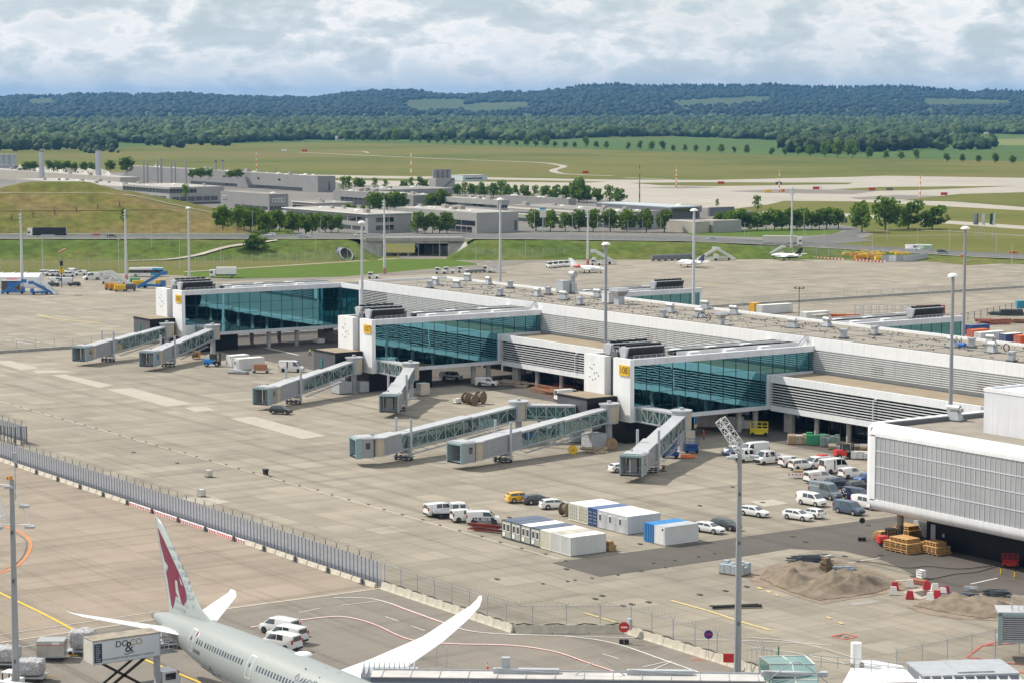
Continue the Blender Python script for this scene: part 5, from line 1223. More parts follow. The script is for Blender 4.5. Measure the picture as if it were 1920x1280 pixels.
def near_mast(base,yt,lab,up):
 a,b=base;h=ztop(a,b,yt);t=thing('lattice_head_mast',lab,'light mast',(a,b,0),math.atan2(W(1,0)[1],W(1,0)[0]))
 MB().cyl(0,0,0,h,.42,.22,8).build('mast_pole',mastm,t);MB().cyl(0,0,0,.3,1.3).build('mast_footing',concm,t)
 for z in(h*.32,h*.62,h*.8):MB().box(-.1,.12,-.45,-.2,z,z+.35).build('hatch',dgrey,t)
 mb=MB()
 if up:lattice(mb,(-2.0,0,h+2.2),(.4,0,h-1.3),.85,5,.045);mb.box(-1.0,1.4,-.1,.1,h-1.6,h-1.4)
 else:lattice(mb,(-2.3,0,h-.6),(-.9,0,h-4.4),1.0,5);mb.tube([(-2.3,0,h-4.4),(1.7,0,h-4.4)],.07,6).tube([(0,0,h-.2),(1.7,0,h-4.4)],.06,6).tube([(-2,0,h-.4),(0,0,h-.6)],.07,6)
 mb.build('lamp_frame',whitep,t)
 for(x,z)in(((-.9,h-1.7),(1.5,h-1.6))if up else((-1.4,h-4.7),(1.7,h-4.6),(1.2,h-2.6),(-.2,h-.7))):MB().box(x-.45,x+.45,-.5,.3,z-.12,z+.12).build('floodlight',lgrey,t)
 if not up:
  MB().cyl(.35,0,h-2,h+2.4,.05,n=6).box(.2,.5,-.1,.1,h+1.6,h+2.6).build('antenna',lgrey,t);MB().cyl(-.05,0,h,h+.35,.16).cyl(-.4,0,h,h+.3,.12).build('obstruction_light',M('amber_lamp',(.6,.25,.02),.4),t)
near_mast(G(1382,1330),826,'tall grey lamp mast in the foreground with a white lattice frame hanging at its top',True)
near_mast(G(33,1400),898,'tall grey lamp mast at the left edge of the foreground with floodlights and an antenna',False)
def lamp_proto(h,arm=0.):
 t=thing('street_lamp','x','street lamp');MB().cyl(0,0,0,h,.11,.07,6).build('post',mastl,t)
 MB().box(-.55,.55,-.16,.16,h,h+.12).build('lamp_head',lgrey,t);return t
lp={}
LAMPS=[(54,443,398),(80,513,452),(81,500,466),(121,443,396),(195,443,396),(204,481,430),(223,512,452),(267,443,396),(285,484,420),(318,483,435),(337,508,447),(408,443,400),(463,483,438),(474,443,400),(414,497,455),(592,486,440),(601,440,405),(615,441,415),(782,438,385),(816,438,383),(824,487,451),(892,496,457),(985,487,453),(1002,438,385),(1022,440,392),(1073,440,396),(1120,441,400),(1142,460,400),(1177,448,412),(1205,442,410),(1239,440,405),(1272,455,432),(1396,463,415),(1404,458,430),(1507,446,400),(1511,449,424),(1545,450,415),(1584,432,385),(1663,452,420),(1720,460,425),(1635,492,445),(1780,478,428),(1897,500,460),(1841,430,400),(1868,480,445),(730,438,400),(695,437,402),(1131,468,420),(865,438,400)]
LAMPS.sort()
for i,(x,yb,yt)in enumerate(LAMPS):
 a,b=G(x,yb);z=0
 for _ in range(20):
  z=hW(a,b);a,b=G(x,yb,z)
 h=max(5,min(14,ztop(a,b,yt)-z));key=round(h/2.)*2
 if key not in lp:lp[key]=lamp_proto(key)
 place(lp[key],used,(a,b,z),math.atan2(W(1,0)[1],W(1,0)[0]),'slim grey street lamp near the motorway, %s from the left'%ordn(i),'street lamps along the motorway')
def stripepole(x,yb,yt,lab,cols=None,w=.8):
 a,b=G(x,yb);h=HT(x,yb,yt);t=thing('striped_pole',lab,'marker pole',(a,b,0));n=9
 for i in range(n):MB().cyl(0,0,h*i/n,h*(i+1)/n,w*(1-.5*i/n)*.62,w*(1-.5*(i+1)/n)*.62,8).build('pole_band',(cols or(orange,whitep))[i%2],t)
 MB().box(-w,w,-.1,.1,h,h+.3).build('antenna',lgrey,t)
stripepole(481,327,281,'red and white banded pole behind the curved grey hall');stripepole(771,346,280,'tallest red and white banded pole, left of the cooling tower');stripepole(1268,351,314,'red and white banded pole at the edge of the far taxiway')
stripepole(1461,361,321,'red and white banded pole with a wide head on the asphalt island');stripepole(1725,375,331,'red and white banded pole on the right asphalt island');stripepole(1199,389,308,'dark reddish banded pole behind the long dark-roofed hall',(M('rust_band',(.22,.09,.07),.7),M('grey_band',(.30,.29,.28),.7)),.75)
for i,(x,y,c,lab)in enumerate(((1440,362,yellow,'small yellow taxiway sign left of a banded pole'),(1468,361,orange,'small orange box beside a banded pole'),(1530,356,red,'red and white low marker on the far taxiway'),(1635,358,red,'red taxiway sign standing on the grass island'),(1668,358,dgrey,'dark low taxiway sign on the grass island'),(1460,347,dgrey,'dark low sign near the far taxiway edge'),(1352,346,red,'red striped sign on the far grass'),(1098,326,red,'red and white sign on the airfield beside the track end'),(1770,367,red,'low red marker on the right taxiway'),(1535,285+70,whitep,'small white marker on the far taxiway'),(533,284,whitep,'white hut on the airfield, left of two'),(571,285,red,'red hut on the airfield, right of two'),(1897,480,orange,'orange box on the grass at the right, left of a pair'),(1903,480,orange,'orange box on the grass at the right, right of a pair'),(1806,487,orange,'low orange marker on the grass behind the right mast'))):
 a,b=G(x,y);d_=math.hypot(a,b)/1000;t=thing('airfield_sign',lab,'sign',(a,b,0),math.atan2(W(1,0)[1],W(1,0)[0]))
 wd=.8+.9*d_ if c is not orange else 1.1;MB().box(-wd,wd,-.2,.2,.3,1.3+.5*d_).build('board',c,t);MB().box(-wd*.8,-wd*.7,-.1,.1,0,.3).build('leg',dgrey,t);MB().box(wd*.7,wd*.8,-.1,.1,0,.3).build('leg',dgrey,t)
def meshmat(name,col,alpha,sc_=0):
 m=bpy.data.materials.new(name);m.use_nodes=True;nt=m.node_tree;b=nt.nodes['Principled BSDF'];b.inputs['Base Color'].default_value=(*col,1);b.inputs['Roughness'].default_value=.6
 tr=N(nt,'ShaderNodeBsdfTransparent');mx=N(nt,'ShaderNodeMixShader',i_Fac=alpha);LK(nt,tr.outputs[0],mx.inputs[1]);LK(nt,b.outputs[0],mx.inputs[2]);LK(nt,mx.outputs[0],nt.nodes['Material Output'].inputs[0]);MATS[name]=m;return m
wire=meshmat('wire_mesh',(.16,.16,.15),.13);wiref=meshmat('far_wire_mesh',(.34,.36,.33),.16);coilm=meshmat('razor_wire',(.30,.29,.27),.30)
def fence(name,lab,pts,h,step,post,mesh,zf=None,group=None,pr=.05,rails=True,cap=95,kind='fence',arms=False):
 P0=pts[0];t=thing(name,lab,kind,(*P0,0),0,group);segs=[];L=0
 for p,q in zip(pts,pts[1:]):
  d=math.dist(p,q);segs.append((p,q,d));L+=d
 step=max(step,L/cap);pm=MB().box(-pr,pr,-pr,pr,0,h)
 if arms:pm.bar((0,0,h),(.22,.22,h+.35),.035).bar((0,0,h),(-.22,-.22,h+.35),.035)
 pmesh=pm.mesh('fence_post',post);off=0;mm=MB();rm=MB()
 for p,q,d in segs:
  s=off
  while s<d:
   x=p[0]+(q[0]-p[0])*s/d;y=p[1]+(q[1]-p[1])*s/d;z=zf(x,y)if zf else 0
   obj('fence_post',pmesh,t,(x-P0[0],y-P0[1],z));s+=step
  off=s-d;n=max(1,int(d/8))if zf else 1
  for k in range(n):
   a=[p[i]+(q[i]-p[i])*k/n-P0[i]for i in(0,1)];b=[p[i]+(q[i]-p[i])*(k+1)/n-P0[i]for i in(0,1)]
   za=zf(a[0]+P0[0],a[1]+P0[1])if zf else 0;zb=zf(b[0]+P0[0],b[1]+P0[1])if zf else 0
   mm.add([(*a,za+.05),(*b,zb+.05),(*b,zb+h),(*a,za+h)],[(0,1,2,3)])
   if rails:rm.bar((*a,za+h-.03),(*b,zb+h-.03),.05)
 mm.build('mesh_panel',mesh,t)
 if rails:rm.build('top_rail',post,t)
 return t
fence('chain_link_fence','long chain-link fence crossing the apron behind the farthest gate, over a low concrete base',[(-545,120),(-545,330)],3.0,5,greyp,wire)
fence('chain_link_fence','long chain-link fence across the right far apron, over a low concrete base',[(-545,392),(-536,620)],3.0,5,greyp,wire)
for q in((-545,120,330),(-545,392,625)):
 o=MB().box(-.35,.35,0,q[2]-q[1],0,.75).build('concrete_barrier',concm,None,loc=(q[0]-.9,q[1],0));tag(o,'low concrete barrier at the foot of the %s apron fence'%('left' if q[1]<200 else 'right'),'barrier')
fence('temporary_fence','row of thin posts on feet in the right background, left of a blue box',[G(1790,607),G(1925,578)],2.4,5,dgrey,wire,pr=.07)
fence('perimeter_fence','tall airport perimeter fence at the foot of the left embankment',[G(-60,508),G(120,507),G(330,504),G(480,497),G(640,489),G(735,483)],4.2,4,lgrey,wiref,rails=False)
fence('perimeter_fence','tall airport perimeter fence right of the underpass',[G(797,478),G(900,486),G(1000,487),G(1140,481),G(1280,476),G(1400,479),G(1500,484),G(1640,487)],4.2,5,lgrey,wiref,rails=False)
t=thing('underpass_gate','wide steel mesh gate in front of the underpass','gate',(*G(745,483),0),math.atan2(W(1,0)[1],W(1,0)[0]))
for k in(0,4.3):MB().box(k,k+.15,0,.15,0,5).box(k+4.1,k+4.25,0,.15,0,5).box(k+.15,k+4.1,0,.15,4.8,5).box(k+.15,k+4.1,0,.15,.2,.4).bar((k,.1,.3),(k+4.1,.1,4.8),.12).build('gate_leaf',lgrey,t)
pan=bpy.data.materials.new('screen_panel');pan.use_nodes=True;nt=pan.node_tree;pb_=nt.nodes['Principled BSDF'];tc=N(nt,'ShaderNodeTexCoord');sp=N(nt,'ShaderNodeSeparateXYZ');LK(nt,tc.outputs['Object'],sp.inputs[0])
r=ramp(nt,[(0,(.19,.205,.24)),(.30,(.20,.215,.25)),(.31,(.33,.35,.39)),(1,(.36,.37,.40))]);mt=N(nt,'ShaderNodeMath',operation='DIVIDE');LK(nt,sp.outputs[2],mt.inputs[0]);mt.inputs[1].default_value=3.4;LK(nt,mt.outputs[0],r.inputs[0])
wv=N(nt,'ShaderNodeTexNoise',i_Scale=1.3,i_Detail=3.0);LK(nt,tc.outputs['Object'],wv.inputs[0]);LK(nt,mixn(nt,1.0,r.outputs[0],ramp(nt,[(.3,.85),(.7,1.1)],wv.outputs[0]).outputs[0],'MULTIPLY'),pb_.inputs['Base Color']);pb_.inputs['Roughness'].default_value=.35
blockc=M('barrier_concrete',(.50,.46,.38),.9,var=.2,vs=1.);redw=M('red_stripe',(.5,.05,.04),.6)
pmesh=MB().box(.03,2.97,-.03,.03,.12,3.3).mesh('screen_panel',pan);rib=MB()
for k in range(3):rib.box(k-.045,k+.045,-.09,.09,.05,3.34)
rmesh=rib.mesh('panel_rib',M('screen_rib',(.22,.24,.28),.4));bm_=MB().ext([(-.3,0),(.3,0),(.22,.25),(.1,.62),(-.1,.62),(-.22,.25)],.12,2.88).mesh('base_block',blockc)
b2=MB().ext([(-.25,0),(.25,0),(.2,.5),(-.2,.5)],.12,2.88).mat(1)
for k in range(5):b2.box(.35+k*.55,.60+k*.55,-.262,.262,.02,.47)
b2m=b2.mesh('base_block',[whitep,redw]);pst=MB().box(-.04,.04,.12,.2,0,3.8).bar((0,.16,3.8),(0,-.12,4.15),.035).bar((0,.16,3.8),(0,.4,4.15),.035).mesh('screen_post',dgrey)
def coil(mb,p,q,z,r=.32,turns=1.6):
 d=math.dist(p,q);n=int(d*turns*8);u=((q[0]-p[0])/d,(q[1]-p[1])/d);pts=[]
 for i in range(n+1):
  s=d*i/n;a=i/8*2*PI;pts.append((p[0]+u[0]*s-u[1]*r*math.cos(a),p[1]+u[1]*s+u[0]*r*math.cos(a),z+r*math.sin(a)))
 mb.tube(pts,.014,3,False)
def screen(a0,b0,nb,lab,dirx=1,rw=()):
 t=thing('screen_fence',lab,'fence',(a0,b0,0),0 if dirx else PI/2)
 for i in range(nb):
  x=i*3.0;obj('screen_panel',pmesh,t,(x,0,0));obj('panel_rib',rmesh,t,(x,0,0));obj('base_block',b2m if i in rw else bm_,t,(x,-.75,0))
  if i%1==0:obj('screen_post',pst,t,(x,.1,0))
  if i%3==1:MB().box(-.6,.6,-1.3,.2,0,.14).box(-.15,.15,-1.2,-.9,.14,.8).build('foot',dgrey,t,loc=(x,-.1,0))
 mb=MB();coil(mb,(0,.1),(nb*3,.1),3.95);mb.build('razor_wire',M('razor_steel',(.26,.25,.23),.5),t);return t
rwb=[i for i in range(49,62)]
screen(-253.4-3*74,151.2,74,'long run of grey screen panels topped with razor wire across the apron',rw=rwb)
ce=G(50,833);screen(ce[0]-3*14,ce[1],14,'short run of grey screen panels at the left edge, behind the long run')
fence('return_fence','short dark fence joining the two panel runs at the left edge',[(ce[0]+.1,ce[1]),(ce[0]+.1,ce[1]-2.5),(ce[0]-9,ce[1]-4.5)],3.4,1.1,dgrey,wire,pr=.08)
cabm=M('black_cable',(.02,.02,.02),.7);jersey=MB().ext([(-.4,0),(.4,0),(.28,.3),(.12,1.0),(-.12,1.0),(-.28,.3)],.03,3.97).mesh('jersey_barrier',blockc)
def wire_fence(pts,lab):
 t=fence('razor_wire_fence',lab,pts,3.2,4.0,greyp,wire,arms=True,pr=.045);P0=pts[0];mb=MB();cb=MB()
 for p,q in zip(pts,pts[1:]):
  d=math.dist(p,q);an=math.atan2(q[1]-p[1],q[0]-p[0]);n=max(1,int(round(d/4)))
  for k in range(n):
   o=obj('jersey_barrier',jersey,t,(p[0]-P0[0]+(q[0]-p[0])*k/n,p[1]-P0[1]+(q[1]-p[1])*k/n-.0,0),(0,0,an));o.location+=Vector((math.sin(an)*.3,-math.cos(an)*.3,0));o.scale=(d/n/4,1,1)
  coil(mb,(p[0]-P0[0],p[1]-P0[1]),(q[0]-P0[0],q[1]-P0[1]),3.5,.36)
  m_=int(d/1.0);cb.tube([(p[0]-P0[0]+(q[0]-p[0])*k/m_+.3*math.sin(an),p[1]-P0[1]+(q[1]-p[1])*k/m_-.3*math.cos(an),1.03+.14*math.sin(k*1.7))for k in range(m_+1)],.07,5)
 mb.build('razor_wire',MATS['razor_steel'],t);cb.build('cable',cabm,t);return t
wire_fence([(-252.6,151.2),(-222.6,151.2),(-215.3,162.1),(-188.0,162.1)],'wire fence with razor coils on concrete barriers, from the panel run to the foreground')
g_=thing('hinged_gate','plain grey tubular gate standing right of the foreground lamp mast','gate',(*G(1400,1262),0),math.atan2(W(1,-.3)[1],W(1,-.3)[0]));mb=MB()
for k in range(7):mb.tube([(k*.55,0,.15),(k*.55,0,2.8)],.03,6)
mb.tube([(0,0,2.8),(3.4,0,2.8)],.05,6).tube([(0,0,.15),(3.4,0,.15)],.05,6);mb.build('gate_leaf',greyp,g_);MB().cyl(3.5,0,0,3.3,.09).build('gate_post',green,g_)
def roundsign(x,y,z1,r,m1,lab,base=True,m2=None):
 a,b=G(x,y);t=thing('round_sign',lab,'sign',(a,b,ZC[0]+.01),math.atan2(W(1,0)[1],W(1,0)[0]));MB().cyl(0,0,.1,z1,.03,n=6).build('sign_post',greyp,t)
 MB().tube([(0,-.06,z1),(0,-.03,z1)],r,20).build('sign_face',m1,t)
 if m2:MB().box(-r*.62,r*.62,-.075,-.062,z1-r*.14,z1+r*.14).build('sign_symbol',m2,t)
 if base:MB().box(-.55,-.05,-.25,.25,0,.45).box(.05,.55,-.25,.25,0,.45).build('sign_foot',rubber,t)
 return t
t=roundsign(1170,1207,1.9,.62,red,'round red sign with a white bar on black rubber feet beside the fence corner',True,whitep);
roundsign(1328,1238,2.9,.5,M('blue_sign',(.06,.03,.22),.4),'round dark blue sign hanging on the razor wire fence',False,red)
roundsign(1616,1014,2.9,.42,trim,'round black-backed sign on a thin pole at the asphalt road',True)
a,b=G(1180,1195);o=MB().box(-.3,.3,-.2,.2,1.0,2.3).build('control_box',lgrey,None,loc=(a,b,0));tag(o,'small grey control box on the barrier behind the red sign','control box');
a,b=G(1366,1256);o=MB().box(-.6,.6,-.05,.05,.9,1.9).build('red_board',red,None,loc=(a,b,0),rot=(0,0,.9));tag(o,'small red board on the fence beside the foreground mast','board')
a,b=G(914,1258);t=thing('traffic_cone','orange and white traffic cone left of the low jet bridge roof','cone',(a,b,ZC[0]));MB().box(-.22,.22,-.22,.22,0,.06).build('cone_base',rubber,t);MB().cyl(0,0,.06,.5,.16,.1).cyl(0,0,.7,.95,.07,.03).build('cone_body',orange,t);MB().cyl(0,0,.5,.7,.1,.07).build('cone_band',whitep,t)
# ------ containers
def corr(name,c):return M(name,c,.55,var=.10,vs=.6,streak=(1,1,.25))
def container(a,b,cm_,rm_,label,L=6.06,rz=0,kind='box',zl=0,nm='shipping_container',dw=True):
 "long side along local Y; door end at -Y"
 t=thing(nm,label,'container',(a,b,ZC[0]+.02+zl),rz);w,h=2.43,2.59
 mb=MB()
 if kind in('box','ship'):
  n=int(L/.28)
  for s in(0,1):
   x=.02+s*(w-.04);sg=-1 if s==0 else 1
   for i in range(n):y0=.12+i*(L-.24)/n;d_=.0 if i%2 else .035;mb.box(x-.02,x+.02-0+0,y0,y0+(L-.24)/n,.16,h-.1);mb.box(x+sg*d_-.015,x+sg*d_+.015,y0,y0+(L-.24)/n-.02,.16,h-.1)
  mb.box(.04,w-.04,.06,.1,.16,h-.1);mb.box(.04,w-.04,L-.1,L-.04,.16,h-.1);n=8
  for i in range(n):mb.box(.12+i*(w-.2)/n,.12+(i+.5)*(w-.2)/n,.015,.06,.2,h-.15)
 else:mb.box(.03,w-.03,.03,L-.03,.1,h-.08)
 mb.build('walls',cm_,t)
 fr=MB()
 for x in(0,w-.1):
  for y in(0,L-.1):fr.box(x,x+.1,y,y+.1,0,h)
  fr.box(x,x+.1,.1,L-.1,0,.15).box(x,x+.1,.1,L-.1,h-.1,h)
 for y in(0,L-.1):fr.box(.1,w-.1,y,y+.1,0,.15).box(.1,w-.1,y,y+.1,h-.1,h)
 fr.build('frame',MATS.get('container_frame_dark')if kind=='office' else cm_,t)
 r=MB().box(.04,w-.04,.04,L-.04,h-.06,h+.02)
 for i in range(3):r.box(.1,w-.1,.3+i*L/3,.34+i*L/3,h+.02,h+.045)
 r.build('roof',rm_,t)
 if kind=='ship':
  for i in range(4):MB().cyl(.35+i*.55,-.03,.25,h-.2,.03,n=6).build('lock_rod',lgrey,t)
  q=MB()
  for i in range(2):
   for k in range(4):q.box(.15+i*1.15,1.1+i*1.15,-.012,.0,.4+k*.52,.48+k*.52)
  q.build('door_ribs',lgrey if dw else cm_,t)
 if kind=='office':
  for i,x in enumerate((.35,1.35)):MB().box(x,x+.75,-.02,.05,1.0,2.2).build('window_frame',whitep,t);MB().box(x+.08,x+.67,-.03,-.015,1.15,2.1).build('window_pane',darkg,t)
  MB().box(.3,.9,-.03,.04,.3,.85).build('vent_panel',whitep,t)
 if kind=='cabin':
  MB().box(.35,1.0,-.02,.05,1.0,2.1).build('window_frame',whitep,t);MB().box(.43,.92,-.03,-.015,1.1,2.0).build('window_pane',darkg,t);MB().box(1.3,2.1,-.02,.04,.1,2.15).build('door',lgrey,t);MB().box(2.0,2.05,-.04,-.02,1.0,1.15).build('handle',dgrey,t)
 if kind=='plain2':MB().box(.25,1.2,-.02,.03,.15,2.35).box(1.22,2.2,-.02,.03,.15,2.35).build('door',cm_,t);MB().box(1.75,2.1,-.03,.0,2.05,2.35).build('lamp',trim,t)
 return t
M('container_frame_dark',(.045,.055,.075),.5);cw=corr('container_white',(.62,.63,.62));ccr=corr('container_cream',(.68,.66,.55));cbl=corr('container_blue',(.035,.08,.22));cb2=corr('container_bright_blue',(.02,.20,.50));cgr=corr('container_grey',(.50,.51,.53));cbe=corr('container_beige_grey',(.36,.36,.31));cor=corr('container_orange',(.60,.10,.02))
rw_=M('container_roof_white',(.74,.73,.68),.7,var=.1,vs=.8);rbl=M('container_roof_blue_grey',(.10,.13,.19),.6,var=.2,vs=.5);rdy=M('container_roof_dirty',(.45,.42,.36),.8,var=.35,vs=.5);rgb=M('container_roof_mid_blue',(.10,.15,.30),.6,var=.15);rgr=M('container_roof_grey',(.42,.44,.48),.6,var=.15,vs=.6)
Ax,Ay=G(1070,1044);A0=Ax-7*2.44
row=[('office',cbe,rbl,'office container with dark roof, first at the left end of the front container row'),('office',cbe,rbl,'office container with dark roof, second in the front container row'),('office',cbe,rw_,'office container with a white roof in the front container row'),('office',cbe,rbl,'office container with dark roof next to the cream-roofed store container'),('box',ccr,rw_,'cream-roofed storage container in the middle of the front container row'),('box',cw,rdy,'white storage container with a dirty grey roof in the front row'),('box',cw,rw_,'white storage container with a stained white roof at the right end of the front row')]
for i,(k,c,r,l)in enumerate(row):container(A0+i*2.44,Ay,c,r,l,kind=k,nm='office_container' if k=='office' else 'storage_container')
A1,B1_=G(1066,975);
row=[('ship',ccr,rw_,'cream shipping container with lock rods, left end of the rear container row'),('ship',ccr,rw_,'cream shipping container beside the dark blue one'),('ship',cbl,rgb,'dark blue shipping container between the cream and grey ones'),('cabin',cgr,rw_,'grey site cabin with a window beside the dark blue container'),('cabin',cgr,rw_,'grey site cabin in the middle of the three cabins'),('cabin',cgr,rw_,'grey site cabin at the right end of the rear container row')]
for i,(k,c,r,l)in enumerate(row):container(A1+i*2.44,B1_,c,r,l,kind=k,nm='site_cabin' if k=='cabin' else 'shipping_container')
A2,B2_=G(1207,1014)
container(A2,B2_,cb2,cb2,'bright blue shipping container beside a white one, nearest the asphalt road',kind='ship',dw=False);container(A2+2.44,B2_,M('container_white_clean',(.66,.67,.67),.5,var=.05),rgr,'plain white container with grey roof beside the bright blue one',kind='plain2',nm='storage_container')
for(x,y,c,r,l,L,rz,k)in((424,687,cw,rw_,'small white container behind the larger white one near the blue telehandler',5,.1,'plain2'),(438,693,cw,rw_,'white site container with two small windows beside the blue telehandler',7,0.05,'cabin'),(1404,585,M('mustard_box',(.55,.30,.02),.5),M('mustard_roof',(.6,.4,.1),.5),'small mustard-yellow box left of the white container behind the pier',2.4,0,'plain'),(1418,589,cw,rw_,'long white container with blue letters behind the pier roof',12,0,'box'),(1500,603,cw,rw_,'white container with graffiti-like dark stains behind the pier',9,0,'box'),(1518,608,cbe,rdy,'yellowish half-hidden container behind the pier parapet',5,0,'box'),(1812,637,cor,M('container_roof_orange',(.55,.12,.04),.6),'orange container with a lighter roof, right of the far gate',6,0,'ship'),(1826,642,cw,rw_,'white container right of the orange one behind the pier',9,0,'box'),(1873,645,cbl,rw_,'blue-ended container right of the white one behind the pier',6,0,'ship'),(1900,648,cor,M('container_roof_orange2',(.6,.15,.05),.6),'orange container at the right edge behind the pier',8,0,'ship'),(1808,628,cbl,rgb,'blue container roof just behind the orange container',7,0,'box')):
 a,b=G(x,y);t=container(a,b,c,r,l,L=L,rz=rz,kind=k,nm='storage_container')
 # ------ small equipment
def drum(x,y,r,w,d,lab,m1,m2,up=False,group='cable drums on the apron',z=0.):
 a,b=G(x,y);t=thing('cable_drum',lab,'cable drum',(a,b,r+ZC[0]if not up else ZC[0]),d,group)
 if up:MB().cyl(0,0,0,.06,r,n=20).cyl(0,0,w-.06,w,r,n=20).build('flange',m1,t);MB().cyl(0,0,.06,w-.06,r*.45).build('core',m2,t)
 else:
  for s in(-1,1):
   MB().tube([(s*w/2,0,0),(s*(w/2-.08),0,0)],r,22).build('flange',m1,t);MB().tube([(s*(w/2+.012),0,0),(s*w/2,0,0)],r*.18,10).build('hub',dgrey,t)
  MB().tube([(-w/2+.08,0,0),(w/2-.08,0,0)],r*.72,18).build('wound_cable',m2,t)
drum(368,673,1.15,1.7,.9,'large orange-flanged cable drum left of the blue telehandler',M('orange_yellow',(.70,.33,.03),.6),woodd);
drum(876,757,1.15,1.3,.1,'wooden cable drum, left of the group of three',woodd,M('brown_cable',(.14,.10,.07),.8));drum(887,760,1.15,1.1,.3,'wooden cable drum in the middle of the group of three',woodd,MATS['brown_cable']);drum(901,757,1.3,1.5,.4,'wooden cable drum, right and largest of the group of three',woodd,MATS['brown_cable'])
drum(1147,843,1.05,1.0,-.5,'large wooden cable drum beside the middle bridge of the near gate',M('pale_wood',(.32,.21,.12),.8,var=.2),cabm);drum(1074,852,.8,.6,-.5,'yellow cable drum left of the large wooden one',yellow,yellow);drum(1060,967,1.0,1.2,.3,'brown cable drum leaning behind the cream containers',woodd,MATS['brown_cable'])
drum(1244,883,.55,.9,0,'small upright wooden spool beside the right bridge of the near gate',woodd,woodd,True);drum(748,757,.5,.7,0,'small upright wooden spool beside the right bridge of the middle gate',woodd,woodd,True)
cabinet(857,756,1.2,1.2,1.0,'small white tank left of the three wooden cable drums',whitep,'water_tank')
def ibc(x,y,lab):
 a,b=G(x,y);t=thing('caged_tank',lab,'tank',(a,b,ZC[0]));MB().box(-.55,.55,-.45,.45,.16,1.1).build('tank',M('tank_plastic',(.6,.6,.56),.4),t);MB().box(-.6,.6,-.5,.5,0,.14).build('pallet',woodd,t);mb=MB()
 for k in range(6):mb.box(-.58+k*.22,-.55+k*.22,-.48,-.465,.14,1.14).box(-.58+k*.22,-.55+k*.22,.465,.48,.14,1.14)
 for z in(.14,.4,.65,.9,1.12):
  mb.box(-.58,.58,-.5,-.48,z,z+.03).box(-.58,.58,.48,.5,z,z+.03).box(-.6,-.58,-.5,.5,z,z+.03).box(.58,.6,-.5,.5,z,z+.03)
 mb.build('cage',galv,t)
ibc(391,894,'caged tank on the open apron, farther of the two');ibc(378,931,'caged tank standing on a light repair patch, nearer of the two')
a,b=G(498,891);t=thing('rubbish_bin','black wheeled bin alone on the open apron','bin',(a,b,ZC[0]));mb=MB();mb.add([(-.3,-.3,.1),(.3,-.3,.1),(.3,.3,.1),(-.3,.3,.1),(-.4,-.4,1.0),(.4,-.4,1.0),(.4,.4,1.0),(-.4,.4,1.0)],[(0,1,2,3),(4,5,6,7),(0,1,5,4),(1,2,6,5),(2,3,7,6),(3,0,4,7)]);mb.build('bin_body',rubber,t);MB().box(-.43,.43,-.43,.46,1.0,1.08).build('lid',dgrey,t);MB().tube([(-.3,.3,.12),(.3,.3,.12)],.12,10).build('wheel',trim,t)
def tele(x,y,d,c,lab,s=1.0,nm='telehandler'):
 a,b=G(x,y);t=thing(nm,lab,'forklift',(a,b,ZC[0]),d);t.scale=(s,)*3;m_=c
 MB().ext([(-.85,.55),(.85,.55),(.9,1.1),(.7,1.55),(-.7,1.55),(-.9,1.1)],-1.9,.2).build('body',m_,t);MB().ext([(-.6,.45),(.6,.45),(.6,1.0),(-.6,1.0)],.2,1.4).build('chassis',trim,t)
 for xx in(-.5,.75):
  for s_ in(-1,1):MB().box(xx-.05,xx+.05,s_*.7-.05,s_*.7+.05,1.0,2.5).build('cab_pillar',trim,t)
 MB().box(-.6,.85,-.8,.8,2.5,2.62).build('cab_roof',trim,t);MB().box(-.45,.7,-.66,.66,1.5,2.45).build('cab_glass',vglass,t)
 for s_ in(-.45,.45):MB().box(1.5,1.68,s_-.09,s_+.09,.2,2.9).build('mast',trim,t);MB().box(1.7,2.8,s_-.07,s_+.07,.12,.2).build('fork',galv,t)
 for k in(1.0,2.0,2.8):MB().box(1.52,1.66,-.36,.36,k,k+.1).build('mast_cross_bar',trim,t)
 for xx,r_ in((-1.25,.42),(1.0,.5)):
  for s_ in(-1,1):w_=MB().tube([(0,-.14,0),(0,.14,0)],r_,16).build('wheel',rubber,t,loc=(xx,s_*.85,r_));MB().tube([(0,s_*.13,0),(0,s_*.16,0)],r_*.5,10).build('rim',lgrey,w_)
bl_=M('bright_blue_paint',(.02,.22,.62),.35,var=.1)
tele(399,687,.95,bl_,'bright blue telehandler with black mast at the farthest gate',1.1);tele(1583,859,1.2,red,'red and black forklift in front of the columns beside the perforated hall',.95,'forklift');tele(1669,1024,1.1,red,'red and black forklift between the timber stacks under the perforated hall',.95,'forklift')
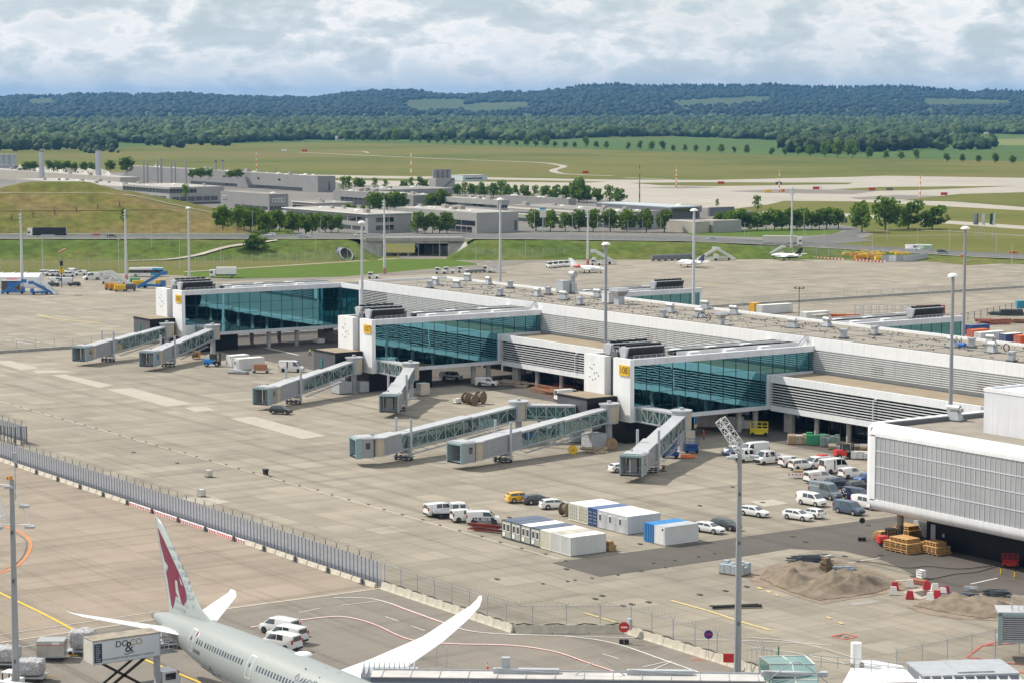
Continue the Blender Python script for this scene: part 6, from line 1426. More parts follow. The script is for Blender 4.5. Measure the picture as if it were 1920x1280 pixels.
def scissor(x,y,d,c,lab,h=2.2,s=1.0):
 a,b=G(x,y);t=thing('scissor_lift',lab,'work platform',(a,b,ZC[0]),d);t.scale=(s,)*3
 MB().box(-1.3,1.3,-.6,.6,.3,.8).build('chassis',c,t);mb=MB()
 for k in range(3):
  for sy in(-.5,.5):z0=.8+k*(h-.8)/3;z1=.8+(k+1)*(h-.8)/3;mb.bar((-1.1,sy,z0),(1.1,sy,z1),.1).bar((1.1,sy,z0),(-1.1,sy,z1),.1)
 mb.build('scissor_arms',c,t);MB().box(-1.35,1.35,-.62,.62,h,h+.15).build('platform',c,t);mb=MB()
 for z in(h+.6,h+1.15):
  mb.bar((-1.3,-.6,z),(1.3,-.6,z),.05).bar((-1.3,.6,z),(1.3,.6,z),.05).bar((-1.3,-.6,z),(-1.3,.6,z),.05).bar((1.3,-.6,z),(1.3,.6,z),.05)
 for x_ in(-1.3,-.45,.45,1.3):
  for y_ in(-.6,.6):mb.bar((x_,y_,h+.1),(x_,y_,h+1.15),.05)
 mb.build('railing',c,t)
 for xx in(-.95,.95):
  for sy in(-1,1):MB().tube([(xx,sy*.55,.3),(xx,sy*.7,.3)],.3,14).build('wheel',rubber,t)
dbl=M('royal_blue_paint',(.01,.08,.32),.4,var=.2,vs=2)
scissor(1257,858,.8,dbl,'blue work platform, nearer one beside the right jet bridge',1.9,1.15);scissor(1297,849,.9,dbl,'blue work platform, farther one behind the metal kiosk',1.5,.95);scissor(1423,817,.9,M('canary_yellow',(.72,.55,.02),.4),'yellow scissor lift under the glazed near gate building',.9,1.25);scissor(1894,1064,.9,red,'red scissor lift against the black base of the perforated hall',1.1,.8)
scissor(1222,884,1.2,M('dirty_yellow',(.45,.30,.04),.5,var=.3,vs=3),'small yellow machine beside the cab of the right jet bridge',.9,.55)
a,b=G(1290,858);o=MB().ext([(-.5,.05),(.5,.05),(.4,.5),(-.4,.5)],-1.3,1.3).build('orange_jack',orange,None,loc=(a,b,ZC[0]),rot=(0,0,.9));tag(o,'low orange lifting jack on the ground beside the blue work platforms','jack')
def pallets(x,y,w,d,n,lab,mat=wood,rz=0,grp='timber pallet stacks'):
 a,b=G(x,y);t=thing('pallet_stack',lab,'pallets',(a,b,ZC[0]),rz,grp);rr=random.Random(int(x))
 for i in range(n):
  s=1 if i<n*.6 else .72;ww,dd=w*s,d*s;z=i*.28;ox,oy=rr.uniform(-.12,.12),rr.uniform(-.1,.1);mb=MB()
  mb.box(ox-ww/2,ox+ww/2,oy-dd/2,oy+dd/2,z+.17,z+.23)
  k=5
  for j in range(k):xx=ox-ww/2+j*(ww-.15)/(k-1);mb.box(xx,xx+.15,oy-dd/2,oy+dd/2,z,z+.17)
  mb.build('pallet',mat,t)
pallets(1697,1033,4.6,3.6,7,'large stepped stack of orange-brown timber panels beside the red forklift');pallets(1753,1037,3.4,2.8,6,'medium stack of timber panels near the black wall');pallets(1700,1005,3.8,3.0,6,'stack of timber panels behind the red forklift');pallets(1652,1010,1.6,1.8,4,'small stack of timber left of the red forklift')
pallets(1549,1073,1.3,1.2,7,'tall narrow pallet stack standing on the sand heap',woodd);pallets(1143,1032,1.4,1.2,5,'cardboard-coloured boxes on pallets beside the front container row',M('cardboard',(.40,.27,.12),.9,var=.2))
cabinet(1728,1007,3.0,.4,2.2,'upright pale metal sheets leaning beside the timber stacks',lgrey,'metal_sheets')
def barrier(x,y,c,lab,d):
 a,b=G(x,y);t=tag(MB().add([(-.55,-.3,0),(.55,-.3,0),(.55,.3,0),(-.55,.3,0),(-.36,-.12,1.0),(.36,-.12,1.0),(.36,.12,1.0),(-.36,.12,1.0)],[(0,1,2,3),(4,5,6,7),(0,1,5,4),(1,2,6,5),(2,3,7,6),(3,0,4,7)]).build('plastic_barrier',c,None,loc=(a,b,ZC[0]),rot=(0,0,d)),lab,'barrier','plastic road barriers round the pit')
rp=M('barrier_red',(.50,.015,.03),.4,var=.08);wp=M('barrier_white',(.78,.76,.72),.4,var=.08);pp=M('barrier_magenta',(.40,.02,.12),.4)
for x,y,c,lab,d in((1678,1106,rp,'red plastic barrier behind a white one at the left of the pit',.8),(1675,1115,wp,'white plastic barrier on feet at the left of the pit',.8),(1706,1123,rp,'red plastic barrier nearest the viewer, alone',.8),(1706,1101,wp,'white plastic barrier in front of the sand, left of the bricks',.8),(1738,1105,rp,'red plastic barrier right of the bricks',1.),(1753,1109,wp,'white plastic barrier right of the red one by the bricks',1.),(1773,1114,pp,'faded magenta plastic barrier at the right of the pit',1.2),(1744,1126,wp,'white plastic barrier leaning at the second sand heap',.6),(1757,1122,rp,'red plastic barrier between two white ones by the second sand heap',.6),(1768,1117,wp,'small white plastic barrier beside the magenta one',.6)):
 barrier(x,y,c,lab,d)
a,b=G(1720,1094);o=MB().box(-1.2,1.2,-.6,.6,0,.5).build('brick_pile',M('red_brick',(.30,.12,.08),.9,var=.4,vs=5),None,loc=(a,b,ZC[0]),rot=(0,0,.3));tag(o,'low pile of red bricks between the plastic barriers','bricks')
a,b=G(1727,1084);cabinet(1727,1085,1.0,.8,1.1,'white box standing on the asphalt behind the bricks',whitep,'white_box')
for(x,y,lab)in((1764,1107+0,''),):pass
for i,(x,y)in enumerate(((1588,0),)):pass
for x,y,lab in((1877,1076,'small yellow hydrant post, left of two near the black wall'),(1903,1082,'small yellow hydrant post, right of two near the right edge')):
 a,b=G(x,y);t=thing('yellow_post',lab,'post',(a,b,ZC[0]));MB().cyl(0,0,0,.7,.14).build('post',yellow,t);MB().cyl(0,0,.7,.9,.1).build('cap',trim,t)
for px,lab in(([(1600,1053),(1640,1056),(1700,1066),(1740,1063),(1800,1068),(1860,1062)],'thin black cable lying across the asphalt behind the white box'),([(1730,1086),(1750,1086),(1790,1078),(1830,1074),(1872,1062)],'thick black hose running from the white box to the black wall')):
 pts=catm([G(*p)for p in px]);o=MB().tube([(x,y,ZC[0]+.06)for x,y in pts],.05,5).build('ground_cable',cabm);tag(o,lab,'cable')
sand=bpy.data.materials.new('sand');sand.use_nodes=True;nt=sand.node_tree;pb_=nt.nodes['Principled BSDF'];pb_.inputs['Roughness'].default_value=.95
tc=N(nt,'ShaderNodeTexCoord');n=N(nt,'ShaderNodeTexNoise',i_Scale=.45,i_Detail=9.0,i_Roughness=.65);LK(nt,tc.outputs['Object'],n.inputs[0]);LK(nt,ramp(nt,[(.3,(.11,.085,.06)),(.5,(.19,.15,.11)),(.7,(.27,.22,.165))],n.outputs[0]).outputs[0],pb_.inputs['Base Color'])
bp=N(nt,'ShaderNodeBump',i_Strength=.8,i_Distance=.25);LK(nt,n.outputs[0],bp.inputs['Height']);LK(nt,bp.outputs[0],pb_.inputs['Normal'])
from mathutils import noise as mn
def heap(name,lab,outline,peaks):
 pts=[G(*p)for p in outline];xs=[p[0]for p in pts];ys=[p[1]for p in pts];st=.33
 def inside(x,y):
  c=False
  for(x1,y1),(x2,y2)in zip(pts,pts[1:]+pts[:1]):
   if(y1>y)!=(y2>y)and x<(x2-x1)*(y-y1)/(y2-y1)+x1:c=not c
  return c
 nx=int((max(xs)-min(xs))/st)+2;ny=int((max(ys)-min(ys))/st)+2;vs=[];fs=[];idx={};pk=[(*G(x,y),h,r)for x,y,h,r in peaks]
 def hh(x,y):
  z=0.
  for px_,py_,h,r in pk:z=max(z,h*max(0,1-math.hypot(x-px_,y-py_)/r)**.9)
  nn=mn.noise(Vector((x*.5,y*.5,1.)))*.28+mn.noise(Vector((x*1.3,y*1.3,7.)))*.30+mn.noise(Vector((x*3.1,y*3.1,2.)))*.12
  e=1e9
  for(x1,y1),(x2,y2)in zip(pts,pts[1:]+pts[:1]):
   dx,dy=x2-x1,y2-y1;t_=max(0,min(1,((x-x1)*dx+(y-y1)*dy)/(dx*dx+dy*dy)));e=min(e,math.hypot(x-x1-t_*dx,y-y1-t_*dy))
  return max(.02,(z*.85+(.18+z*.5)*nn*1.5+.12)*min(1,e/2.2))
 for i in range(nx):
  for j in range(ny):
   x,y=min(xs)+i*st,min(ys)+j*st
   if inside(x+st/2,y+st/2):
    f=[]
    for di,dj in((0,0),(1,0),(1,1),(0,1)):
     k=(i+di,j+dj)
     if k not in idx:idx[k]=len(vs);X,Y=min(xs)+k[0]*st,min(ys)+k[1]*st;e=inside(X,Y);vs.append((X,Y,ZC[0]+(hh(X,Y)if e else .005)))
     f.append(idx[k])
    fs.append(tuple(f))
 me=bpy.data.meshes.new(name);me.from_pydata(vs,[],fs);me.materials.append(sand);me.polygons.foreach_set('use_smooth',[True]*len(me.polygons));tag(obj(name,me),lab,'sand')
heap('sand_heap','large brownish sand heap in the excavated area on the concrete',[(1425,1085),(1440,1066),(1480,1058),(1520,1049),(1550,1046),(1600,1060),(1650,1078),(1692,1095),(1640,1113),(1590,1120),(1535,1126),(1480,1110)],[(1476,1098,2.9,4.2),(1462,1090,1.8,3.2),(1557,1104,2.4,4.2),(1600,1102,2.5,4.6),(1580,1095,2.0,4),(1635,1100,1.5,3.6),(1520,1112,.9,3),(1500,1066,1.0,4),(1528,1120,.5,2)])
heap('sand_heap','second, lower sand heap at the right behind the plastic barriers',[(1712,1136),(1740,1128),(1780,1117),(1830,1118),(1900,1122),(1935,1140),(1900,1155),(1840,1160),(1780,1150)],[(1790,1135,1.7,4.5),(1830,1140,1.5,4),(1870,1145,1.1,3.6)])
def slabpile(x,y,lab,mat,n,L,w,rz,dz=.12,nm='pipe_bundle',jit=.2,r=None):
 a,b=G(x,y);rr=random.Random(int(x*7));mb=MB()
 for i in range(n):
  ox,oy=rr.uniform(-w,w),rr.uniform(-jit,jit);z=.08+rr.random()*dz*n*.5;mb.bar((ox-L/2*math.cos(jit*rr.random()),oy+w*(rr.random()-.5),z),(ox+L/2,oy+w*(rr.random()-.5),z+rr.uniform(-.05,.1)),r or .12)
 o=mb.build(nm,mat,None,loc=(a,b,ZC[0]),rot=(0,0,rz));tag(o,lab,'materials' if nm!='pipe_bundle' else 'pipes');return o
slabpile(1379,1140,'bundle of black pipes lying on the concrete behind the foreground mast',M('black_pipe',(.025,.025,.027),.5),9,6.2,.35,1.1,.05)
slabpile(1518,1056,'tangle of grey-blue pipes and mesh on the far side of the sand heap',M('grey_blue_pipe',(.09,.11,.13),.6,var=.4,vs=3),34,4,1.4,.9,.06);slabpile(1575,1070,'blue-grey sheeting lying on the sand beside the pallet stack',M('sheet_blue_grey',(.28,.33,.40),.6,var=.3,vs=3),16,2.4,1.0,.9,.05,r=.25)
slabpile(1800,1133,'bundle of blue and grey pipes lying on the second sand heap',M('blue_grey_pipe',(.08,.11,.17),.6,var=.5,vs=4),22,3.4,.8,.8,.12);slabpile(1868,1118,'coil of grey pipes behind the second sand heap',MATS['grey_blue_pipe'],20,2.6,.8,.6,.08);slabpile(1820,1109,'small heap of pale scrap behind the magenta barrier',lgrey,12,1.3,.4,.6,.08)
slabpile(1845,1044,'long timber beams on trestles against the black wall',M('pale_beam',(.45,.38,.28),.8,var=.2),9,7,.3,.0,.22,nm='beam_stack',r=.28)
slabpile(910,997,'red steel frames lying left of the front container row',M('red_primer',(.22,.035,.025),.6,var=.3,vs=2),22,4.5,.7,.5,.09,nm='steel_frames',r=.16)
slabpile(1012+30,738,'long rusty steel beams on the ground under the louvred wing',M('rust_steel',(.30,.13,.07),.8,var=.35,vs=2),34,13,5,0,.05,nm='steel_beams',jit=3,r=.2);slabpile(965,722,'pale planks and panels on the ground right of the white vans',M('pale_planks',(.42,.33,.26),.8,var=.4,vs=2),24,6,2.4,.2,.06,nm='planks',jit=2,r=.25)
slabpile(1060,728,'dark red sheets stacked under the louvred wing',M('dark_red_sheet',(.25,.05,.035),.7,var=.3),10,7,1.5,0,.12,nm='red_sheets',jit=1.2,r=.5)
slabpile(1115,848,'scrap, hoses and sacks beside the large wooden cable drum',M('scrap_mixed',(.38,.31,.22),.8,var=.6,vs=3),26,2.2,1.6,.8,.06,nm='scrap_heap',jit=1.2,r=.22)
slabpile(1065,818,'orange and grey parts lying below the middle jet bridge',M('orange_scrap',(.5,.12,.05),.7,var=.5,vs=2),14,3,1,.8,.05,nm='scrap_heap',r=.2)
def bundle(x,y,w,d,h,mat,lab,nm='material_stack',rz=0.,n=3):
 a,b=G(x,y);t=thing(nm,lab,'materials',(a,b,ZC[0]),rz);rr=random.Random(int(x*3+y))
 MB().box(-w/2,w/2,-d/2,d/2,0,.14).build('pallet',woodd,t)
 for i in range(n):
  for j in range(max(1,n-1)):
   x0=-w/2+i*w/n;y0=-d/2+j*d/max(1,n-1);MB().box(x0+.03,x0+w/n-.03,y0+.03,y0+d/max(1,n-1)-.03,.14,h*rr.uniform(.6,1.0)).build('bundle',mat if not isinstance(mat,list)else rr.choice(mat),t)
 return t
wrap=M('white_wrap',(.62,.62,.62),.4,var=.15,vs=2);card=M('brown_carton',(.38,.27,.16),.85,var=.2)
bundle(1378,1076,3.6,2.4,1.7,M('pipe_bale',(.38,.42,.46),.5,var=.35,vs=6),'pale bundles of wrapped pipes left of the large sand heap',rz=.3,n=4);bundle(1505,832,5.5,2.6,2.0,[card,wrap,MATS['pale_planks']],'pallets of cartons and sacks in front of the wing columns',rz=.9,n=4)
bundle(1530,834,3.6,2.0,2.4,green,'dark green steel racks beside the cartons',rz=.9,n=3);bundle(1556,837,3.6,1.6,2.3,M('grey_green_rack',(.20,.27,.25),.6,var=.3,vs=3),'grey-green racks right of the dark green ones',rz=.9,n=4);bundle(1612,860,3.2,2.2,1.4,wrap,'white wrapped bricks right of the red forklift',rz=.9,n=3);bundle(1590,842,7,2.5,.9,[card,woodd,lgrey],'low pile of boards and boxes behind the red forklift',rz=.8,n=5)
bundle(1335,800,6,3.0,3.0,M('white_crate',(.62,.58,.57),.6,var=.1,vs=.6),'tall white crates under the near gate building',rz=.9,n=3);bundle(1380,803,6,3,2.6,wrap,'pale wrapped stacks behind the lattice frame of the mast',rz=.9,n=4);bundle(1304,793,1.8,1.6,2.6,bl_,'bright blue container bin under the near gate building',n=1)
bundle(620,640,6.5,5,3.4,M('grey_cage',(.20,.18,.16),.7,var=.5,vs=2),'stacked dark cages beneath the farthest gate building',rz=1.0,n=5);bundle(597,643,3.4,2.0,1.2,whitep,'low white concrete blocks with dark holes beneath the farthest gate building',n=2)
bundle(447,700,4.5,2.0,.8,lgrey,'flat steel frames lying beside the blue telehandler',rz=.7,n=3);bundle(476,688,2.4,2,1.2,[dbl,whitep],'blue and white drums in front of the white site container',n=3)
def trolley(x,y,lab,load,rz=.9):
 a,b=G(x,y);t=thing('flat_trolley',lab,'trolley',(a,b,ZC[0]),rz);MB().box(-2,2,-.9,.9,.5,.65).build('deck',greyp,t);MB().box(-2.9,-2,-.05,.05,.4,.48).build('drawbar',dgrey,t)
 for xx in(-1.5,1.5):
  for s in(-1,1):MB().tube([(xx,s*.7,.25),(xx,s*.85,.25)],.25,12).build('wheel',rubber,t)
 mb=MB();rr=random.Random(5)
 for k in range(5):mb.box(-1.5,1.4,-.75+k*.32,-.65+k*.32,.65,1.9)if k in(0,4)else mb.box(-1.5+k*.1,1.3,-.75+k*.32,-.6+k*.32,.66+k*.25,.78+k*.25)
 for k in range(6):mb.box(-1.5+k*.55,-1.42+k*.55,-.8,.8,.65,2.0)
 for z in(1.0,1.4,1.8):mb.box(-1.55,1.4,-.8,-.74,z,z+.08).box(-1.55,1.4,.74,.8,z,z+.08)
 mb.build('timber_load',load,t)
trolley(489,699,'trolley loaded with red-brown timber frames left of the white van',M('red_brown_timber',(.48,.22,.12),.8,var=.25,vs=3))
a,b=G(1497,896);t=thing('safety_barrier','low red and white safety barriers round a small pallet among the vans','barrier',(a,b,ZC[0]),.9);mb=MB()
for k in range(6):
 for y_ in(-.8,.75):MB().box(-1.8+k*.62,-1.25+k*.62,y_,y_+.05,.1,.95).mat(1).box(-1.7+k*.62,-1.5+k*.62,y_-.01,y_+.06,.5,.8).build('board',[whitep,redw],t)
MB().box(-.8,.8,-.5,.5,0,1.3).build('pallet_load',card,t)
skin=M('skin',(.50,.32,.24),.6)
def person(x,y,d,lab,vest,trousers,hair,z=None,walk=.25):
 a,b=G(x,y);t=thing('person',lab,'person',(a,b,ZC[0]if z is None else z),d)
 J={'pel':(0,0,.95),'sp':(.02,0,1.2),'ch':(.03,0,1.4),'nk':(.04,0,1.52),'hd':(.06,0,1.66),'ht':(.06,0,1.78)}
 vs=[];rd=[];ed=[]
 def add(p,r,par=None):vs.append(p);rd.append(r);i=len(vs)-1;(ed.append((par,i))if par is not None else None);return i
 pel=add((0,0,.95),.15);sp_=add((.02,0,1.18),.14,pel);ch=add((.03,0,1.40),.155,sp_);nk=add((.04,0,1.52),.06,ch);hd=add((.06,0,1.65),.10,nk);add((.065,0,1.75),.07,hd)
 for s in(-1,1):
  sh=add((.03,s*.19,1.42),.075,ch);el=add((s*walk*.5,s*.25,1.15),.05,sh);wr=add((s*walk*.9+.08,s*.24,.92),.035,el);hn=add((s*walk*1.0+.1,s*.24,.84),.04,wr)
  for k in range(4):add((s*walk*1.05+.1+.02*k,s*(.22+.015*k),.76+.01*abs(k-1)),.010,hn)
  add((s*walk+.15,s*.21,.82),.012,hn)
  hp=add((0,s*.10,.90),.105,pel);kn=add((-s*walk*.45+.03,s*.11,.50),.07,hp);an=add((-s*walk*1.1,s*.11,.09),.045,kn);add((-s*walk*1.1+.16,s*.12,.045),.04,an)
 me=bpy.data.meshes.new('body');me.from_pydata(vs,ed,[]);o=obj('body',me,t);me.materials.append(skin)
 m_=o.modifiers.new('skin','SKIN');sv=me.skin_vertices[0].data
 for i,r in enumerate(rd):sv[i].radius=(r,r)
 sv[0].use_root=True;o.modifiers.new('sub','SUBSURF').levels=1
 ring=lambda zs:MB().tube([(p[0],p[1],z_)for p,z_ in zs],[1]*2)
 MB().tube([(0,0,.88),(.01,0,1.0),(.02,0,1.2),(.03,0,1.42),(.035,0,1.5)],[.19,.19,.175,.215,.10],12).build('vest',vest,t,smooth=True)
 for s in(-1,1):
  MB().tube([(.03,s*.17,1.45),(s*walk*.5,s*.25,1.15),(s*walk*.88+.07,s*.24,.95)],[.095,.068,.052],10).build('sleeve',vest,t,smooth=True)
  MB().tube([(0,s*.09,.96),(-s*walk*.45+.03,s*.11,.50),(-s*walk*1.1,s*.11,.10)],[.135,.092,.075],10).build('trouser_leg',trousers,t,smooth=True)
  MB().box(-s*walk*1.1-.08,-s*walk*1.1+.2,s*.11-.05,s*.11+.05,.0,.1).build('shoe',trim,t)
  MB().box(.155,.165,s*.035-.012,s*.035+.012,1.665,1.68).build('eye',trim,t)
 MB().tube([(.15,0,1.655),(.185,0,1.635)],[.012,.018],6).build('nose',skin,t);MB().box(.145,.162,-.025,.025,1.595,1.603).build('mouth',M('lips',(.35,.12,.1),.6),t)
 MB().dome(.05,0,1.68,.115,.12).build('hair',hair,t,smooth=True)
hv=M('hi_vis_yellow',(.55,.80,.04),.7);hr=M('hi_vis_red',(.55,.03,.02),.7);tr=M('dark_trousers',(.04,.045,.05),.8)
person(581,667,1.4,'worker in a yellow high-visibility jacket walking beside the farthest gate building',hv,tr,trim);person(1319,823,.6,'worker in red overalls standing under the near gate building',hr,hr,trim,walk=.05)
# ------ airliner and foreground
pl=thing('airliner','large pale grey airliner with a maroon horned-animal emblem on its tail fin','airplane',(-229,107.6,0))
fusm=M('fuselage_pale_grey',(.30,.325,.318),.36,var=.02,vs=.2);wingm=M('wing_white',(.80,.81,.83),.3,var=.03,vs=.3);maroon=M('maroon_paint',(.17,.012,.05),.35,var=.03);seams(fusm,(2.3,0,0),.035,.86,.05)
seams(wingm,(1.4,2.6,0),.03,.82,.03)
finm=M('fin_grey',(.40,.44,.43),.3,var=.02);fing2=M('fin_slate_grey',(.30,.36,.38),.35,var=.03)  # second grey is the darker tone of the fin stripes and hinge
ST=[(0,6.42,.28),(.9,6.40,.50),(3,6.36,.92),(6,6.28,1.42),(9,6.12,1.80),(13,5.88,2.28),(17,5.66,2.62),(22,5.50,2.86),(27,5.45,2.9),(44,5.45,2.9),(48,5.40,2.8),(52,5.20,2.35),(55,4.9,1.5),(56.3,4.75,.7),(56.7,4.7,.1)]
def fus_at(x):
 for p,q in zip(ST,ST[1:]):
  if x<=q[0]:t=(x-p[0])/(q[0]-p[0]);return p[1]+(q[1]-p[1])*t,p[2]+(q[2]-p[2])*t
 return ST[-1][1:]
mb=MB();n=40;vs=[];fs=[];xs=[ST[0][0]]+[.9]+[1.8+i*1.6 for i in range(33)]+[55.4,56.3,56.7]
for x in xs:
 zc,r=fus_at(x)
 for k in range(n):t_=2*PI*k/n;vs.append((x,r*math.sin(t_),zc+r*1.02*math.cos(t_)))
for i in range(len(xs)-1):
 for k in range(n):fs.append((i*n+k,i*n+(k+1)%n,(i+1)*n+(k+1)%n,(i+1)*n+k));
fs+=[tuple(range(n)),tuple((len(xs)-1)*n+k for k in reversed(range(n)))];mb.add(vs,fs)
belly=M('belly_white',(.50,.50,.54),.35,var=.03,vs=.3)
mm=[]
for f in fs:
 c=sum((Vector(vs[i])for i in f),Vector())/len(f);zc,r=fus_at(min(56,c.x));lim=zc-r*.42 if c.x>12 else zc-r*2
 mm.append(2 if c.x<.9 else(1 if c.z<lim else 0))
mb.m=mm;fo=mb.build('fuselage',[fusm,belly,M('tail_cone_brown',(.16,.12,.10),.5)],pl,smooth=True)
def skinp(x,ang,off=.02,side=-1):
 zc,r=fus_at(x);return Vector((x,side*(r+off)*math.cos(ang),zc+(r+off)*1.02*math.sin(ang)))
def patch(mb,x0,x1,a0,a1,off=.02,nx=1,na=3,side=-1):
 for i in range(nx):
  for j in range(na):
   xa,xb=x0+(x1-x0)*i/nx,x0+(x1-x0)*(i+1)/nx;aa,ab_=a0+(a1-a0)*j/na,a0+(a1-a0)*(j+1)/na
   mb.add([skinp(xa,aa,off,side),skinp(xb,aa,off,side),skinp(xb,ab_,off,side),skinp(xa,ab_,off,side)],[(0,1,2,3)])
def angz(x,z):zc,r=fus_at(x);return math.asin(max(-1,min(1,(z-zc)/r/1.02)))
wx=[15.15+i*.62 for i in range(3)]+[17.3+i*.605 for i in range(15)]+[29.0+i*.605 for i in range(22)]+[44+i*.605 for i in range(8)]
for side in(-1,1):
 for x in wx:
  m_=MB();patch(m_,x-.13,x+.13,angz(x,6.50),angz(x,7.0),.015,side=side);m_.build('cabin_window',darkg,pl)
 for x in(13.6,27.4,42.5):
  m_=MB();w_=.55
  z0,z1=5.5,7.65;th=.06
  patch(m_,x-w_,x-w_+th,angz(x,z0),angz(x,z1),.018,na=6,side=side);patch(m_,x+w_-th,x+w_,angz(x,z0),angz(x,z1),.018,na=6,side=side)
  patch(m_,x-w_,x+w_,angz(x,z0),angz(x,z0+.07),.018,na=1,side=side);patch(m_,x-w_,x+w_,angz(x,z1-.07),angz(x,z1),.018,na=1,side=side)
  d_=m_.build('door_outline',whitep,pl);q=MB();patch(q,x-.12,x+.12,angz(x,6.6),angz(x,6.95),.02,side=side);q.build('door_window',darkg,d_)
 m_=MB();patch(m_,14.35,14.75,angz(14.5,7.15),angz(14.5,7.5),.018,side=side);m_.build('flag_maroon',maroon,pl);m_=MB();patch(m_,14.76,14.98,angz(14.5,7.15),angz(14.5,7.5),.018,side=side);m_.build('flag_white',whitep,pl)
letg=M('grey_lettering',(.22,.25,.30),.5);letd=M('dark_lettering',(.10,.12,.16),.5)
def skintext(s,x,z,size,mat,sx=1.0,side=-1):
 a=angz(x,z);p=skinp(x,a,.03,side);zc,r=fus_at(x);zc2,r2=fus_at(x+1);rt=(skinp(x+1,angz(x+1,z),.03,side)-p).normalized()*(1 if side<0 else-1)
 return text('lettering',s,size,mat,pl,facing(p,rt,(0,-side*math.sin(a),math.cos(a))),.012,sx=sx)
skintext('A7-BDB',15.4,5.72,.52,letd);skintext('DREAM',17.0,4.3,.62,letg,1.1);skintext('LINER',20.1,4.3,.62,letg,1.1)
m_=MB();m_.tube([skinp(18.55+.25*math.cos(t_),angz(18.5,4.35+.55*math.sin(t_)),.04)for t_ in(-1.4,-.9,-.3,.3,.9,1.4)],.035,5);m_.build('lettering_swoosh',letd,pl)
def stroke(mb,pts,x0,z0,s,r=.10):
 mb.tube([skinp(x0+x*s,angz(x0+x*s,z0+z*s),.0)for x,z in pts],r,6)
m_=MB();X0,Z0=36.3,7.15
stroke(m_,[(0,0),(-.1,.25),(.1,.5),(.35,.35),(.5,.05),(.2,-.02),(0,0)],X0,Z0,1.0,.07)
stroke(m_,[(.15,.95),(.22,.95)],X0,Z0,1,.09);stroke(m_,[(.38,.92),(.45,.92)],X0,Z0,1,.09)
stroke(m_,[(.5,.05),(.9,0),(1.2,.3),(1.15,.05),(1.5,0),(1.75,.35),(1.8,.0),(1.6,-.35)],X0,Z0,1,.08)
stroke(m_,[(1.0,-.35),(1.07,-.35)],X0,Z0,1,.09);stroke(m_,[(2.1,1.3),(2.1,.1),(2.5,.4),(3.0,.3),(2.9,0),(2.1,.05)],X0,Z0,1,.08)
stroke(m_,[(3.3,0),(3.3,.45),(3.7,.45),(3.6,.05),(3.0,.02)],X0,Z0,1,.08);stroke(m_,[(3.4,.8),(3.47,.8)],X0,Z0,1,.09);stroke(m_,[(4.2,1.3),(4.2,0),(3.6,0)],X0,Z0,1,.08);stroke(m_,[(4.7,1.3),(4.7,0)],X0,Z0,1,.08)
m_.build('script_lettering',letg,pl)
def airfoil_panel(name,sec,mat,par,thick=.1,smooth=True):
 "sec: list of (LE point, TE point, thickness, normal)"
 mb=MB();prof=[(0,0),(.06,.55),(.25,1),(.5,.85),(.8,.35),(1,.0)];n=len(prof)*2-2;vs=[]
 for(le,te,th,nn)in sec:
  le,te,nn=Vector(le),Vector(te),Vector(nn)
  for u,v in prof:vs.append(le+(te-le)*u+nn*v*th/2)
  for u,v in reversed(prof[1:-1]):vs.append(le+(te-le)*u-nn*v*th/2)
 fs=[]
 for i in range(len(sec)-1):
  for k in range(n):fs.append((i*n+k,i*n+(k+1)%n,(i+1)*n+(k+1)%n,(i+1)*n+k))
 fs+=[tuple(range(n)),tuple((len(sec)-1)*n+k for k in reversed(range(n)))]
 mb.add(vs,fs);return mb.build(name,mat,par,smooth=smooth)
LE=[(16.9,8.05),(14.2,8.35),(11.6,9.3),(2.9,16.75),(1.7,17.35)];TEp=[(3.6,7.2),(3.9,7.6),(3.7,9.0),(.75,17.3),(.55,17.55)]
fin=airfoil_panel('tail_fin',[((x0,0,z0),(x1,0,z1),th,(0,1,0))for(x0,z0),(x1,z1),th in zip(LE,TEp,(.15,.5,.62,.32,.1))],finm,pl)
MB().bar((3.7,0,9.0),(.8,0,17.2),.05,.05).build('rudder_hinge',fing2,fin)
def finxy(px,py):
 a,z=OB(px,py,107.3);return(a+229,z)
def fpoly(name,pts,mat,off=.34):
 q=[finxy(270+x/5.82,950+y/5.82)for x,y in pts];bm=bmesh.new()
 me=bpy.data.meshes.new(name)
 for s in(-1,1):
  vs_=[]
  for x,z in q:
   f=max(0.02,min(1,(z-8)/9.));xl=11.6+(2.9-11.6)*(z-9.3)/7.45;xt=3.7+(.75-3.7)*(z-9.0)/8.3;u=(xl-x)/max(.1,(xl-xt));th=.62+(.32-.62)*(z-9.3)/7.45
   prof=[(-.1,0),(0,0),(.06,.55),(.25,1),(.5,.85),(.8,.35),(1,.0),(2,0)];v=0
   for(u0,v0),(u1,v1)in zip(prof,prof[1:]):
    if u0<=u<=u1:v=v0+(v1-v0)*(u-u0)/(u1-u0)
   vs_.append(bm.verts.new((x,s*(v*th/2+.03),z)))
  bm.faces.new(vs_)
 bmesh.ops.triangulate(bm,faces=bm.faces[:]);bm.to_mesh(me);bm.free();me.materials.append(mat);return obj(name,me,fin)
fpoly('emblem',[(128,222),(150,255),(205,355),(270,490),(318,590),(345,650),(395,760),(440,880),(462,960),(466,1010),(432,1076),(410,1050),(385,960),(365,870),(358,800),(352,742),(340,690),(322,720),(315,790),(320,860),(335,925),(366,988),(333,966),(318,1030),(292,1110),(275,1060),(262,960),(248,880),(238,800),(220,720),(250,665),(245,640),(208,590),(250,600),(272,602),(225,505),(152,390),(150,345),(195,420),(255,520),(300,590),(260,500),(200,380),(160,300),(130,245)],maroon)
fpoly('emblem_neck',[(365,800),(440,880),(430,1000),(395,960),(372,880)],maroon)
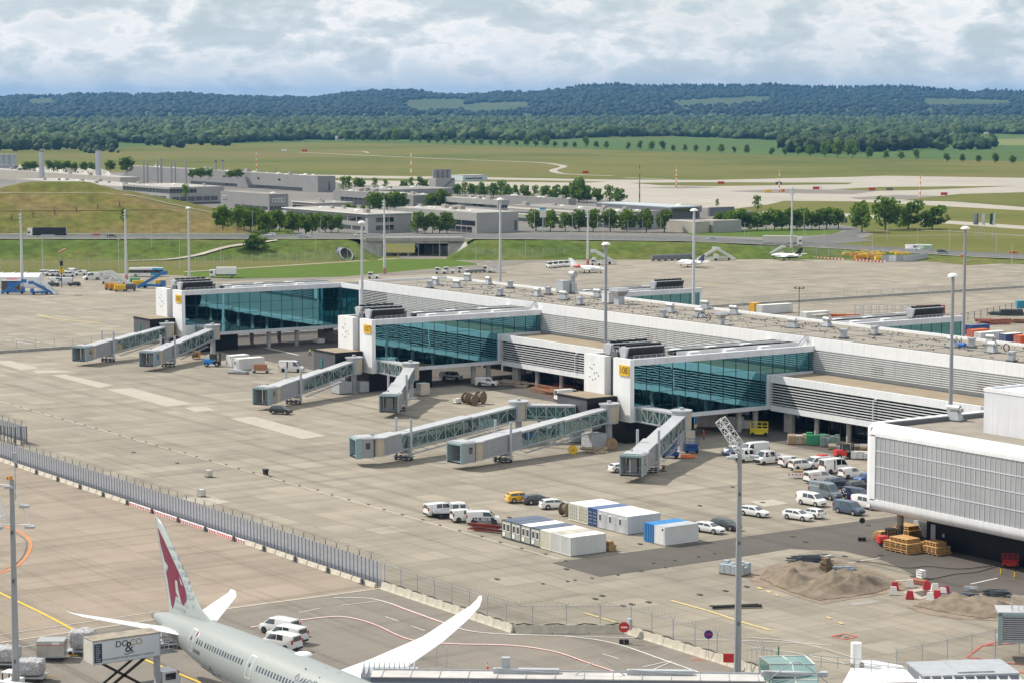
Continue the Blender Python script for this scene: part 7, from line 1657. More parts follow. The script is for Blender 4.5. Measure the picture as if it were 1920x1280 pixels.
for pts in([(252,432),(312,436),(322,458),(262,452)],[(290,530),(350,545),(365,575),(305,570)],[(350,620),(392,640),(405,680),(365,665)],[(385,700),(430,720),(445,760),(400,750)],[(425,800),(465,810),(470,850),(440,840)],[(450,870),(490,880),(500,925),(462,915)],[(470,950),(520,960),(535,1010),(475,1000)],[(440,1040),(540,1070),(540,1105),(450,1090)],[(330,1000),(400,1030),(420,1065),(330,1030)],[(180,492),(215,498),(225,515),(185,510)],[(205,690),(225,660),(248,650),(235,690),(215,712)],[(310,1075),(440,1120),(440,1140),(310,1095)]):
 fpoly('fin_stripe',pts,fing2,.33)
fpoly('emblem_notch',[(225,808),(262,830),(238,842)],finm);
for s in(-1,1):
 airfoil_panel('tailplane',[((11.2,s*1.2,6.25),(4.6,s*1.0,6.2),.55,(0,0,1)),((9.4,s*2.3,6.45),(4.0,s*2.2,6.4),.42,(0,0,1)),((1.9,s*9.2,7.75),(-.2,s*9.2,7.75),.16,(0,0,1)),((.4,s*9.85,7.95),(-.9,s*9.95,7.98),.07,(0,0,1))],wingm,pl)
 wz=lambda y:4.6+1.9*((y-2.9)/27.2)+2.0*((y-2.9)/27.2)**3
 W_=[(2.0,41.5,29.0,1.3),(2.9,40.2,28.9,1.25),(8.0,35.4,27.4,.95),(12.0,32.6,26.4,.75),(19.7,28.0,24.2,.45),(24.9,24.6,21.8,.3),(28.0,22.4,20.7,.18),(29.3,20.9,19.9,.1),(30.0,19.8,19.3,.05)]
 wg=airfoil_panel('wing',[((x0,s*y,wz(y)),(x1,s*y,wz(y)-.1),th,(0,0,1))for y,x0,x1,th in W_],wingm,pl)
 for y0,y1 in((4,9),(9.4,12.5),(13,20),(20.4,25)):
  i=lambda y:np.interp(y,[w_[0]for w_ in W_],[w_[2]for w_ in W_]);MB().bar((i(y0)+1.6,s*y0,wz(y0)+.2),(i(y1)+1.0,s*y1,wz(y1)+.12),.05,.03).build('flap_line',lgrey,wg)
 MB().tube([(x,s*9.9,z_)for x,z_ in((41.5,3.1),(41.3,3.1),(40,3.1),(38,3.15),(36.5,3.3))],[1.2,1.5,1.6,1.45,1.0],24).build('engine',wingm,pl,smooth=True)
 for x in(28.5,30):MB().tube([(x-.0,s*4.6,.65),(x,s*5.1,.65)],.65,18).tube([(x,s*4.7,.7),(x,s*4.7,4.4)],.15,8).build('main_wheel',rubber,pl)
MB().tube([(34.5,1.2,8.15),(37.5,1.2,8.2)],.35,8).build('antenna_fairing',wingm,pl)if False else None
m_=MB();m_.dome(31.9,1.0,8.22,.95,.35,16,4);m_.build('antenna_dome',wingm,pl,smooth=True)
m_=MB();m_.tube([(50,-.3,.5),(50,.3,.5)],.5,14).tube([(50,0,.5),(50,0,3)],.12,8);m_.build('nose_wheel',rubber,pl)
ct=thing('catering_truck','catering truck with its white lettered box raised on black scissors behind the airliner tail','truck',(-221.7,96.1,0));bw=M('catering_box',(.60,.63,.68),.45,var=.04);brn=M('box_edge_brown',(.30,.25,.20),.6,var=.2);droof=M('dirty_box_roof',(.30,.26,.21),.8,var=.35,vs=.6)
MB().box(0,2.45,0,7.6,4.4,6.85).build('cargo_box',bw,ct);MB().box(-.04,2.49,-.04,7.64,6.82,6.93).build('box_roof',droof,ct)
e_=MB()
for x in(-.03,2.4):
 for y in(-.03,7.55):e_.box(x,x+.09,y,y+.09,4.35,6.84)
 e_.box(x,x+.09,.06,7.54,4.35,4.45).box(x,x+.09,.06,7.54,6.74,6.83)
e_.build('box_edges',M('box_edge_grey',(.42,.42,.42),.5),ct)
mb=MB();[mb.box(.2,2.25,-.02,0,4.5+k*.22,4.69+k*.22)for k in range(10)];mb.build('roller_door',M('shutter_cream',(.55,.53,.46),.5),ct)
MB().box(2.45,2.47,.12,1.0,4.55,6.55).build('dark_panel',M('menu_panel',(.03,.045,.075),.4),ct);mb=MB();rr=random.Random(2);[mb.box(2.47,2.48,.3,.3+rr.uniform(.3,.55),4.7+k*.2,4.76+k*.2)for k in range(9)];mb.build('panel_text',lgrey,ct)
goldt=M('gold_lettering',(.42,.30,.12),.4,.3);dkt=M('brown_black_lettering',(.035,.03,.025),.5)
F_=lambda y,z:facing((2.47,y,z),(0,1,0),(0,0,1))
text('lettering','DO',.92,dkt,ct,F_(3.25,6.2),.01,sx=1.05);text('lettering','CO',.92,goldt,ct,F_(4.85,6.2),.01,sx=1.05);text('lettering','&',1.55,dkt,ct,F_(4.05,5.75),.01);text('lettering','THE GOURMET ENTERTAINMENT COMPANY',.29,letg,ct,F_(3.95,4.78),.01)
mb=MB();mb.tube([(2.48,3.5,5.15),(2.48,3.8,5.05),(2.48,4.2,5.2),(2.48,4.6,5.2)],.04,5);mb.build('lettering_flourish',dkt,ct)
mb=MB()
for x in(.35,2.1):mb.bar((x,1.2,4.3),(x,6.0,1.25),.2,.26).bar((x,6.0,4.3),(x,1.2,1.25),.2,.26)
mb.build('scissor_lift',M('scissor_black',(.03,.025,.022),.6,var=.4,vs=2),ct);MB().box(0,2.4,-.2,8.0,.8,1.2).build('chassis',dgrey,ct)
MB().ext([(7.9,.5),(9.9,.5),(10.0,1.6),(9.6,2.5),(7.9,2.5)],.1,2.35).build('cab',paint('paint_white',PAINT['white']),ct);MB().box(2.36,2.39,8.2,9.4,1.6,2.3).box(.5,2.0,9.8,9.98,1.6,2.3).build('cab_window',vglass,ct)
MB().box(1.6,2.2,7.2,7.7,1.2,4.4).build('lift_post',lgrey,ct)
for y in(1.2,8.8):
 for x in(.1,2.1):MB().tube([(x,y,.45),(x+.25,y,.45)],.45,16).build('wheel',rubber,ct)
mb=MB();mb.box(.2,2.2,7.66,9.7,4.4,4.5)
for x in(.2,2.2):
 for z in(4.9,5.3,5.7):mb.bar((x,7.66,z),(x,9.7,z),.06)
 for k in range(5):mb.bar((x,7.7+k*.5,4.4),(x,7.7+k*.5,5.7),.05)
mb.build('front_platform',lgrey,ct)
foil=bpy.data.materials.new('plastic_film');foil.use_nodes=True;nt=foil.node_tree;pb_=nt.nodes['Principled BSDF'];pb_.inputs['Roughness'].default_value=.22
tc=N(nt,'ShaderNodeTexCoord');n=N(nt,'ShaderNodeTexNoise',i_Scale=3.0,i_Detail=6.0,i_Distortion=2.0);LK(nt,tc.outputs['Object'],n.inputs[0]);LK(nt,ramp(nt,[(.35,(.36,.34,.36)),(.55,(.62,.61,.63)),(.7,(.8,.8,.82))],n.outputs[0]).outputs[0],pb_.inputs['Base Color']);bp=N(nt,'ShaderNodeBump',i_Strength=1.0,i_Distance=.3);LK(nt,n.outputs[0],bp.inputs['Height']);LK(nt,bp.outputs[0],pb_.inputs['Normal'])
def dolly(a,b,d,lab,name,cat):
 t=thing(name,lab,cat,(a,b,ZC[0]+.01),d);MB().box(-1.65,1.65,-1.2,1.2,.42,.55).build('deck',lgrey,t);MB().bar((1.6,0,.45),(2.9,0,.35),.08).build('drawbar',yellow,t)
 for x in(-1.2,1.2):
  for y in(-1,1):MB().tube([(x,y*.95,.22),(x,y*1.12,.22)],.22,14).build('wheel',rubber,t)
 return t
a,b=G(98,1236);t=dolly(a,b,1.0,'baggage dolly carrying a single shiny aircraft container','baggage_dolly','trolley')
cont=thing('air_freight_container','shiny metal aircraft container with a slanted lower edge and red stripe on a dolly','container',(a,b,ZC[0]+.57),1.0);mb=MB();mb.ext([(-1.15,0),(.6,0),(1.25,.55),(1.25,1.65),(-1.15,1.65)],-1.55,1.55);mb.build('shell',silver,cont);MB().box(-1.57,1.57,-1.17,1.27,1.22,1.28).build('stripe',red,cont);MB().box(-1.5,1.5,-1.12,1.22,1.65,1.68).build('top',galv,cont);MB().box(.2,1.0,-1.18,-1.15,1.3,1.58).build('label_plate',whitep,cont)
def wrapped(x,y,w,d,h,lab,z=0.6,sd=1):
 a,b=G(x,y);t=dolly(a,b,.9,'flat dolly under the '+lab,'baggage_dolly','trolley');rr=random.Random(sd);bm=bmesh.new();bmesh.ops.create_icosphere(bm,subdivisions=4,radius=1)
 for v in bm.verts:
  c=v.co;m_=max(abs(c.x),abs(c.y),abs(c.z));q=c/m_*.55+c*.45;k=1+.10*mn.noise(c*2.2+Vector((sd,0,0)))+.05*mn.noise(c*6);v.co=Vector((q.x*w/2*k,q.y*d/2*k,max(0,(q.z+1)/2*h*k)))
 me=bpy.data.meshes.new('cargo');bm.to_mesh(me);bm.free();me.materials.append(foil);me.polygons.foreach_set('use_smooth',[True]*len(me.polygons));tag(obj('wrapped_cargo',me,None,(a,b,ZC[0]+z),(0,0,.9)),lab,'cargo','cargo pallets wrapped in plastic film')
wrapped(156,1226,3.0,2.5,2.3,'silvery film-wrapped cargo bale left of the raised catering box',sd=1);wrapped(14,1250,3.0,2.6,1.7,'film-wrapped cargo bale at the left edge behind the foreground mast',sd=2);wrapped(58,1276,3.2,2.4,1.8,'purplish film-wrapped cargo bale beside the white tug',sd=3)
wrapped(322,1212,2.4,2.0,1.6,'film-wrapped cargo half hidden between the catering box and the fuselage',sd=5)
a,b=G(22,1292);t=thing('baggage_tug','small white baggage tug at the left edge behind the foreground mast','tug',(a,b,ZC[0]),2.2)
MB().box(-1.4,1.4,-.75,.75,.35,1.0).build('body',whitep,t);MB().box(-.9,.6,-.7,.7,1.85,1.97).build('roof',whitep,t)
for x in(-.8,.5):
 for y in(-.6,.6):MB().box(x-.05,x+.05,y-.05,y+.05,1.0,1.85).build('pillar',trim,t)
for x in(-.9,.9):
 for y in(-1,1):MB().tube([(x,y*.6,.32),(x,y*.8,.32)],.32,14).build('wheel',rubber,t)
 # ------ near roofs along the bottom edge
U=lambda x,y,z:Vector((*G(x,y,z),z))
rz_=math.atan2(W(1,0)[1],W(1,0)[0]);brs=M('near_bridge_side',(.20,.22,.27),.5,var=.1,vs=.4);brt=M('near_bridge_roof',(.50,.48,.46),.6,var=.15,vs=.5)
p0=U(700,1256,7.0);p1=U(1430,1264,7.0);Lb=(p1-p0).length;t=thing('near_walkway','long grey passenger walkway with a light roof along the bottom edge','walkway',(p0.x,p0.y,0),math.atan2(p1.y-p0.y,p1.x-p0.x))
MB().box(0,Lb,-2.6,0,3.8,6.95).build('side_wall',brs,t);MB().box(0,Lb,-2.7,.1,6.95,7.05).build('roof',brt,t)
mb=MB()
for k in range(14):mb.box(1+k*2.8,1.08+k*2.8,-2.68,.08,7.05,7.12)
mb.box(0,Lb,-2.66,-2.6,6.4,6.5).box(0,Lb,.0,.08,7.05,7.2);mb.build('roof_seams',lgrey,t)
for k in range(3):MB().box(11.8+k*13,18.2+k*13,-.9,-.2,7.06,7.5).bar((12+k*13,-1.0,7.6),(18+k*13,-1.0,7.2),.08).build('roof_box',lgrey,t)
for x in(18.2,37.2):MB().tube([(x,-1.2,5.8),(x+3.2,-1.2,8.3),(x+4.0,-1.2,8.6),(x+4.8,-1.2,8.3),(x+8.0,-1.2,5.8)],.055,6).build('cable_hoop',greyp,t)
text('lettering','110/9',1.3,lgrey,t,facing((9.5,-2.68,6.1),(1,0,0),(0,0,1)),.02);MB().box(12.6,13.4,-.5,.2,7.05,8.5).build('roof_mast',lgrey,t)
for k in range(5):MB().cyl(4+k*8,-1.3,0,3.8,.3).build('support',lgrey,t)
a=U(828,1250,7.0);mb=MB();[mb.tube([(x,y,0),(x,y,1.9)],.03,5)for x in(-.5,.5)for y in(0,.7)];mb.tube([(-.5,0,1.9),(-.4,.35,2.1),(.4,.35,2.1),(.5,0,1.9)],.03,5);o=mb.build('ladder_cage',greyp,None,loc=(a.x,a.y,7.05),rot=(0,0,rz_));tag(o,'small ladder cage standing on the walkway roof at the bottom edge','ladder')
p=U(700,1263,6.0);t=thing('walkway_head','grey ribbed canopy where the bottom walkway meets the airliner','walkway',(p.x,p.y,0),rz_);MB().ext([(-3.5,3.6),(1.6,3.6),(1.2,6.4),(-.6,6.9),(-3.2,6.5)],-1,4.5).build('canopy',greyp,t)
mb=MB();[mb.box(-1+k*.5,-.9+k*.5,-3.6,1.3,6.5,6.98)for k in range(11)];mb.build('ribs',lgrey,t);MB().cyl(2,-1,0,3.7,.5).build('support',lgrey,t)
gp=M('greenhouse_frame',(.62,.62,.58),.5);gg=glassmat('green_glass',(.55,.68,.66),(.17,.30,.28),wob=0,mixf=.35)
p=U(1424,1236,8.0);t=thing('glass_roof','sloping green glass roof with pale frames at the bottom edge','skylight',(p.x,p.y,0),rz_-.35)
A_=[(0,0,8.2),(1.6,2.2,8.6),(5.2,2.0,8.3),(3.6,-.6,8.4)];Bq=[(0,-.2,3.0),(3.6,-.8,3.0)]
def panes(q,nu,nv):
 q=[Vector(v)for v in q];f=lambda u,v:(q[0]*(1-u)+q[1]*u)*(1-v)+(q[3]*(1-u)+q[2]*u)*v
 MB().add([tuple(v)for v in q],[(0,1,2,3)]).build('pane',gg,t);mb=MB()
 for i in range(nu+1):mb.bar(f(i/nu,0),f(i/nu,1),.12)
 for j in range(nv+1):mb.bar(f(0,j/nv),f(1,j/nv),.12)
 mb.build('frame',gp,t)
panes([(0,0,8.3),(1.3,-1.0,7.9),(5.6,-.4,8.1),(4.2,1.6,8.4)],1,2);panes([(1.3,-1.0,7.9),(3.6,-6.0,3.2),(8.2,-5.4,3.4),(5.6,-.4,8.1)],4,2);panes([(0,0,8.3),(1.3,-1.0,7.9),(1.3,-1.2,2),(0,0,2)],1,3);panes([(1.3,-1.0,7.9),(3.6,-6.0,3.2),(3.6,-6.0,1),(1.3,-1.2,1)],3,2);panes([(5.6,-.4,8.1),(8.2,-5.4,3.4),(8.2,-5.4,1),(5.6,-.4,1)],2,2)
p=U(1560,1256,6.0);t=thing('white_roof_block','white flat roof with a white cylindrical vent at the bottom edge','building',(p.x,p.y,0),rz_+.12)
mb=MB();mb.prism([(-.5,-6),(6.8,-6),(7.2,.3),(5,2.6),(3.3,2.9)],2,6.0);mb.build('walls',white,t);MB().prism([(-.6,-6.1),(6.9,-6.1),(7.3,.35),(5.05,2.75),(3.2,3.0)],6.0,6.2).build('roof',whitep,t)
mb=MB();mb.cyl(2.6,.6,6.2,8.6,.55,n=16);mb.build('vent_cylinder',whitep,t);MB().box(2.0,3.3,.1,1.1,6.2,6.6).build('vent_base',brn,t)
mb=MB()
for k in range(7):mb.bar((-2.5+k*1.5,1.2-k*.75,6.2),(-2.5+k*1.5,1.2-k*.75,7.4),.07)
for z in(6.8,7.4):mb.bar((-2.5,1.2,z),(6.5,-3.3,z),.06)
mb.build('handrail',lgrey,t)
p=U(1640,1268,5.6);t=thing('barrel_roof','white segmented walkway roof running off the bottom right corner','walkway',(p.x,p.y,0),rz_-.02);MB().ext([(-5,2.5),(.3,2.5),(.2,5.2),(-1.2,5.7),(-4.2,5.5)],-1,22).build('roof',white,t);mb=MB();[mb.box(k*1.1,k*1.1+.06,-4.6,.1,5.3,5.76)for k in range(19)];mb.build('seams',lgrey,t)
p=U(1717,1256,5.0);t=thing('grey_shed','grey metal shed with a stepped roof near the bottom right corner','building',(p.x,p.y,0),rz_+.13);MB().box(0,9.8,-3,2.8,2,5.0).build('walls',brs,t);MB().box(-.1,9.9,-3.1,2.9,5.0,5.2).box(3.6,7.4,-2.5,2.4,5.2,5.35).build('roof',greyp,t)
fence('razor_wire_fence','thin fence with razor wire above the grey shed in the bottom right corner',[G(1680,1275),G(1812,1247),G(1895,1228),G(1990,1212)],3.4,4,greyp,wire,arms=True)
p=U(1872,1205,2.2);t=thing('jet_bridge','dark grey jet bridge cab cut off by the right edge of the picture','jet bridge',(p.x,p.y,0),rz_-.1)
MB().box(0,12,0,3.6,2.2,2.45).build('cab_floor',greyp,t);MB().box(-.1,12,-.1,3.7,5.5,5.75).build('cab_roof',brroof,t);MB().box(.5,12,3.5,3.6,2.45,5.5).box(.4,.5,0,3.6,2.45,5.5).build('cab_side',brg2,t)
MB().box(-.1,.35,-.2,.1,2.0,5.6).box(-.1,4.2,-.2,.1,5.3,5.6).build('canopy_bellows',cabt,t);mb=MB();[mb.box(.5,12,-.02,.06,2.5+k*.24,2.62+k*.24)for k in range(12)];mb.build('roller_shutter',greyp,t);MB().box(.5,12,.07,.12,2.45,5.3).build('dark_opening',cabin,t)
MB().box(.6,.7,-.1,.0,3.6,3.9).tube([(1.5,.4,5.8),(1.5,.4,7.3),(2.9,.4,7.3),(2.9,.4,5.8)],.05,6).tube([(1.5,1.6,5.8),(1.5,1.6,7.3),(2.9,1.6,7.3),(2.9,1.6,5.8)],.05,6).tube([(2.2,.4,5.8),(2.2,.4,7.3)],.04,6).build('roof_cage',lgrey,t);MB().cyl(9,1.8,0,2.2,.5).build('drive_column',lgrey,t)
# ------ small jets on the far apron
def jet(x,y,d,lab,accent,L=15.,belly=None,finc=None,s=1.0,eng=None):
 a,b=G(x,y);t=thing('business_jet',lab,'airplane',(a,b,ZC[0]),d);t.scale=(s,)*3;wm=wingm
 st=[(-8,1.9,.15),(-6.5,1.85,.5),(-4,1.75,.8),(-1,1.7,.9),(3,1.7,.9),(5,1.65,.75),(6.6,1.5,.42),(7.4,1.4,.1)]
 MB().tube([(x_,0,z_)for x_,z_,r in st],[r for*_,r in st],18).build('fuselage',wm,t,smooth=True)
 if belly:MB().tube([(x_,0,z_-.12)for x_,z_,r in st[1:-1]],[r*.97 for*_,r in st[1:-1]],14).build('belly_band',belly,t,smooth=True)
 airfoil_panel('tail_fin',[((-4.2,0,2.3),(-7.4,0,2.2),.3,(0,1,0)),((-7.2,0,5.0),(-8.8,0,5.0),.14,(0,1,0))],finc or wm,t)
 for sy in(-1,1):
  airfoil_panel('wing',[((2.0,sy*.5,1.2),(-1.6,sy*.5,1.2),.35,(0,0,1)),((-.9,sy*7.8,1.7),(-2.0,sy*7.8,1.7),.1,(0,0,1))],wm,t)
  airfoil_panel('tailplane',[((-6.0,sy*.3,2.6),(-7.8,sy*.3,2.6),.16,(0,0,1)),((-7.6,sy*3.1,2.75),(-8.6,sy*3.1,2.75),.06,(0,0,1))],wm,t)
  MB().tube([(-2.6,sy*1.45,2.25),(-3,sy*1.45,2.25),(-5.4,sy*1.4,2.25)],[.42,.5,.32],14).build('engine',eng or wm,t,smooth=True)
  MB().tube([(-.6,sy*1.6,.3),(-.6,sy*1.8,.3)],.3,12).tube([(-.6,sy*1.6,.3),(-.6,sy*1.4,1.2)],.06,6).build('main_gear',rubber,t)
  for k in range(6):MB().box(-.8+k*.75,-.5+k*.75,sy*.87-.02,sy*.87+.02,1.85,2.1).build('cabin_window',darkg,t)
 MB().tube([(5.5,0,.25),(5.5,.0,1.2)],.05,6).tube([(5.5,-.12,.25),(5.5,.12,.25)],.25,10).build('nose_gear',rubber,t);MB().box(5.0,5.7,-.5,.5,1.95,2.2).build('windscreen',darkg,t)
jet(1103,512,.35,'white business jet with a red engine on the far apron',red,eng=red);jet(1294,501,2.9+.25,'white business jet with a dark blue fin near the light mast',blue,finc=navym);jet(1473,488,3.3,'white business jet with a black belly and black fin',black,belly=black,finc=black)
def steps(x,y,d,lab,c,s=1.0):
 a,b=G(x,y);t=thing('passenger_steps',lab,'passenger steps',(a,b,ZC[0]),d);t.scale=(s,)*3
 MB().ext([(-.9,.5),(.9,.5),(.9,1.2),(-.9,1.2)],-3.5,3).build('truck_body',c,t);MB().ext([(-.9,.6),(.9,.6),(.8,2.3),(-.8,2.3)],2.2,3.6).build('cab',c,t)
 mb=MB();
 for sy in(-.85,.85):mb.bar((-4.8,sy,.3),(2.2,sy,4.3),.12,.9).bar((2.2,sy,4.6),(4.2,sy,4.6),.1,1.0)
 mb.build('balustrade',c,t);MB().bar((-4.8,0,.1),(2.2,0,4.0),1.6,.15).box(2.2,4.2,-.85,.85,3.95,4.1).build('stair_flight',lgrey,t)
 mb=MB();mb.bar((-1.5,0,1),(1.5,0,3.4),.12).bar((1.5,0,1),(-.5,0,2.2),.12);mb.build('support',greyp,t)
 for xx in(-2.5,2.4):
  for sy in(-1,1):MB().tube([(xx,sy*.75,.45),(xx,sy*.95,.45)],.45,14).build('wheel',rubber,t)
E1=M('equipment_white',(.68,.68,.66),.5,var=.1);bst=M('steps_blue',(.03,.16,.42),.5,var=.15)
steps(288,541,rz_,'long blue passenger steps right of the yellow dollies',bst,1.1);steps(28,552,rz_+.2,'blue passenger steps at the left edge',bst,.9);steps(75,553,rz_+3.4,'blue and white passenger steps right of the left edge mast',bst,.85);steps(90,552,rz_+2.6,'white sloping passenger steps behind the blue ones at the left',E1,.8)
steps(1330,489,rz_+.1,'white passenger steps left of the black and white jet',E1);steps(1355,488,rz_+3.0,'white passenger steps with its stair facing right, right of a pair',E1);steps(1455,483,rz_+.2,'white passenger steps behind the black and white jet',E1,.9);steps(1130,496,rz_+3.0,'white passenger steps behind the jet with the red engine',E1,1.1);steps(928,512,rz_+3.2,'white belt loader and steps beside the light mast at the pier end',E1,.8);steps(222,535,rz_+2.9,'white passenger steps beside the floodlight mast and bus',E1,.95);steps(206,533,rz_+3.1,'white passenger steps left of the pair beside the bus',E1,.85)
def tugl(x,y,lab,c=E1,d=None,s=1.):
 a,b=G(x,y);t=thing('ground_tug',lab,'tug',(a,b,ZC[0]),rz_ if d is None else d,'ground service vehicles on the far apron');t.scale=(s,)*3
 MB().ext([(-1,.4),(1,.4),(1,1.1),(-1,1.1)],-2,2).build('body',c,t);MB().ext([(-.95,1.1),(.95,1.1),(.8,2.2),(-.8,2.2)],-1.9,-.2).build('cab',c,t);MB().box(-.19,-.15,-.75,.75,1.3,2.05).box(-1.7,-.4,-.92,.92,1.35,2.0).build('cab_glass',vglass,t)
 for xx in(-1.3,1.3):
  for sy in(-1,1):MB().tube([(xx,sy*.85,.4),(xx,sy*1.03,.4)],.4,12).build('wheel',rubber,t)
for i,(x,y)in enumerate(((1032,503),(1042,502),(1052,501),(1062,500.5),(1072,500))):tugl(x,y,'white tug in the line of five beside the red-engined jet, %s from the left'%ORD[i],d=rz_-1.2)
for x,y,l in((826,514,'white tug standing alone right of the lawn'),(842,513,'white tug with a yellow rear behind the pier end'),(868,512,'white tug beside dark dollies behind the pier end'),(915,511,'white tug left of the belt loader'),(1117,498,'white tug behind the red-engined jet'),(700,523,'white loader with a yellow side behind the far gate roof'),(1590,484,'white tug in front of the yellow dollies')):tugl(x,y,l)
def dly(x,y,c,lab,grp,s=1.,h=1.9):
 a,b=G(x,y);t=thing('covered_dolly',lab,'dolly',(a,b,ZC[0]),rz_+.3,grp);t.scale=(s,)*3;MB().ext([(-.8,.5),(.8,.5),(.8,h*.75),(.5,h),(-.5,h),(-.8,h*.75)],-1.5,1.5).build('cover',c,t);MB().box(-1.6,1.6,-.8,.8,.35,.5).build('deck',dgrey,t)
 for xx in(-1.1,1.1):MB().tube([(xx,-.75,.25),(xx,.75,.25)],.25,8).build('wheel',rubber,t)
yd=M('dolly_yellow',(.68,.42,.02),.45,var=.15);od=M('dolly_orange',(.50,.22,.02),.5,var=.2);k=0
for x,y,c in((1535,479,od),(1580,481,yd),(1588,484,yd),(1600,480,yd),(1603,485,od),(1612,483,yd),(1618,487,yd),(1622,481,yd),(1630,484,yd),(1634,488,od),(1640,482,yd),(1645,486,yd),(1652,484,yd),(1648,491,yd),(1677,482,yd),(1686,484,yd),(1697,484,yd),(1610,489,od)):
 dly(x,y,c,'yellow covered dolly in the crowded yellow group beside the striped barriers','yellow dollies on the far apron',1.15)
for x,y,c,l in((207,544,od,'orange covered dolly, left of the row at the left apron'),(215,545,od,'orange covered dolly, second of the row at the left apron'),(225,547,yd,'dull yellow covered dolly right of the orange ones'),(259,539,yd,'yellow covered dolly left of the blue steps'),(301,538,yd,'yellow covered dolly behind the blue steps'),(244,546,dgrey,'dark open dolly with crates behind the floodlight mast')):dly(x,y,c,l,'dollies on the left apron',1.2)
dg=M('container_dolly_grey',(.16,.17,.18),.6,var=.3)
for i in range(6):dly(1230+i*12,490-i*.5,dg,'dark grey baggage container in the row left of the white steps','dark baggage containers on the far apron',1.2)
for i in range(6):dly(880+i*8,512.5-i*.4,dg,'dark dolly in the line behind the pier end','dark dollies behind the pier end',.8,1.4)
for x,y,c,l in((1555,482,green,'green low dolly left of the yellow group'),(1566,481,red,'red low dolly left of the yellow group'),(253,531,green,'green tractor-like vehicle in front of the bus')):dly(x,y,c,l,'small coloured dollies',1.1,1.5)
sb=M('barrier_orange',(.65,.12,.03),.5)
for i in range(22):
 f=i/21;x=1519+(1657-1519)*f;y=485+8*f
 if 10<=i<=12:continue
 a,b=G(x,y);t=thing('striped_barrier','low orange and white barrier in the line before the yellow dollies','barrier',(a,b,ZC[0]),rz_-.5,'orange and white barriers on the far apron');MB().box(-.8,0,-.2,.2,0,.7).build('orange_half',sb,t);MB().box(0,.8,-.2,.2,0,.7).build('white_half',whitep,t)
for i in range(20):
 x,y=((1657+i*6,491.5)if i<7 else(1699+(i-7)*3.1,491.6-(i-7)*.32));a,b=G(x,y);t=thing('site_screen','pale grey upright site screen beside the yellow dollies','fence',(a,b,ZC[0]),rz_+(.0 if i<7 else .6),'pale site screens on the far apron');MB().box(-.85,.85,-.03,.03,.1,2.5).build('panel',white if i in(2,3)else lgrey,t);MB().box(-.4,.4,-.3,.3,0,.1).build('foot',concm,t)
for i,(x,y,kd,c)in enumerate(((88,517,'mbus','white'),(97,517.5,'mbus','white'),(106,518,'mbus','white'),(117,519,'mbus','silver'),(127,520,'mbus','white'),(130,513,'svan','white'),(140,514,'svan','white'),(152,517,'svan','white'),(105,531,'mvan','white'),(120,535,'lvan','white'),(100,538,'hatch','black'),(140,537,'hatch','black'),(172,525,'lvanw','white'),(195,523,'lvanw','white'))):
 a,b=G(x,y);vehicle(kd,c,a,b,rz_+(3.6 if kd in('lvanw',)else .3+2.9*(i%2)),'%s %s in the vehicle park at the far left, %s counted from the front left'%(c,'van' if 'van' in kd or kd=='mbus' else 'car',ORD[i]),group='vehicles parked at the far left',rim='steel')
p=Vector((*G(0,540),0));t=thing('white_hall','low white service hall with a rounded roof at the left edge','building',p,rz_);MB().ext([(0,0),(9,0),(9,3.6),(6,4.6),(3,4.6),(0,3.6)],-12,13).build('walls',white,t);mb=MB();[mb.dome(-8+k*4,4.5,4.5,.8,.5)for k in range(5)];mb.build('roof_domes',lgrey,t);MB().box(2.5,6,-1.2,-.05,2.8,3.0).build('red_canopy',red,t);MB().box(3.5,6,-.1,-.02,0,2.5).build('doorway',darkg,t)
p=Vector((*G(20,548),0));t=thing('dark_booth','dark square booth beside the blue steps at the left edge','booth',p,rz_);MB().box(-3,3,0,3,0,3.6).build('walls',M('booth_brown',(.10,.08,.06),.7),t);MB().box(-3.2,3.2,-.2,3.2,3.6,3.8).build('roof',lgrey,t);MB().box(-1,1.4,-.04,0,.1,3.2).build('blue_door',blue,t)
p=Vector((*G(116,540),0));t=thing('traffic_signal','yellow sign with a black signal head on a dark pole at the far left','sign',p,rz_);MB().cyl(0,0,0,7,.12).build('pole',trim,t);MB().box(-.9,.9,-.1,.1,5,6.4).build('board',yellow,t);MB().box(-.5,.5,-.2,.2,7.4,9).build('signal_head',trim,t)
a,b=G(112,508);t=thing('windsock','red and white windsock on a thin pole behind the left apron','windsock',(a,b,0),rz_);MB().cyl(0,0,0,7,.08).build('pole',lgrey,t);MB().tube([(0,0,6.8),(1.2,0,7.4),(2.4,0,8.2)],[.5,.4,.25],10).build('sock',M('sock_red_white',(.65,.3,.25),.8,var=.5,vs=1),t)
a,b=G(1498,592);t=thing('loudspeaker_post','thin dark post with three lamps on the far apron behind the pier','light mast',(a,b,0),rz_);MB().cyl(0,0,0,8,.12).build('pole',dgrey,t);MB().box(-1.4,1.4,-.1,.1,7.8,7.95).box(-1.5,-.9,-.3,.1,7.9,8.3).box(-.3,.3,-.3,.1,7.9,8.3).box(.9,1.5,-.3,.1,7.9,8.3).build('lamp_rack',dgrey,t)
slabpile(1585,600,'orange steel machine parts lying behind the pier',M('orange_parts',(.50,.13,.02),.6,var=.5,vs=1),50,6,1.5,rz_,.05,nm='machine_parts',jit=.8,r=.4);slabpile(1860,608,'rusty red machine parts lying in the right background',M('rust_parts',(.33,.12,.08),.7,var=.4,vs=1),46,6,2.5,rz_,.05,nm='machine_parts',jit=1,r=.35);slabpile(1895,592,'dark heap under sheeting near the right edge',M('dark_parts',(.06,.07,.07),.7,var=.4,vs=1),30,5,1.5,rz_,.1,nm='covered_heap',r=.6);slabpile(1868,591,'small dark green heap left of the sheeted heap',M('dark_green_parts',(.08,.12,.12),.7,var=.4,vs=1),18,3,1,rz_,.08,nm='covered_heap',r=.5)
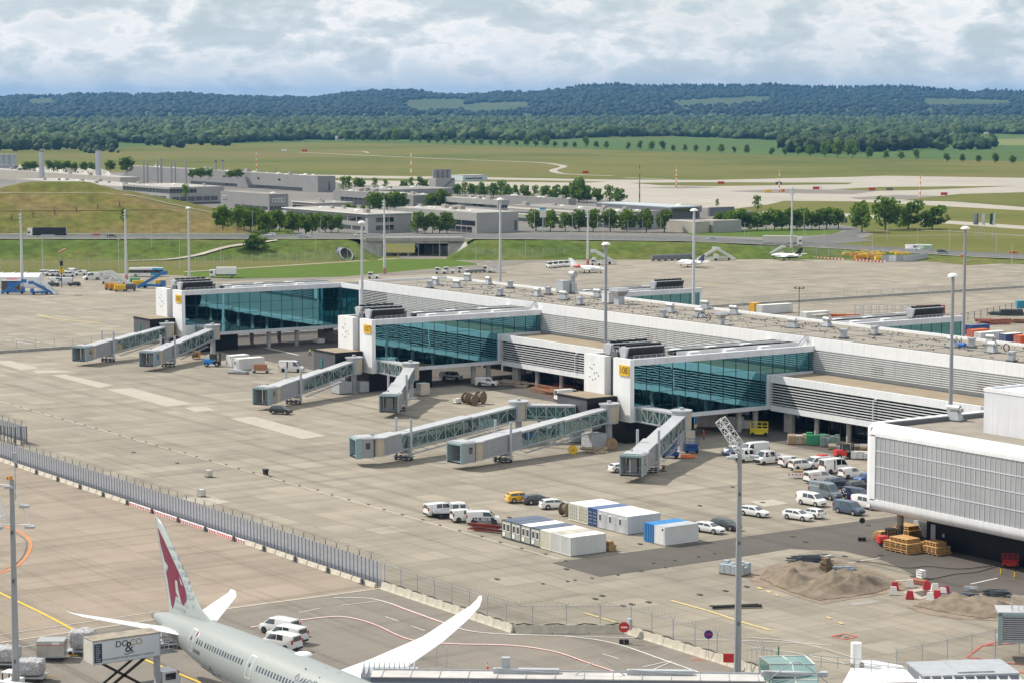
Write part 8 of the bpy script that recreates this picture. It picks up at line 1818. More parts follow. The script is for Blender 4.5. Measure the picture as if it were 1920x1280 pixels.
slabpile(1920,606,'brown steel beams stacked at the right edge',M('brown_parts',(.30,.16,.10),.7,var=.4),20,5,1.5,rz_,.1,nm='steel_beams',r=.3);
a,b=G(1918,578);o=MB().box(-2,2,-1.2,1.2,0,2.2).build('blue_skip',M('skip_blue',(.02,.25,.42),.5),None,loc=(a,b,0.05),rot=(0,0,rz_));tag(o,'bright blue skip at the right edge of the background','skip')
a,b=G(1662,592);t=thing('scaffold_racks','rows of upright scaffold racks behind the far gate roof','scaffold',(a,b,0.05),rz_)
for k in range(9):mb=MB();x=-9+k*2.3;mb.bar((x,0,0),(x,0,3.2),.12).bar((x+1.5,0,0),(x+1.5,0,3.2),.12).bar((x,0,3.1),(x+1.5,0,3.1),.12).bar((x,0,1.6),(x+1.5,0,1.6),.12).bar((x,2,0),(x,2,3.2),.12).bar((x,0,3.1),(x,2,3.1),.1);mb.build('rack',lgrey,t)
a,b=G(1718,589);container(a,b,M('container_maroon',(.25,.05,.04),.6),M('container_maroon2',(.3,.07,.05),.6),'maroon container behind the chiller of the right far gate',L=8,rz=rz_-PI/2,kind='box')
# ------ company buildings in the middle distance
bgr=M('facade_grey',(.25,.245,.245),.7,var=.08,vs=.15);bgr2=M('facade_light_grey',(.33,.325,.315),.7,var=.08,vs=.15);bbe=M('facade_beige',(.40,.37,.32),.7,var=.08,vs=.2);bdk=M('facade_dark',(.14,.145,.16),.6,var=.1,vs=.2)
rfg=M('flat_roof_grey',(.24,.225,.205),.9,var=.25,vs=.12);rfl=M('flat_roof_light',(.36,.34,.31),.9,var=.15,vs=.12);bwh=M('facade_white',(.68,.68,.67),.6,var=.05,vs=.2);crs=M('cream_strip',(.66,.62,.52),.7)
def fa(f,x,lo,hi):
 for _ in range(50):
  m=(lo+hi)/2
  if f(m)<x:lo=m
  else:hi=m
 return lo
def bld(name,lab,xc,yc,xl,xr,yt,wall=bgr,roof=rfg,wins=(),edge=None,vents=6,z0=0,cat='building',over=0):
 "near corner seen at xc,yc; long walls run to xl on the left and xr on the right; roof corner at yt"
 ac,bc=G(xc,yc,z0);al=fa(lambda a:PJ(a,bc,z0)[0],xl,ac-700,ac);br=fa(lambda b:PJ(ac,b,z0)[0],xr,bc,bc+500);h=ztop(ac,bc,yt)-z0
 LA,LB=ac-al,br-bc;t=thing(name,lab,cat,(ac,bc,z0))
 MB().box(-LA,0,0,LB,-.5,h).build('walls',wall,t);MB().box(-LA-over,over,-over,LB+over,h,h+.35).build('roof',edge or roof,t);MB().box(-LA+.5,-.5,.5,LB-.5,h+.36,h+.42).build('roof_cover',roof,t)
 for w_ in wins:
  f,u0,u1,v0,v1,n=w_[:6];mt=w_[6]if len(w_)>6 else darkg;L=LA if f=='a' else LB;c0=u0*L;st=(u1-u0)*L/n;gap=.12 if n>1 else 0;mb=MB()
  for i in range(n):
   p,q=c0+i*st,c0+(i+1-gap)*st
   if f=='a':mb.box(-LA+p,-LA+q,-.12,.05,v0*h,v1*h)
   else:mb.box(-.05,.12,p,q,v0*h,v1*h)
  mb.build('cladding_strip' if mt is crs else 'window_band',mt,t)
 rr=random.Random(int(xc))
 for i in range(vents):
  x,y=-LA*rr.uniform(.08,.92),LB*rr.uniform(.15,.85);k=rr.random();r=rr.uniform(.9,2.0)
  if k<.6:MB().dome(x,y,h+.4,r,r*.45,10,3).build('roof_dome',bwh,t)
  else:MB().box(x-r,x+r,y-r*.7,y+r*.7,h+.4,h+1.2+r*.6).build('roof_unit',rfl,t)
 return t,LA,LB,h
bld('tent_hall','pale long hall at the far left behind the mound',225,352,-60,262,334,bbe,rfl,vents=14)
t,LA,LB,h=bld('sawtooth_hall','white hall with a row of small triangular gables at the far left',190,343,25,232,331,bbe,rfl,vents=3);
for i in range(7):
 for s in(0,1):x=-LA+6+i*(LA-8)/7;y=LB*(.15+.45*s);mb=MB();mb.add([(x-6,y,h),(x+6,y,h),(x,y,h+5),(x-6,y+LB*.35,h),(x+6,y+LB*.35,h),(x,y+LB*.35,h+3.2)],[(0,1,2),(3,5,4),(0,2,5,3),(1,4,5,2)]);mb.build('gable',crs,t);MB().add([(x-3,y-.1,h),(x+3,y-.1,h),(x,y-.1,h+3)],[(0,1,2)]).build('gable_glass',darkg,t)
bld('grey_hall','flat grey hall directly behind the top of the mound',240,371,30,330,352,bgr2,rfl,vents=18)
bld('curved_hall','very long grey hall with small square windows and pale roof domes',596,361,232,629,332,bgr,rfg,[('a',.38,.62,.02,.22,1),('a',.68,.93,.02,.24,1),('a',.42,.43,.62,.74,1),('a',.55,.56,.62,.74,1),('a',.72,.73,.62,.74,1),('a',.82,.83,.62,.74,1),('b',.6,.7,.1,.7,1)],vents=26)
bld('office_block','pale grey office with a glazed upper band right of the mound',318,384,231,420,353,bgr2,rfl,[('a',0,1,.68,.92,14),('a',.15,.95,.22,.48,5),('b',0,.5,.68,.92,8),('b',.05,.9,.2,.45,6),('b',0,1,.0,.1,1)],vents=5)
t,LA,LB,h=bld('showroom','angular grey showroom with slanted windows and ring emblems',505,404,414,541,366,bgr,rfg,[('a',.3,.98,.22,.42,5),('b',.02,.85,.22,.44,4)],vents=1)
for px_,sy in((-LA+3,0),(None,1)):
 mb=MB()
 for k in range(4):
  if px_ is not None:mb.tube([(px_+k*1.3+.85*math.cos(q),-.25,h-3+.85*math.sin(q))for q in[i*PI/6 for i in range(13)]],.16,5,False)
  else:mb.tube([(.25,3+k*1.8+1.15*math.cos(q),h-3+1.15*math.sin(q))for q in[i*PI/6 for i in range(13)]],.2,5,False)
 mb.build('ring_emblem',bwh,t)
bld('glass_office','white-edged upper storey of the office behind the motorway trees',594,402,549,660,382,bbe,rfg,[('a',.0,.98,.2,.72,5)],bwh,3,over=.6)
bld('long_office','long two-storey pale office with window bands beside the road bridge',690,438,532,772,403,bgr2,rfl,[('a',.05,.98,.62,.84,9),('a',.05,.98,.16,.36,6),('b',.18,.6,.58,.82,3),('b',.18,.6,.16,.40,3)],bwh,5,over=.8)
bld('low_hall','low grey hall with roof domes behind the trees in the middle',775,394,625,828,368,bgr,rfg,[('a',.1,.9,.1,.6,14)],None,16);bld('back_hall','flat grey-brown hall roof behind the middle trees',700,368,628,860,358,bgr,rfg,vents=8)
t,LA,LB,h=bld('corner_hall','large grey hall with a blank curved corner wall right of the road bridge',894,438,742,972,401,bgr2,rfl,[('a',.55,.98,.38,.62,1),('a',.62,.95,.02,.3,5),('b',.9,.96,.1,.6,1)],None,16)
bld('rear_office','three-storey grey office with a long window band in the middle distance',934,402,834,955,377,bgr2,rfl,[('a',.02,.98,.48,.66,26),('b',.05,.9,.48,.66,5),('a',.1,.9,.05,.15,8)],None,10);bld('rear_wing','plain grey rear wing behind the striped office',1066,392,940,1080,375,bgr,rfg,vents=9)
bld('striped_office','long low office with cream horizontal stripes behind a row of trees',1164,432,952,1242,400,bgr2,rfg,[('a',0,.99,.84,.94,1,crs),('a',0,.99,.60,.66,26),('a',0,.99,.50,.58,1,crs),('a',.1,.95,.1,.3,24),('b',.2,.8,.3,.8,3)],None,9)
bld('dark_hall','wide dark-fronted hall with a pale blue-grey roof right of the striped office',1258,412,1118,1312,390,bdk,M('pale_metal_roof',(.42,.47,.50),.5,var=.06,vs=.1),[('b',.05,.95,.1,.9,14)],None,2)
for(xc,yc,xl,xr,yt,wl_,l)in((1300,438,1250,1330,418,bbe,'beige shed left of the tree row beside the motorway'),(1337,437,1306,1390,416,bgr2,'pale grey shed with rounded tops behind the motorway trees'),(1331,406,1327,1377,391,bdk,'dark grey box-shaped plant building behind the motorway trees'),(868,340,846,914,330,M('pale_blue_wall',(.55,.60,.64),.6),'pale blue-white hangar with a row of dark openings on the airfield'),(1312,398,1270,1316,387,bgr,'small grey shed beside the thin dark mast'),(1400,405,1330,1416,399,bdk,'low dark wall at the edge of the taxiway')):
 bld('shed',l,xc,yc,xl,xr,yt,wl_,rfl if wl_ is not bdk else bdk,[('b',.1,.8,.35,.6,9)]if xc==868 else(),None,0)
t,LA,LB,h=bld('cooling_tower','grey cooling plant with four fan stacks and an outside stair',817,360,804,853,336,bgr2,rfl,vents=0)
for k in range(4):MB().cyl(-LA*.5,LB*(.14+.24*k),h,h+6.5,LB*.11,LB*.11,14).build('fan_stack',bgr,t)
MB().bar((.6,LB*.2,.5),(.6,LB*.9,h),1,.7).build('outside_stair',bdk,t)
def chim(x,yb,yt,w,lab,m=lgrey,sq=True,top=None):
 a,b=G(x,yb);h=HT(x,yb,yt);t=thing('chimney',lab,'chimney',(a,b,0),.4)
 (MB().box(-w,w,-w,w,0,h)if sq else MB().cyl(0,0,0,h,w,n=12)).build('shaft',m,t);(MB().box(-w*.85,w*.85,-w*.85,w*.85,h,h+.8)if sq else MB().cyl(0,0,h,h+1.2,w*1.15)).build('chimney_top',bdk if top is None else top,t)
chim(79,350,285,1.35,'left of two tall square grey chimneys behind the mound');chim(185,348,283,1.45,'right of two tall square grey chimneys behind the mound')
for i,(x,yt,w)in enumerate(((270,306,.6),(277,306,.6),(296,305,.6),(303,300,.8),(322,306,.6),(329,306,.6),(349,305,.6),(405,304,.8),(418,303,.8),(516,316,.5))):chim(x,348,yt,w,'slim round chimney of the long grey hall, %s from the left'%ordn(i),bgr2,False,None if x in(405,418)else bgr2)
for i in range(4):chim(-8+i*11,320,292,3.2,'pale round silo at the far left edge, %s from the left'%ordn(i),lgrey,False,lgrey)
t,*_=bld('silo_base','dark steel frame under the silos at the far left edge',28,330,-40,40,312,bdk,bdk,vents=0)
mem=M('membrane_cream',(.68,.65,.57),.6,var=.06,vs=.2);mb=MB()
p=Vector((*G(372,431),0));t=thing('membrane_tent','pair of cream membrane roofs in the dip right of the mound','tent',p,rz_)
for k in range(6):
 x0=-15+k*5;vs=[];
 for i in range(7):
  for j in range(5):u=i/6;v=j/4;vs.append((x0+v*5,-3+u*22+k*-1.2,1.0+(5.2-.35*k)*math.sin(PI*min(1,.12+u*.88))+.5*(2*v-1)**2))
 mb.add(vs,[(i*5+j,i*5+j+1,(i+1)*5+j+1,(i+1)*5+j)for i in range(6)for j in range(4)])
mb.build('membrane',mem,t,recalc=False);mb=MB();[mb.bar((-15+k*5,-3-k*1.2,0),(-15+k*5,-3-k*1.2,2.6),.25)for k in range(7)];mb.build('mast',lgrey,t)
p=Vector((*G(455,438),0));t=thing('station_canopy','flat filling station canopy with a pale edge beside the motorway trees','canopy',p,rz_);MB().box(-2,20,-5,8,9.6,10.4).build('canopy_roof',crs,t);MB().box(-1.7,19.7,-4.7,7.7,10.4,10.5).build('roof_cover',rfg,t)
for x in(2,10,18):
 for y in(-3,6):MB().box(x-.3,x+.3,y-.3,y+.3,0,9.6).build('canopy_post',lgrey,t)
MB().box(3,15,4,7,0,9).build('kiosk',bdk,t)
p=Vector((*G(1018,438),0));t=thing('billboard','white billboard on a post in front of the striped office','sign',p,rz_);MB().box(-1.5,1.5,-.2,.2,7.5,12.5).build('board',bwh,t);MB().box(-1.5,1.5,-.22,-.2,11.2,12.2).build('board_text',MATS['bus_blue'],t);MB().cyl(0,0,0,7.5,.25).build('post',lgrey,t)
for x,c,l in((1830,fing2,'pale grey flag, leftmost on the lawn at the right'),(1834,bdk,'dark blue-grey flag right beside the leftmost one'),(1846,bwh,'white flag in the middle of the lawn group'),(1861,M('flag_green',(.02,.10,.07),.8),'dark green flag of the lawn group'),(1866,bwh,'white flag at the right end of the lawn group')):
 a,b=G(x,452);h=HT(x,452,400);t=thing('flag',l,'flag',(a,b,0),rz_);MB().cyl(0,0,0,h,.09,n=6).build('flagpole',lgrey,t);MB().add([(-.1,0,h),(-1.3,.2,h-.4),(-1.5,-.1,h-5),(-.1,0,h-5.2),(-.1,.06,h),(-1.3,.26,h-.4),(-1.5,-.04,h-5),(-.1,.06,h-5.2)],[(0,1,2,3),(7,6,5,4),(0,4,5,1),(1,5,6,2),(2,6,7,3)]).build('cloth',c,t)
p=Vector((*G(650,488),0));t=thing('culvert_pipe','slanted mouth of a large corrugated metal pipe in the grass bank','pipe',p,rz_+.3);t.scale=(.72,.72,.72);mb=MB();n=28;vs=[]
for i in range(n):q=2*PI*i/n;y=1.2*math.cos(q);z=3.1+3.1*math.sin(q);vs+=[(3.3*math.cos(q),(z-2)*1.5-1,z),(3.3*math.cos(q),14,z)]
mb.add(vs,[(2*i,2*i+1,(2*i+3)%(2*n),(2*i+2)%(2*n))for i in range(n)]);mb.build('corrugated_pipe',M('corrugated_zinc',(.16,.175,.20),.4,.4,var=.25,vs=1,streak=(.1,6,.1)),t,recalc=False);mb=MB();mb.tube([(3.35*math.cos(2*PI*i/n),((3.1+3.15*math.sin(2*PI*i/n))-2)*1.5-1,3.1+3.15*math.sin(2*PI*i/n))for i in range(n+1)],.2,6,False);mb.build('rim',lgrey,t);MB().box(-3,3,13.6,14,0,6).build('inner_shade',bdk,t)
hr_=M('red_tiles',(.36,.10,.06),.8,var=.15);hb=M('brown_tiles',(.14,.10,.08),.8,var=.15)
def house(x,y,w,lab,wm=bwh,rm=hr_,z=0,tower=False):
 a,b=G(x,y,z);t=thing('farmhouse',lab,'house',(a,b,z),rz_+.2);MB().box(-w,w,0,w*1.1,-3,w*.45).build('walls',wm,t);MB().add([(-w-.5,-.5,w*.45),(w+.5,-.5,w*.45),(w+.5,w*1.1+.5,w*.45),(-w-.5,w*1.1+.5,w*.45),(-w,w*.55,w),(w,w*.55,w)],[(0,1,5,4),(2,3,4,5),(1,2,5),(3,0,4)]).build('roof',rm,t)
 MB().box(-w*.6,-w*.3,-.1,.0,w*.1,w*.3).box(w*.2,w*.5,-.1,.0,w*.1,w*.3).build('window',darkg,t)
 if tower:MB().box(-w*1.1,-w*.75,0,w*.35,0,w*1.7).build('steeple',wm,t)
for x,y,w,l,wm,rm in((638,263,14,'white shed at the forest edge, left of the middle',bwh,rfl),(930,262,10,'red-roofed farmhouse at the forest edge in the middle',woodd,hr_),(818,260,5,'small yellowish house in the line of field trees',crs,orange),(1352,258,11,'dark-roofed barn at the forest edge right of the middle',woodd,hb),(1778,245,11,'white house with a bright roof among the trees at the right',bwh,crs),(1850,252,7,'small pale house at the right edge of the forest',bwh,rfl)):house(x,y,w*.55,l,wm,rm)
for x,y,w,l,tw in((690,192,20,'red-roofed farm on the blue hills, left of the middle',0),(980,189,26,'white farm with several roofs on the middle hill',0),(1000,191,16,'brown-roofed farm building right of the white hill farm',0),(1130,192,16,'pale house on the hill slope right of the middle',0),(1598,183,18,'white hill church with a steeple and a red roof',1),(1614,184,30,'long red-roofed village house on the right-hand hill',0),(1632,182,24,'second red-roofed village house on the right-hand hill',0),(1722,182,14,'small white house on the hill at the right',0)):
 house(x,y,w,l,bwh,hb if 'brown' in l else hr_,62.5+(188-y)/4350*10300,tw)
 # ------ hills, forest, trees, haze
RG=[(-300,181),(0,180),(60,178),(110,179.5),(150,176),(215,176),(250,177),(350,174.5),(420,179),(500,180),(590,181),(640,176),(700,172),(780,171),(830,177),(870,177),(930,174),(1000,173),(1060,170),(1095,166),(1150,164.5),(1220,167),(1300,166),(1400,166),(1440,164.5),(1500,168),(1600,168),(1690,167),(1760,171),(1820,174),(1860,172),(1920,174),(2200,176)]
def ridge(px):return 173.5+1.35*(float(np.interp(px,[r_[0]for r_ in RG],[r_[1]for r_ in RG]))-173.5)
def hillz(X,Y):
 px=960+X/Y*FPX;yr=ridge(px)+1.6;top=62.5+(188-yr)/FPX*11000
 t_=(Y-7200)/3800.
 if t_<=0:return 0
 if t_>1:return top-20-(Y-11000)*.03
 nn=mn.noise(Vector((X/900.,Y/900.,3.)))*14*min(1,t_*2)*(1-t_)
 return top*(t_**.9)*(1-.1*math.sin(PI*t_))+nn
vs=[];fs=[];nx,ny=240,46
for j in range(ny):
 Y=7000+5200*j/(ny-1)
 for i in range(nx):X=(-.30+.60*i/(nx-1))*Y;z=hillz(X,Y);vs.append((*W(X,Y),z if z>0 else-1))
for j in range(ny-1):
 for i in range(nx-1):fs.append((j*nx+i,j*nx+i+1,(j+1)*nx+i+1,(j+1)*nx+i))
me=bpy.data.meshes.new('hills');me.from_pydata(vs,[],fs);me.materials.append(grassy('hill_meadow',[(.35,(.055,.085,.028)),(.7,(.085,.105,.040))],.003,.02,amp=.1));me.polygons.foreach_set('use_smooth',[True]*len(fs));struct(obj('hills',me))
FIELDS=[[(755,190),(790,187),(862,186),(875,193),(858,202),(770,203)],[(862,199),(900,194),(985,191),(995,197),(960,204),(870,206)],[(1240,192),(1330,185),(1450,181),(1440,186),(1350,192),(1300,194)],[(1725,185),(1890,188),(1900,193),(1740,195)],[(50,186),(95,184),(105,190),(60,193)]]
def inpoly(x,y,P):
 c=False
 for(x1,y1),(x2,y2)in zip(P,P[1:]+P[:1]):
  if(y1>y)!=(y2>y)and x<(x2-x1)*(y-y1)/(y2-y1)+x1:c=not c
 return c
def leafmat(name,a,b,c):
 m=bpy.data.materials.new(name);m.use_nodes=True;nt=m.node_tree;p_=nt.nodes['Principled BSDF'];p_.inputs['Roughness'].default_value=.75;p_.inputs['Specular IOR Level'].default_value=.2
 tc=N(nt,'ShaderNodeTexCoord');oi=N(nt,'ShaderNodeObjectInfo');n=N(nt,'ShaderNodeTexNoise',i_Scale=.035 if name=='forest_leaf' else .35,i_Detail=5.0,i_Roughness=.7);LK(nt,tc.outputs['Object'],n.inputs[0])
 r=ramp(nt,[(.30,a),(.5,b),(.70,c)],n.outputs[0]);v=ramp(nt,[(0,.8),(1,1.2)],oi.outputs['Random']);cc=mixn(nt,1.0,r.outputs[0],v.outputs[0],'MULTIPLY');LK(nt,cc,p_.inputs['Base Color'])
 if name=='tree_leaf':tb=N(nt,'ShaderNodeBsdfTranslucent');LK(nt,cc,tb.inputs[0]);mx=N(nt,'ShaderNodeMixShader',i_Fac=.4);LK(nt,p_.outputs[0],mx.inputs[1]);LK(nt,tb.outputs[0],mx.inputs[2]);LK(nt,mx.outputs[0],nt.nodes['Material Output'].inputs[0])
 MATS[name]=m;return m
fleaf=leafmat('forest_leaf',(.012,.030,.012),(.034,.062,.018),(.085,.120,.036));tleaf=leafmat('tree_leaf',(.085,.16,.018),(.15,.235,.03),(.25,.32,.055));hleaf=leafmat('hill_forest_leaf',(.008,.022,.016),(.016,.038,.020),(.038,.062,.026));bark=M('bark',(.10,.075,.05),.9,var=.3,vs=3)
npr=np.random.default_rng(5)
def crown_template(sub,rough,seed,squash=.85):
 bm=bmesh.new();bmesh.ops.create_icosphere(bm,subdivisions=sub,radius=1)
 for v in bm.verts:
  c=v.co.copy();k=1+rough*mn.noise(c*1.6+Vector((seed,0,0)))+rough*.9*mn.noise(c*4.2+Vector((seed,5,0)));v.co=c*k;v.co.z*=squash
 V=np.array([v.co[:]for v in bm.verts]);F=np.array([[v.index for v in f.verts]for f in bm.faces]);bm.free();return V,F
def mass(name,pos,rad,hgt,temps,mat,kind='stuff',label=None,cat=None):
 "pos: n x 3 foot points; one crown each, all in one mesh"
 VV=[];FF=[];k=0
 for i,(p,r,h)in enumerate(zip(pos,rad,hgt)):
  V,F=temps[i%len(temps)];a=npr.uniform(0,6.28);ca,sa=math.cos(a),math.sin(a);Q=V.copy();Q[:,0],Q[:,1]=V[:,0]*ca-V[:,1]*sa,V[:,0]*sa+V[:,1]*ca
  Q=Q*np.array([r,r,h*.5])+np.array([p[0],p[1],p[2]+h*.52]);VV.append(Q);FF.append(F+k);k+=len(V)
 V=np.concatenate(VV).astype(np.float32);F=np.concatenate(FF).astype(np.int32);me=bpy.data.meshes.new(name);me.vertices.add(len(V));me.vertices.foreach_set('co',V.ravel());me.loops.add(F.size);me.loops.foreach_set('vertex_index',F.ravel());me.polygons.add(len(F));me.polygons.foreach_set('loop_start',np.arange(0,F.size,3,dtype=np.int32));me.materials.append(mat);me.update();me.validate()
 o=obj(name,me);o['kind']=kind
 if label:tag(o,label,cat)
 return o
T2=[crown_template(2,.55,s)for s in range(6)];T3=[crown_template(3,.5,s+20)for s in range(5)];TC=[crown_template(1,.5,s+40,1.0)for s in range(4)]
EDGE=[(-250,282),(0,279),(100,277),(200,268),(420,268),(600,262),(700,262),(900,262),(1000,264),(1100,258),(1250,255),(1350,258),(1420,262),(1470,262),(1560,258),(1700,262),(1780,262),(1830,250),(1920,252),(2200,254)]
def front(px):y=float(np.interp(px,[e[0]for e in EDGE],[e[1]for e in EDGE]));return 62.5*FPX/(y-188)
pos,rad,hg=[],[],[]
for k in range(40):
 for px in np.arange(-200,2130,1.0):
  Yf=front(px);Y=Yf+(k*24 if k<7 else 168+(k-7)*105);s=13. if k<7 else 15.;dens=s/(Y/FPX)
  if npr.random()>1./dens*(1.0 if k<7 else .85):continue
  if Y>7300:continue
  Y+=npr.uniform(-12,12)if k<7 else npr.uniform(-50,50);X=(px-960)/FPX*Y;g_=.5+.5*mn.noise(Vector((X/160,Y/160,1)))
  h=(13+9*g_+npr.uniform(-2.5,3))*(.75 if k==0 else 1)*(.92 if k>6 else 1);pos.append((*W(X,Y),-1));rad.append(h*npr.uniform(.38,.58)*(1.25 if k<3 else 1));hg.append(h)
mass('forest',pos,rad,hg,T2,fleaf)
def wood(poly,n,h0,h1,lab,seed):
 rr=random.Random(seed);P=[];r_=[];h_=[];xs_=[p[0]for p in poly];ys_=[p[1]for p in poly]
 while len(P)<n:
  x,y=rr.uniform(min(xs_),max(xs_)),rr.uniform(min(ys_),max(ys_))
  if inpoly(x,y,poly):a,b=G(x,y);h=rr.uniform(h0,h1);P.append((a,b,-.6));r_.append(h*rr.uniform(.38,.5));h_.append(h)
 o=mass('grove',P,r_,h_,T3,fleaf);return o
wood([(1462,283),(1500,290),(1600,288),(1700,284),(1735,280),(1730,272),(1600,270),(1480,272)],150,13,20,'',1);wood([(1735,282),(1770,284),(1870,280),(1860,270),(1780,268)],40,10,17,'',2);wood([(-60,285),(40,284),(120,282),(240,287),(180,276),(60,272),(-60,272)],55,7,17,'',3);wood([(270,275),(330,278),(440,274),(430,267),(300,266)],36,8,13,'',4);wood([(160,288),(245,287),(225,281),(150,280)],22,4,8,'',5)
pos,rad,hg=[],[],[]
for i in range(11000):
 Y=7300+3800*npr.random()**.75;X=npr.uniform(-.245,.245)*Y;z=hillz(X,Y);px,py=PJ(*W(X,Y),z)
 h=npr.uniform(11,20)
 if any(inpoly(px,py-q,f)for f in FIELDS for q in(0,h*.22,h*.42)):continue
 pos.append((*W(X,Y),z-2));rad.append(h*npr.uniform(.55,.85));hg.append(h)
mass('hill_forest',pos,rad,hg,TC,hleaf)
pos,rad,hg=[],[],[]
for i in range(900):
 px=npr.choice([npr.uniform(1000,1780),npr.uniform(0,1920)]);Y=10950+npr.uniform(-60,60);X=(px-960)/FPX*Y;h=npr.uniform(14,26)*(1 if px>1060 else .55);pos.append((*W(X,Y),hillz(X,10950)-2));rad.append(h*.28);hg.append(h)
mass('ridge_trees',pos,rad,hg,TC,hleaf)
def tree_meshes(seed,n=900,leaf=.62,shape=1.0):
 rr=np.random.default_rng(seed);blobs=[]
 for i in range(16):
  a=rr.uniform(0,6.28);r=rr.uniform(.03,.30)*shape;z=rr.uniform(.16,.88);r*=1.15-abs(z-.5)*1.2;blobs.append((r*math.cos(a),r*math.sin(a),z,rr.uniform(.13,.21)))
 V=[];F=[]
 for i in range(n):
  bx,by,bz,br_=blobs[i%16];d=rr.normal(size=3);d/=np.linalg.norm(d);p=np.array([bx,by,bz])+d*br_*rr.uniform(.6,1.08)*np.array([1,1,.8]);q=rr.normal(size=3);q/=np.linalg.norm(q);u=np.cross(q,rr.normal(size=3));u/=np.linalg.norm(u);w_=np.cross(q,u);s=leaf*rr.uniform(.6,1.3)/10;k=len(V)
  V+=[tuple(p-u*s),tuple(p+w_*s*.7),tuple(p+u*s),tuple(p-w_*s*.7)];F.append((k,k+1,k+2,k+3))
 c=bpy.data.meshes.new('crown');c.from_pydata(V,[],F);c.materials.append(tleaf)
 mb=MB();mb.tube([(0,0,-.02),(0,0,.25),(.01,.01,.6)],[.025,.018,.008],7)
 for bx,by,bz,br_ in blobs[:7]:mb.tube([(0,0,.22+bz*.2),(bx*.6,by*.6,bz*.8),(bx,by,bz)],[.012,.008,.003],5)
 return c,mb.mesh('trunk',bark)
TM=[tree_meshes(s,sh_n,lf,sp_)for s,sh_n,lf,sp_ in((1,900,.62,1.),(2,900,.62,1.15),(3,900,.6,.8),(4,420,.5,.9),(5,900,.66,1.3))]
def tree(x,yb,h,lab,grp,k=0,wd=1.0,name='leafy_tree',cat='tree',zf=True):
 a,b=G(x,yb);z=0
 if zf:
  for _ in range(12):z=hW(a,b);a,b=G(x,yb,z)
 c,tr_=TM[k];t=thing(name,lab,cat,(a,b,z),x*.7,grp);t.scale=(h*wd,h*wd,h);obj('trunk',tr_,t);obj('crown',c,t);return t
rr=random.Random(11);g1='trees lining the far field'
ROW=[665,680,696,710,725,741,772,787,804,820,835,852,868,886,902,920,937,952,968,988,1004,1024,1040,1060,1078,1098,1118,1137,1178,1200,1222,1242,1262,1284,1305,1328,1352,1376,1401,1447,1471,1497,1519,1547,1570,1598,1629,1661,1690,1718,1775,1805,1835,1866,1898,648]
for i,x in enumerate(sorted(ROW)):
 y=264.5+(x-640)*.0298+(6 if x>1100 else 0)*(x-1100)/800;big=x in(1024,1098,741,1547,1570,1598);h=rr.uniform(8.5,14)*(1.75 if big else 1)
 tree(x,y,h,'round dark tree in the far field line, %s from the left'%ordn(i),g1,rr.randrange(3),rr.uniform(.75,1.0),zf=False)
LT='leafy tree %s, %s from left'
def row(xs,y,h,where,grp,ks=(0,1,2),wd=.9,zf=True):
 for i,x in enumerate(xs):
  yy=y(x)if callable(y)else y;tree(x,yy,h*rr.uniform(.85,1.12),LT%(where,ordn(i)),grp,ks[i%len(ks)],wd*rr.uniform(.9,1.15),zf=zf)
row([294,306,318,300,312,330,348,392,405,418,432,446,458,470,484,498,512,524,537,549,560,573,585,598,610,622,634],lambda x:428+(x-300)*.028+(6 if x%3==0 else 0),10,'in the belt between the motorway and the grey showroom','trees in front of the showroom',wd=.85)
row([783,797,811,824,838],438,10.5,'beside the corner hall','trees beside the corner hall',wd=.85);row([700,712,726,742,752,806,818,830],lambda x:398-(x-700)*.03,11.5,'between the middle halls','trees between the middle halls');row([652,664,680],405,7,'behind the long office','trees behind the long office',wd=.8)
row([644,655,673,703,722,757,771,786,797],lambda x:358,9.5,'near the taxiway behind the halls','airy trees behind the halls',(3,3,0));row([858,872,884,902,925,940,952,965,985,1003,1022,1040,1060,1075,1085,1100,1120,1142,1160],lambda x:368+(x-858)*.05,10.5,'behind the rear office roofs','trees behind the rear office',(0,3,1,4));tree(1086,380,16,'tallest tree rising behind the striped office','trees behind the rear office',1,.9)
row([1005,1032,1060,1086,1112,1144,1176,1212,1246],lambda x:434+(x-1000)*.01,11,'in the row before the striped office','trees before the striped office',wd=.9);row([1350,1374,1388,1404,1420,1436,1452,1466,1480,1494,1508,1522,1536,1550,1572],lambda x:434-(x-1350)*.02,11,'in the long clump beside the motorway','trees beside the motorway',wd=.9)
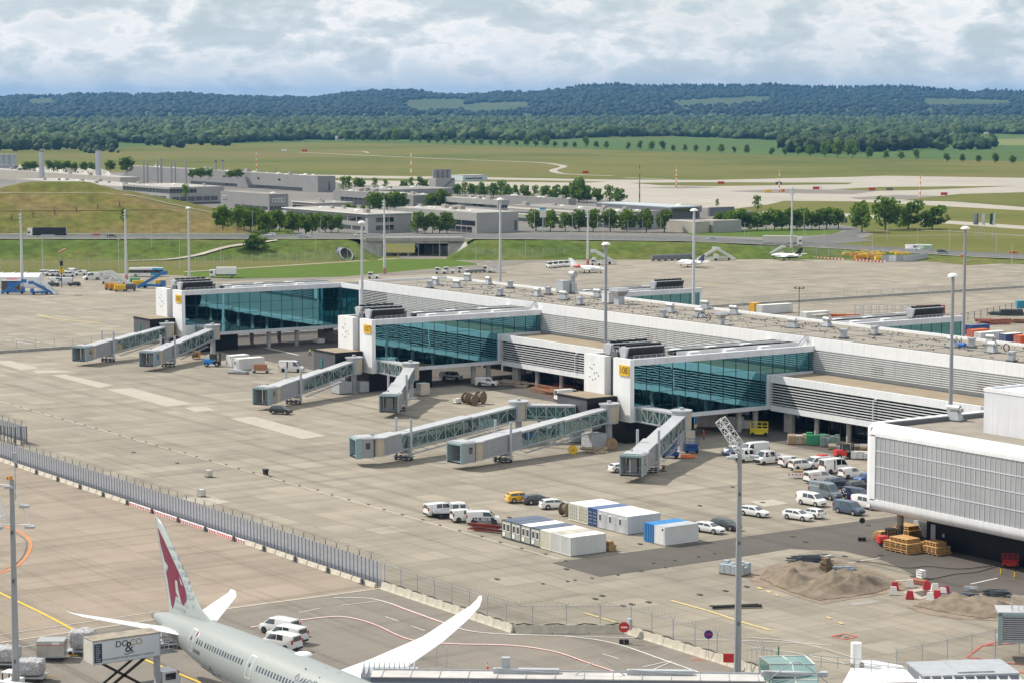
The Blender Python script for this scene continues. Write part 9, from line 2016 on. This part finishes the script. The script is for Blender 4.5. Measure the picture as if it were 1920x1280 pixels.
for x,y,h,l,k,w_ in((1616,436,15.5,'lone leafy tree right of the motorway clump',1,.9),(1660,432,18,'tall two-part tree in the group of three on the lawn',0,.95),(1703,430,14.5,'broad tree in the middle of the lawn group',4,1.05),(1748,430,12.0,'rightmost broad tree of the lawn group',4,1.2),(1420,396,9,'thin bare-looking tree at the taxiway edge',3,.9),(1345,389,5,'small thin tree above the dark plant building',3,.8),(232,442-24,6,'small tree behind the mound',3,.8),(347,375,9,'tree in front of the pale grey office',3,.8),(238,325,14,'tree at the gable hall',0,1),(207,322,10,'tree left of the gable hall end',0,1)):tree(x,y,h,l,None,k,w_)
row([50,62,92,108,125,140,158,172],322,9,'behind the pale long hall at the far left','trees behind the far left halls',wd=1.1);row([362,376,392,432,446],335,7.5,'behind the long grey hall','trees behind the long grey hall',wd=1.3)
a,b=G(480,484);t=thing('round_bush','round dark bush on the grass bank left of the culvert','bush',(a,b,hW(a,b)-.5),0);t.scale=(11,11,6.5);obj('crown',TM[4][0],t);obj('trunk',TM[4][1],t)
for i in range(6):
 x=22+i*40.5;y=400-i*5.2-(i>3)*(i-3)*1.5;X=(x-960)/FPX*995;Y_=978+i*3;z=terr((x-960)/FPX*Y_,Y_);o=MB().cyl(0,0,-.5,2.2,.28,n=6).build('marker_post',woodd,None,loc=(*W((x-960)/FPX*Y_,Y_),z));tag(o,'short dark post in the line across the grassy mound','post','posts on the mound')
 # ------ haze
hz_=bpy.data.materials.new('haze_air');hz_.use_nodes=True;nt=hz_.node_tree;nt.nodes.clear();pv=N(nt,'ShaderNodeVolumePrincipled');pv.inputs['Color'].default_value=(.20,.50,1,1);pv.inputs['Density'].default_value=3.5e-5;pv.inputs['Anisotropy'].default_value=.1
o_=N(nt,'ShaderNodeOutputMaterial');LK(nt,pv.outputs[0],o_.inputs['Volume'])
hb_=MB();q=[W(-8900,-290),W(8900,-290),W(8900,25900),W(-8900,25900)];hb_.prism(q,-3,190);o=hb_.build('haze',hz_);o['kind']='stuff'
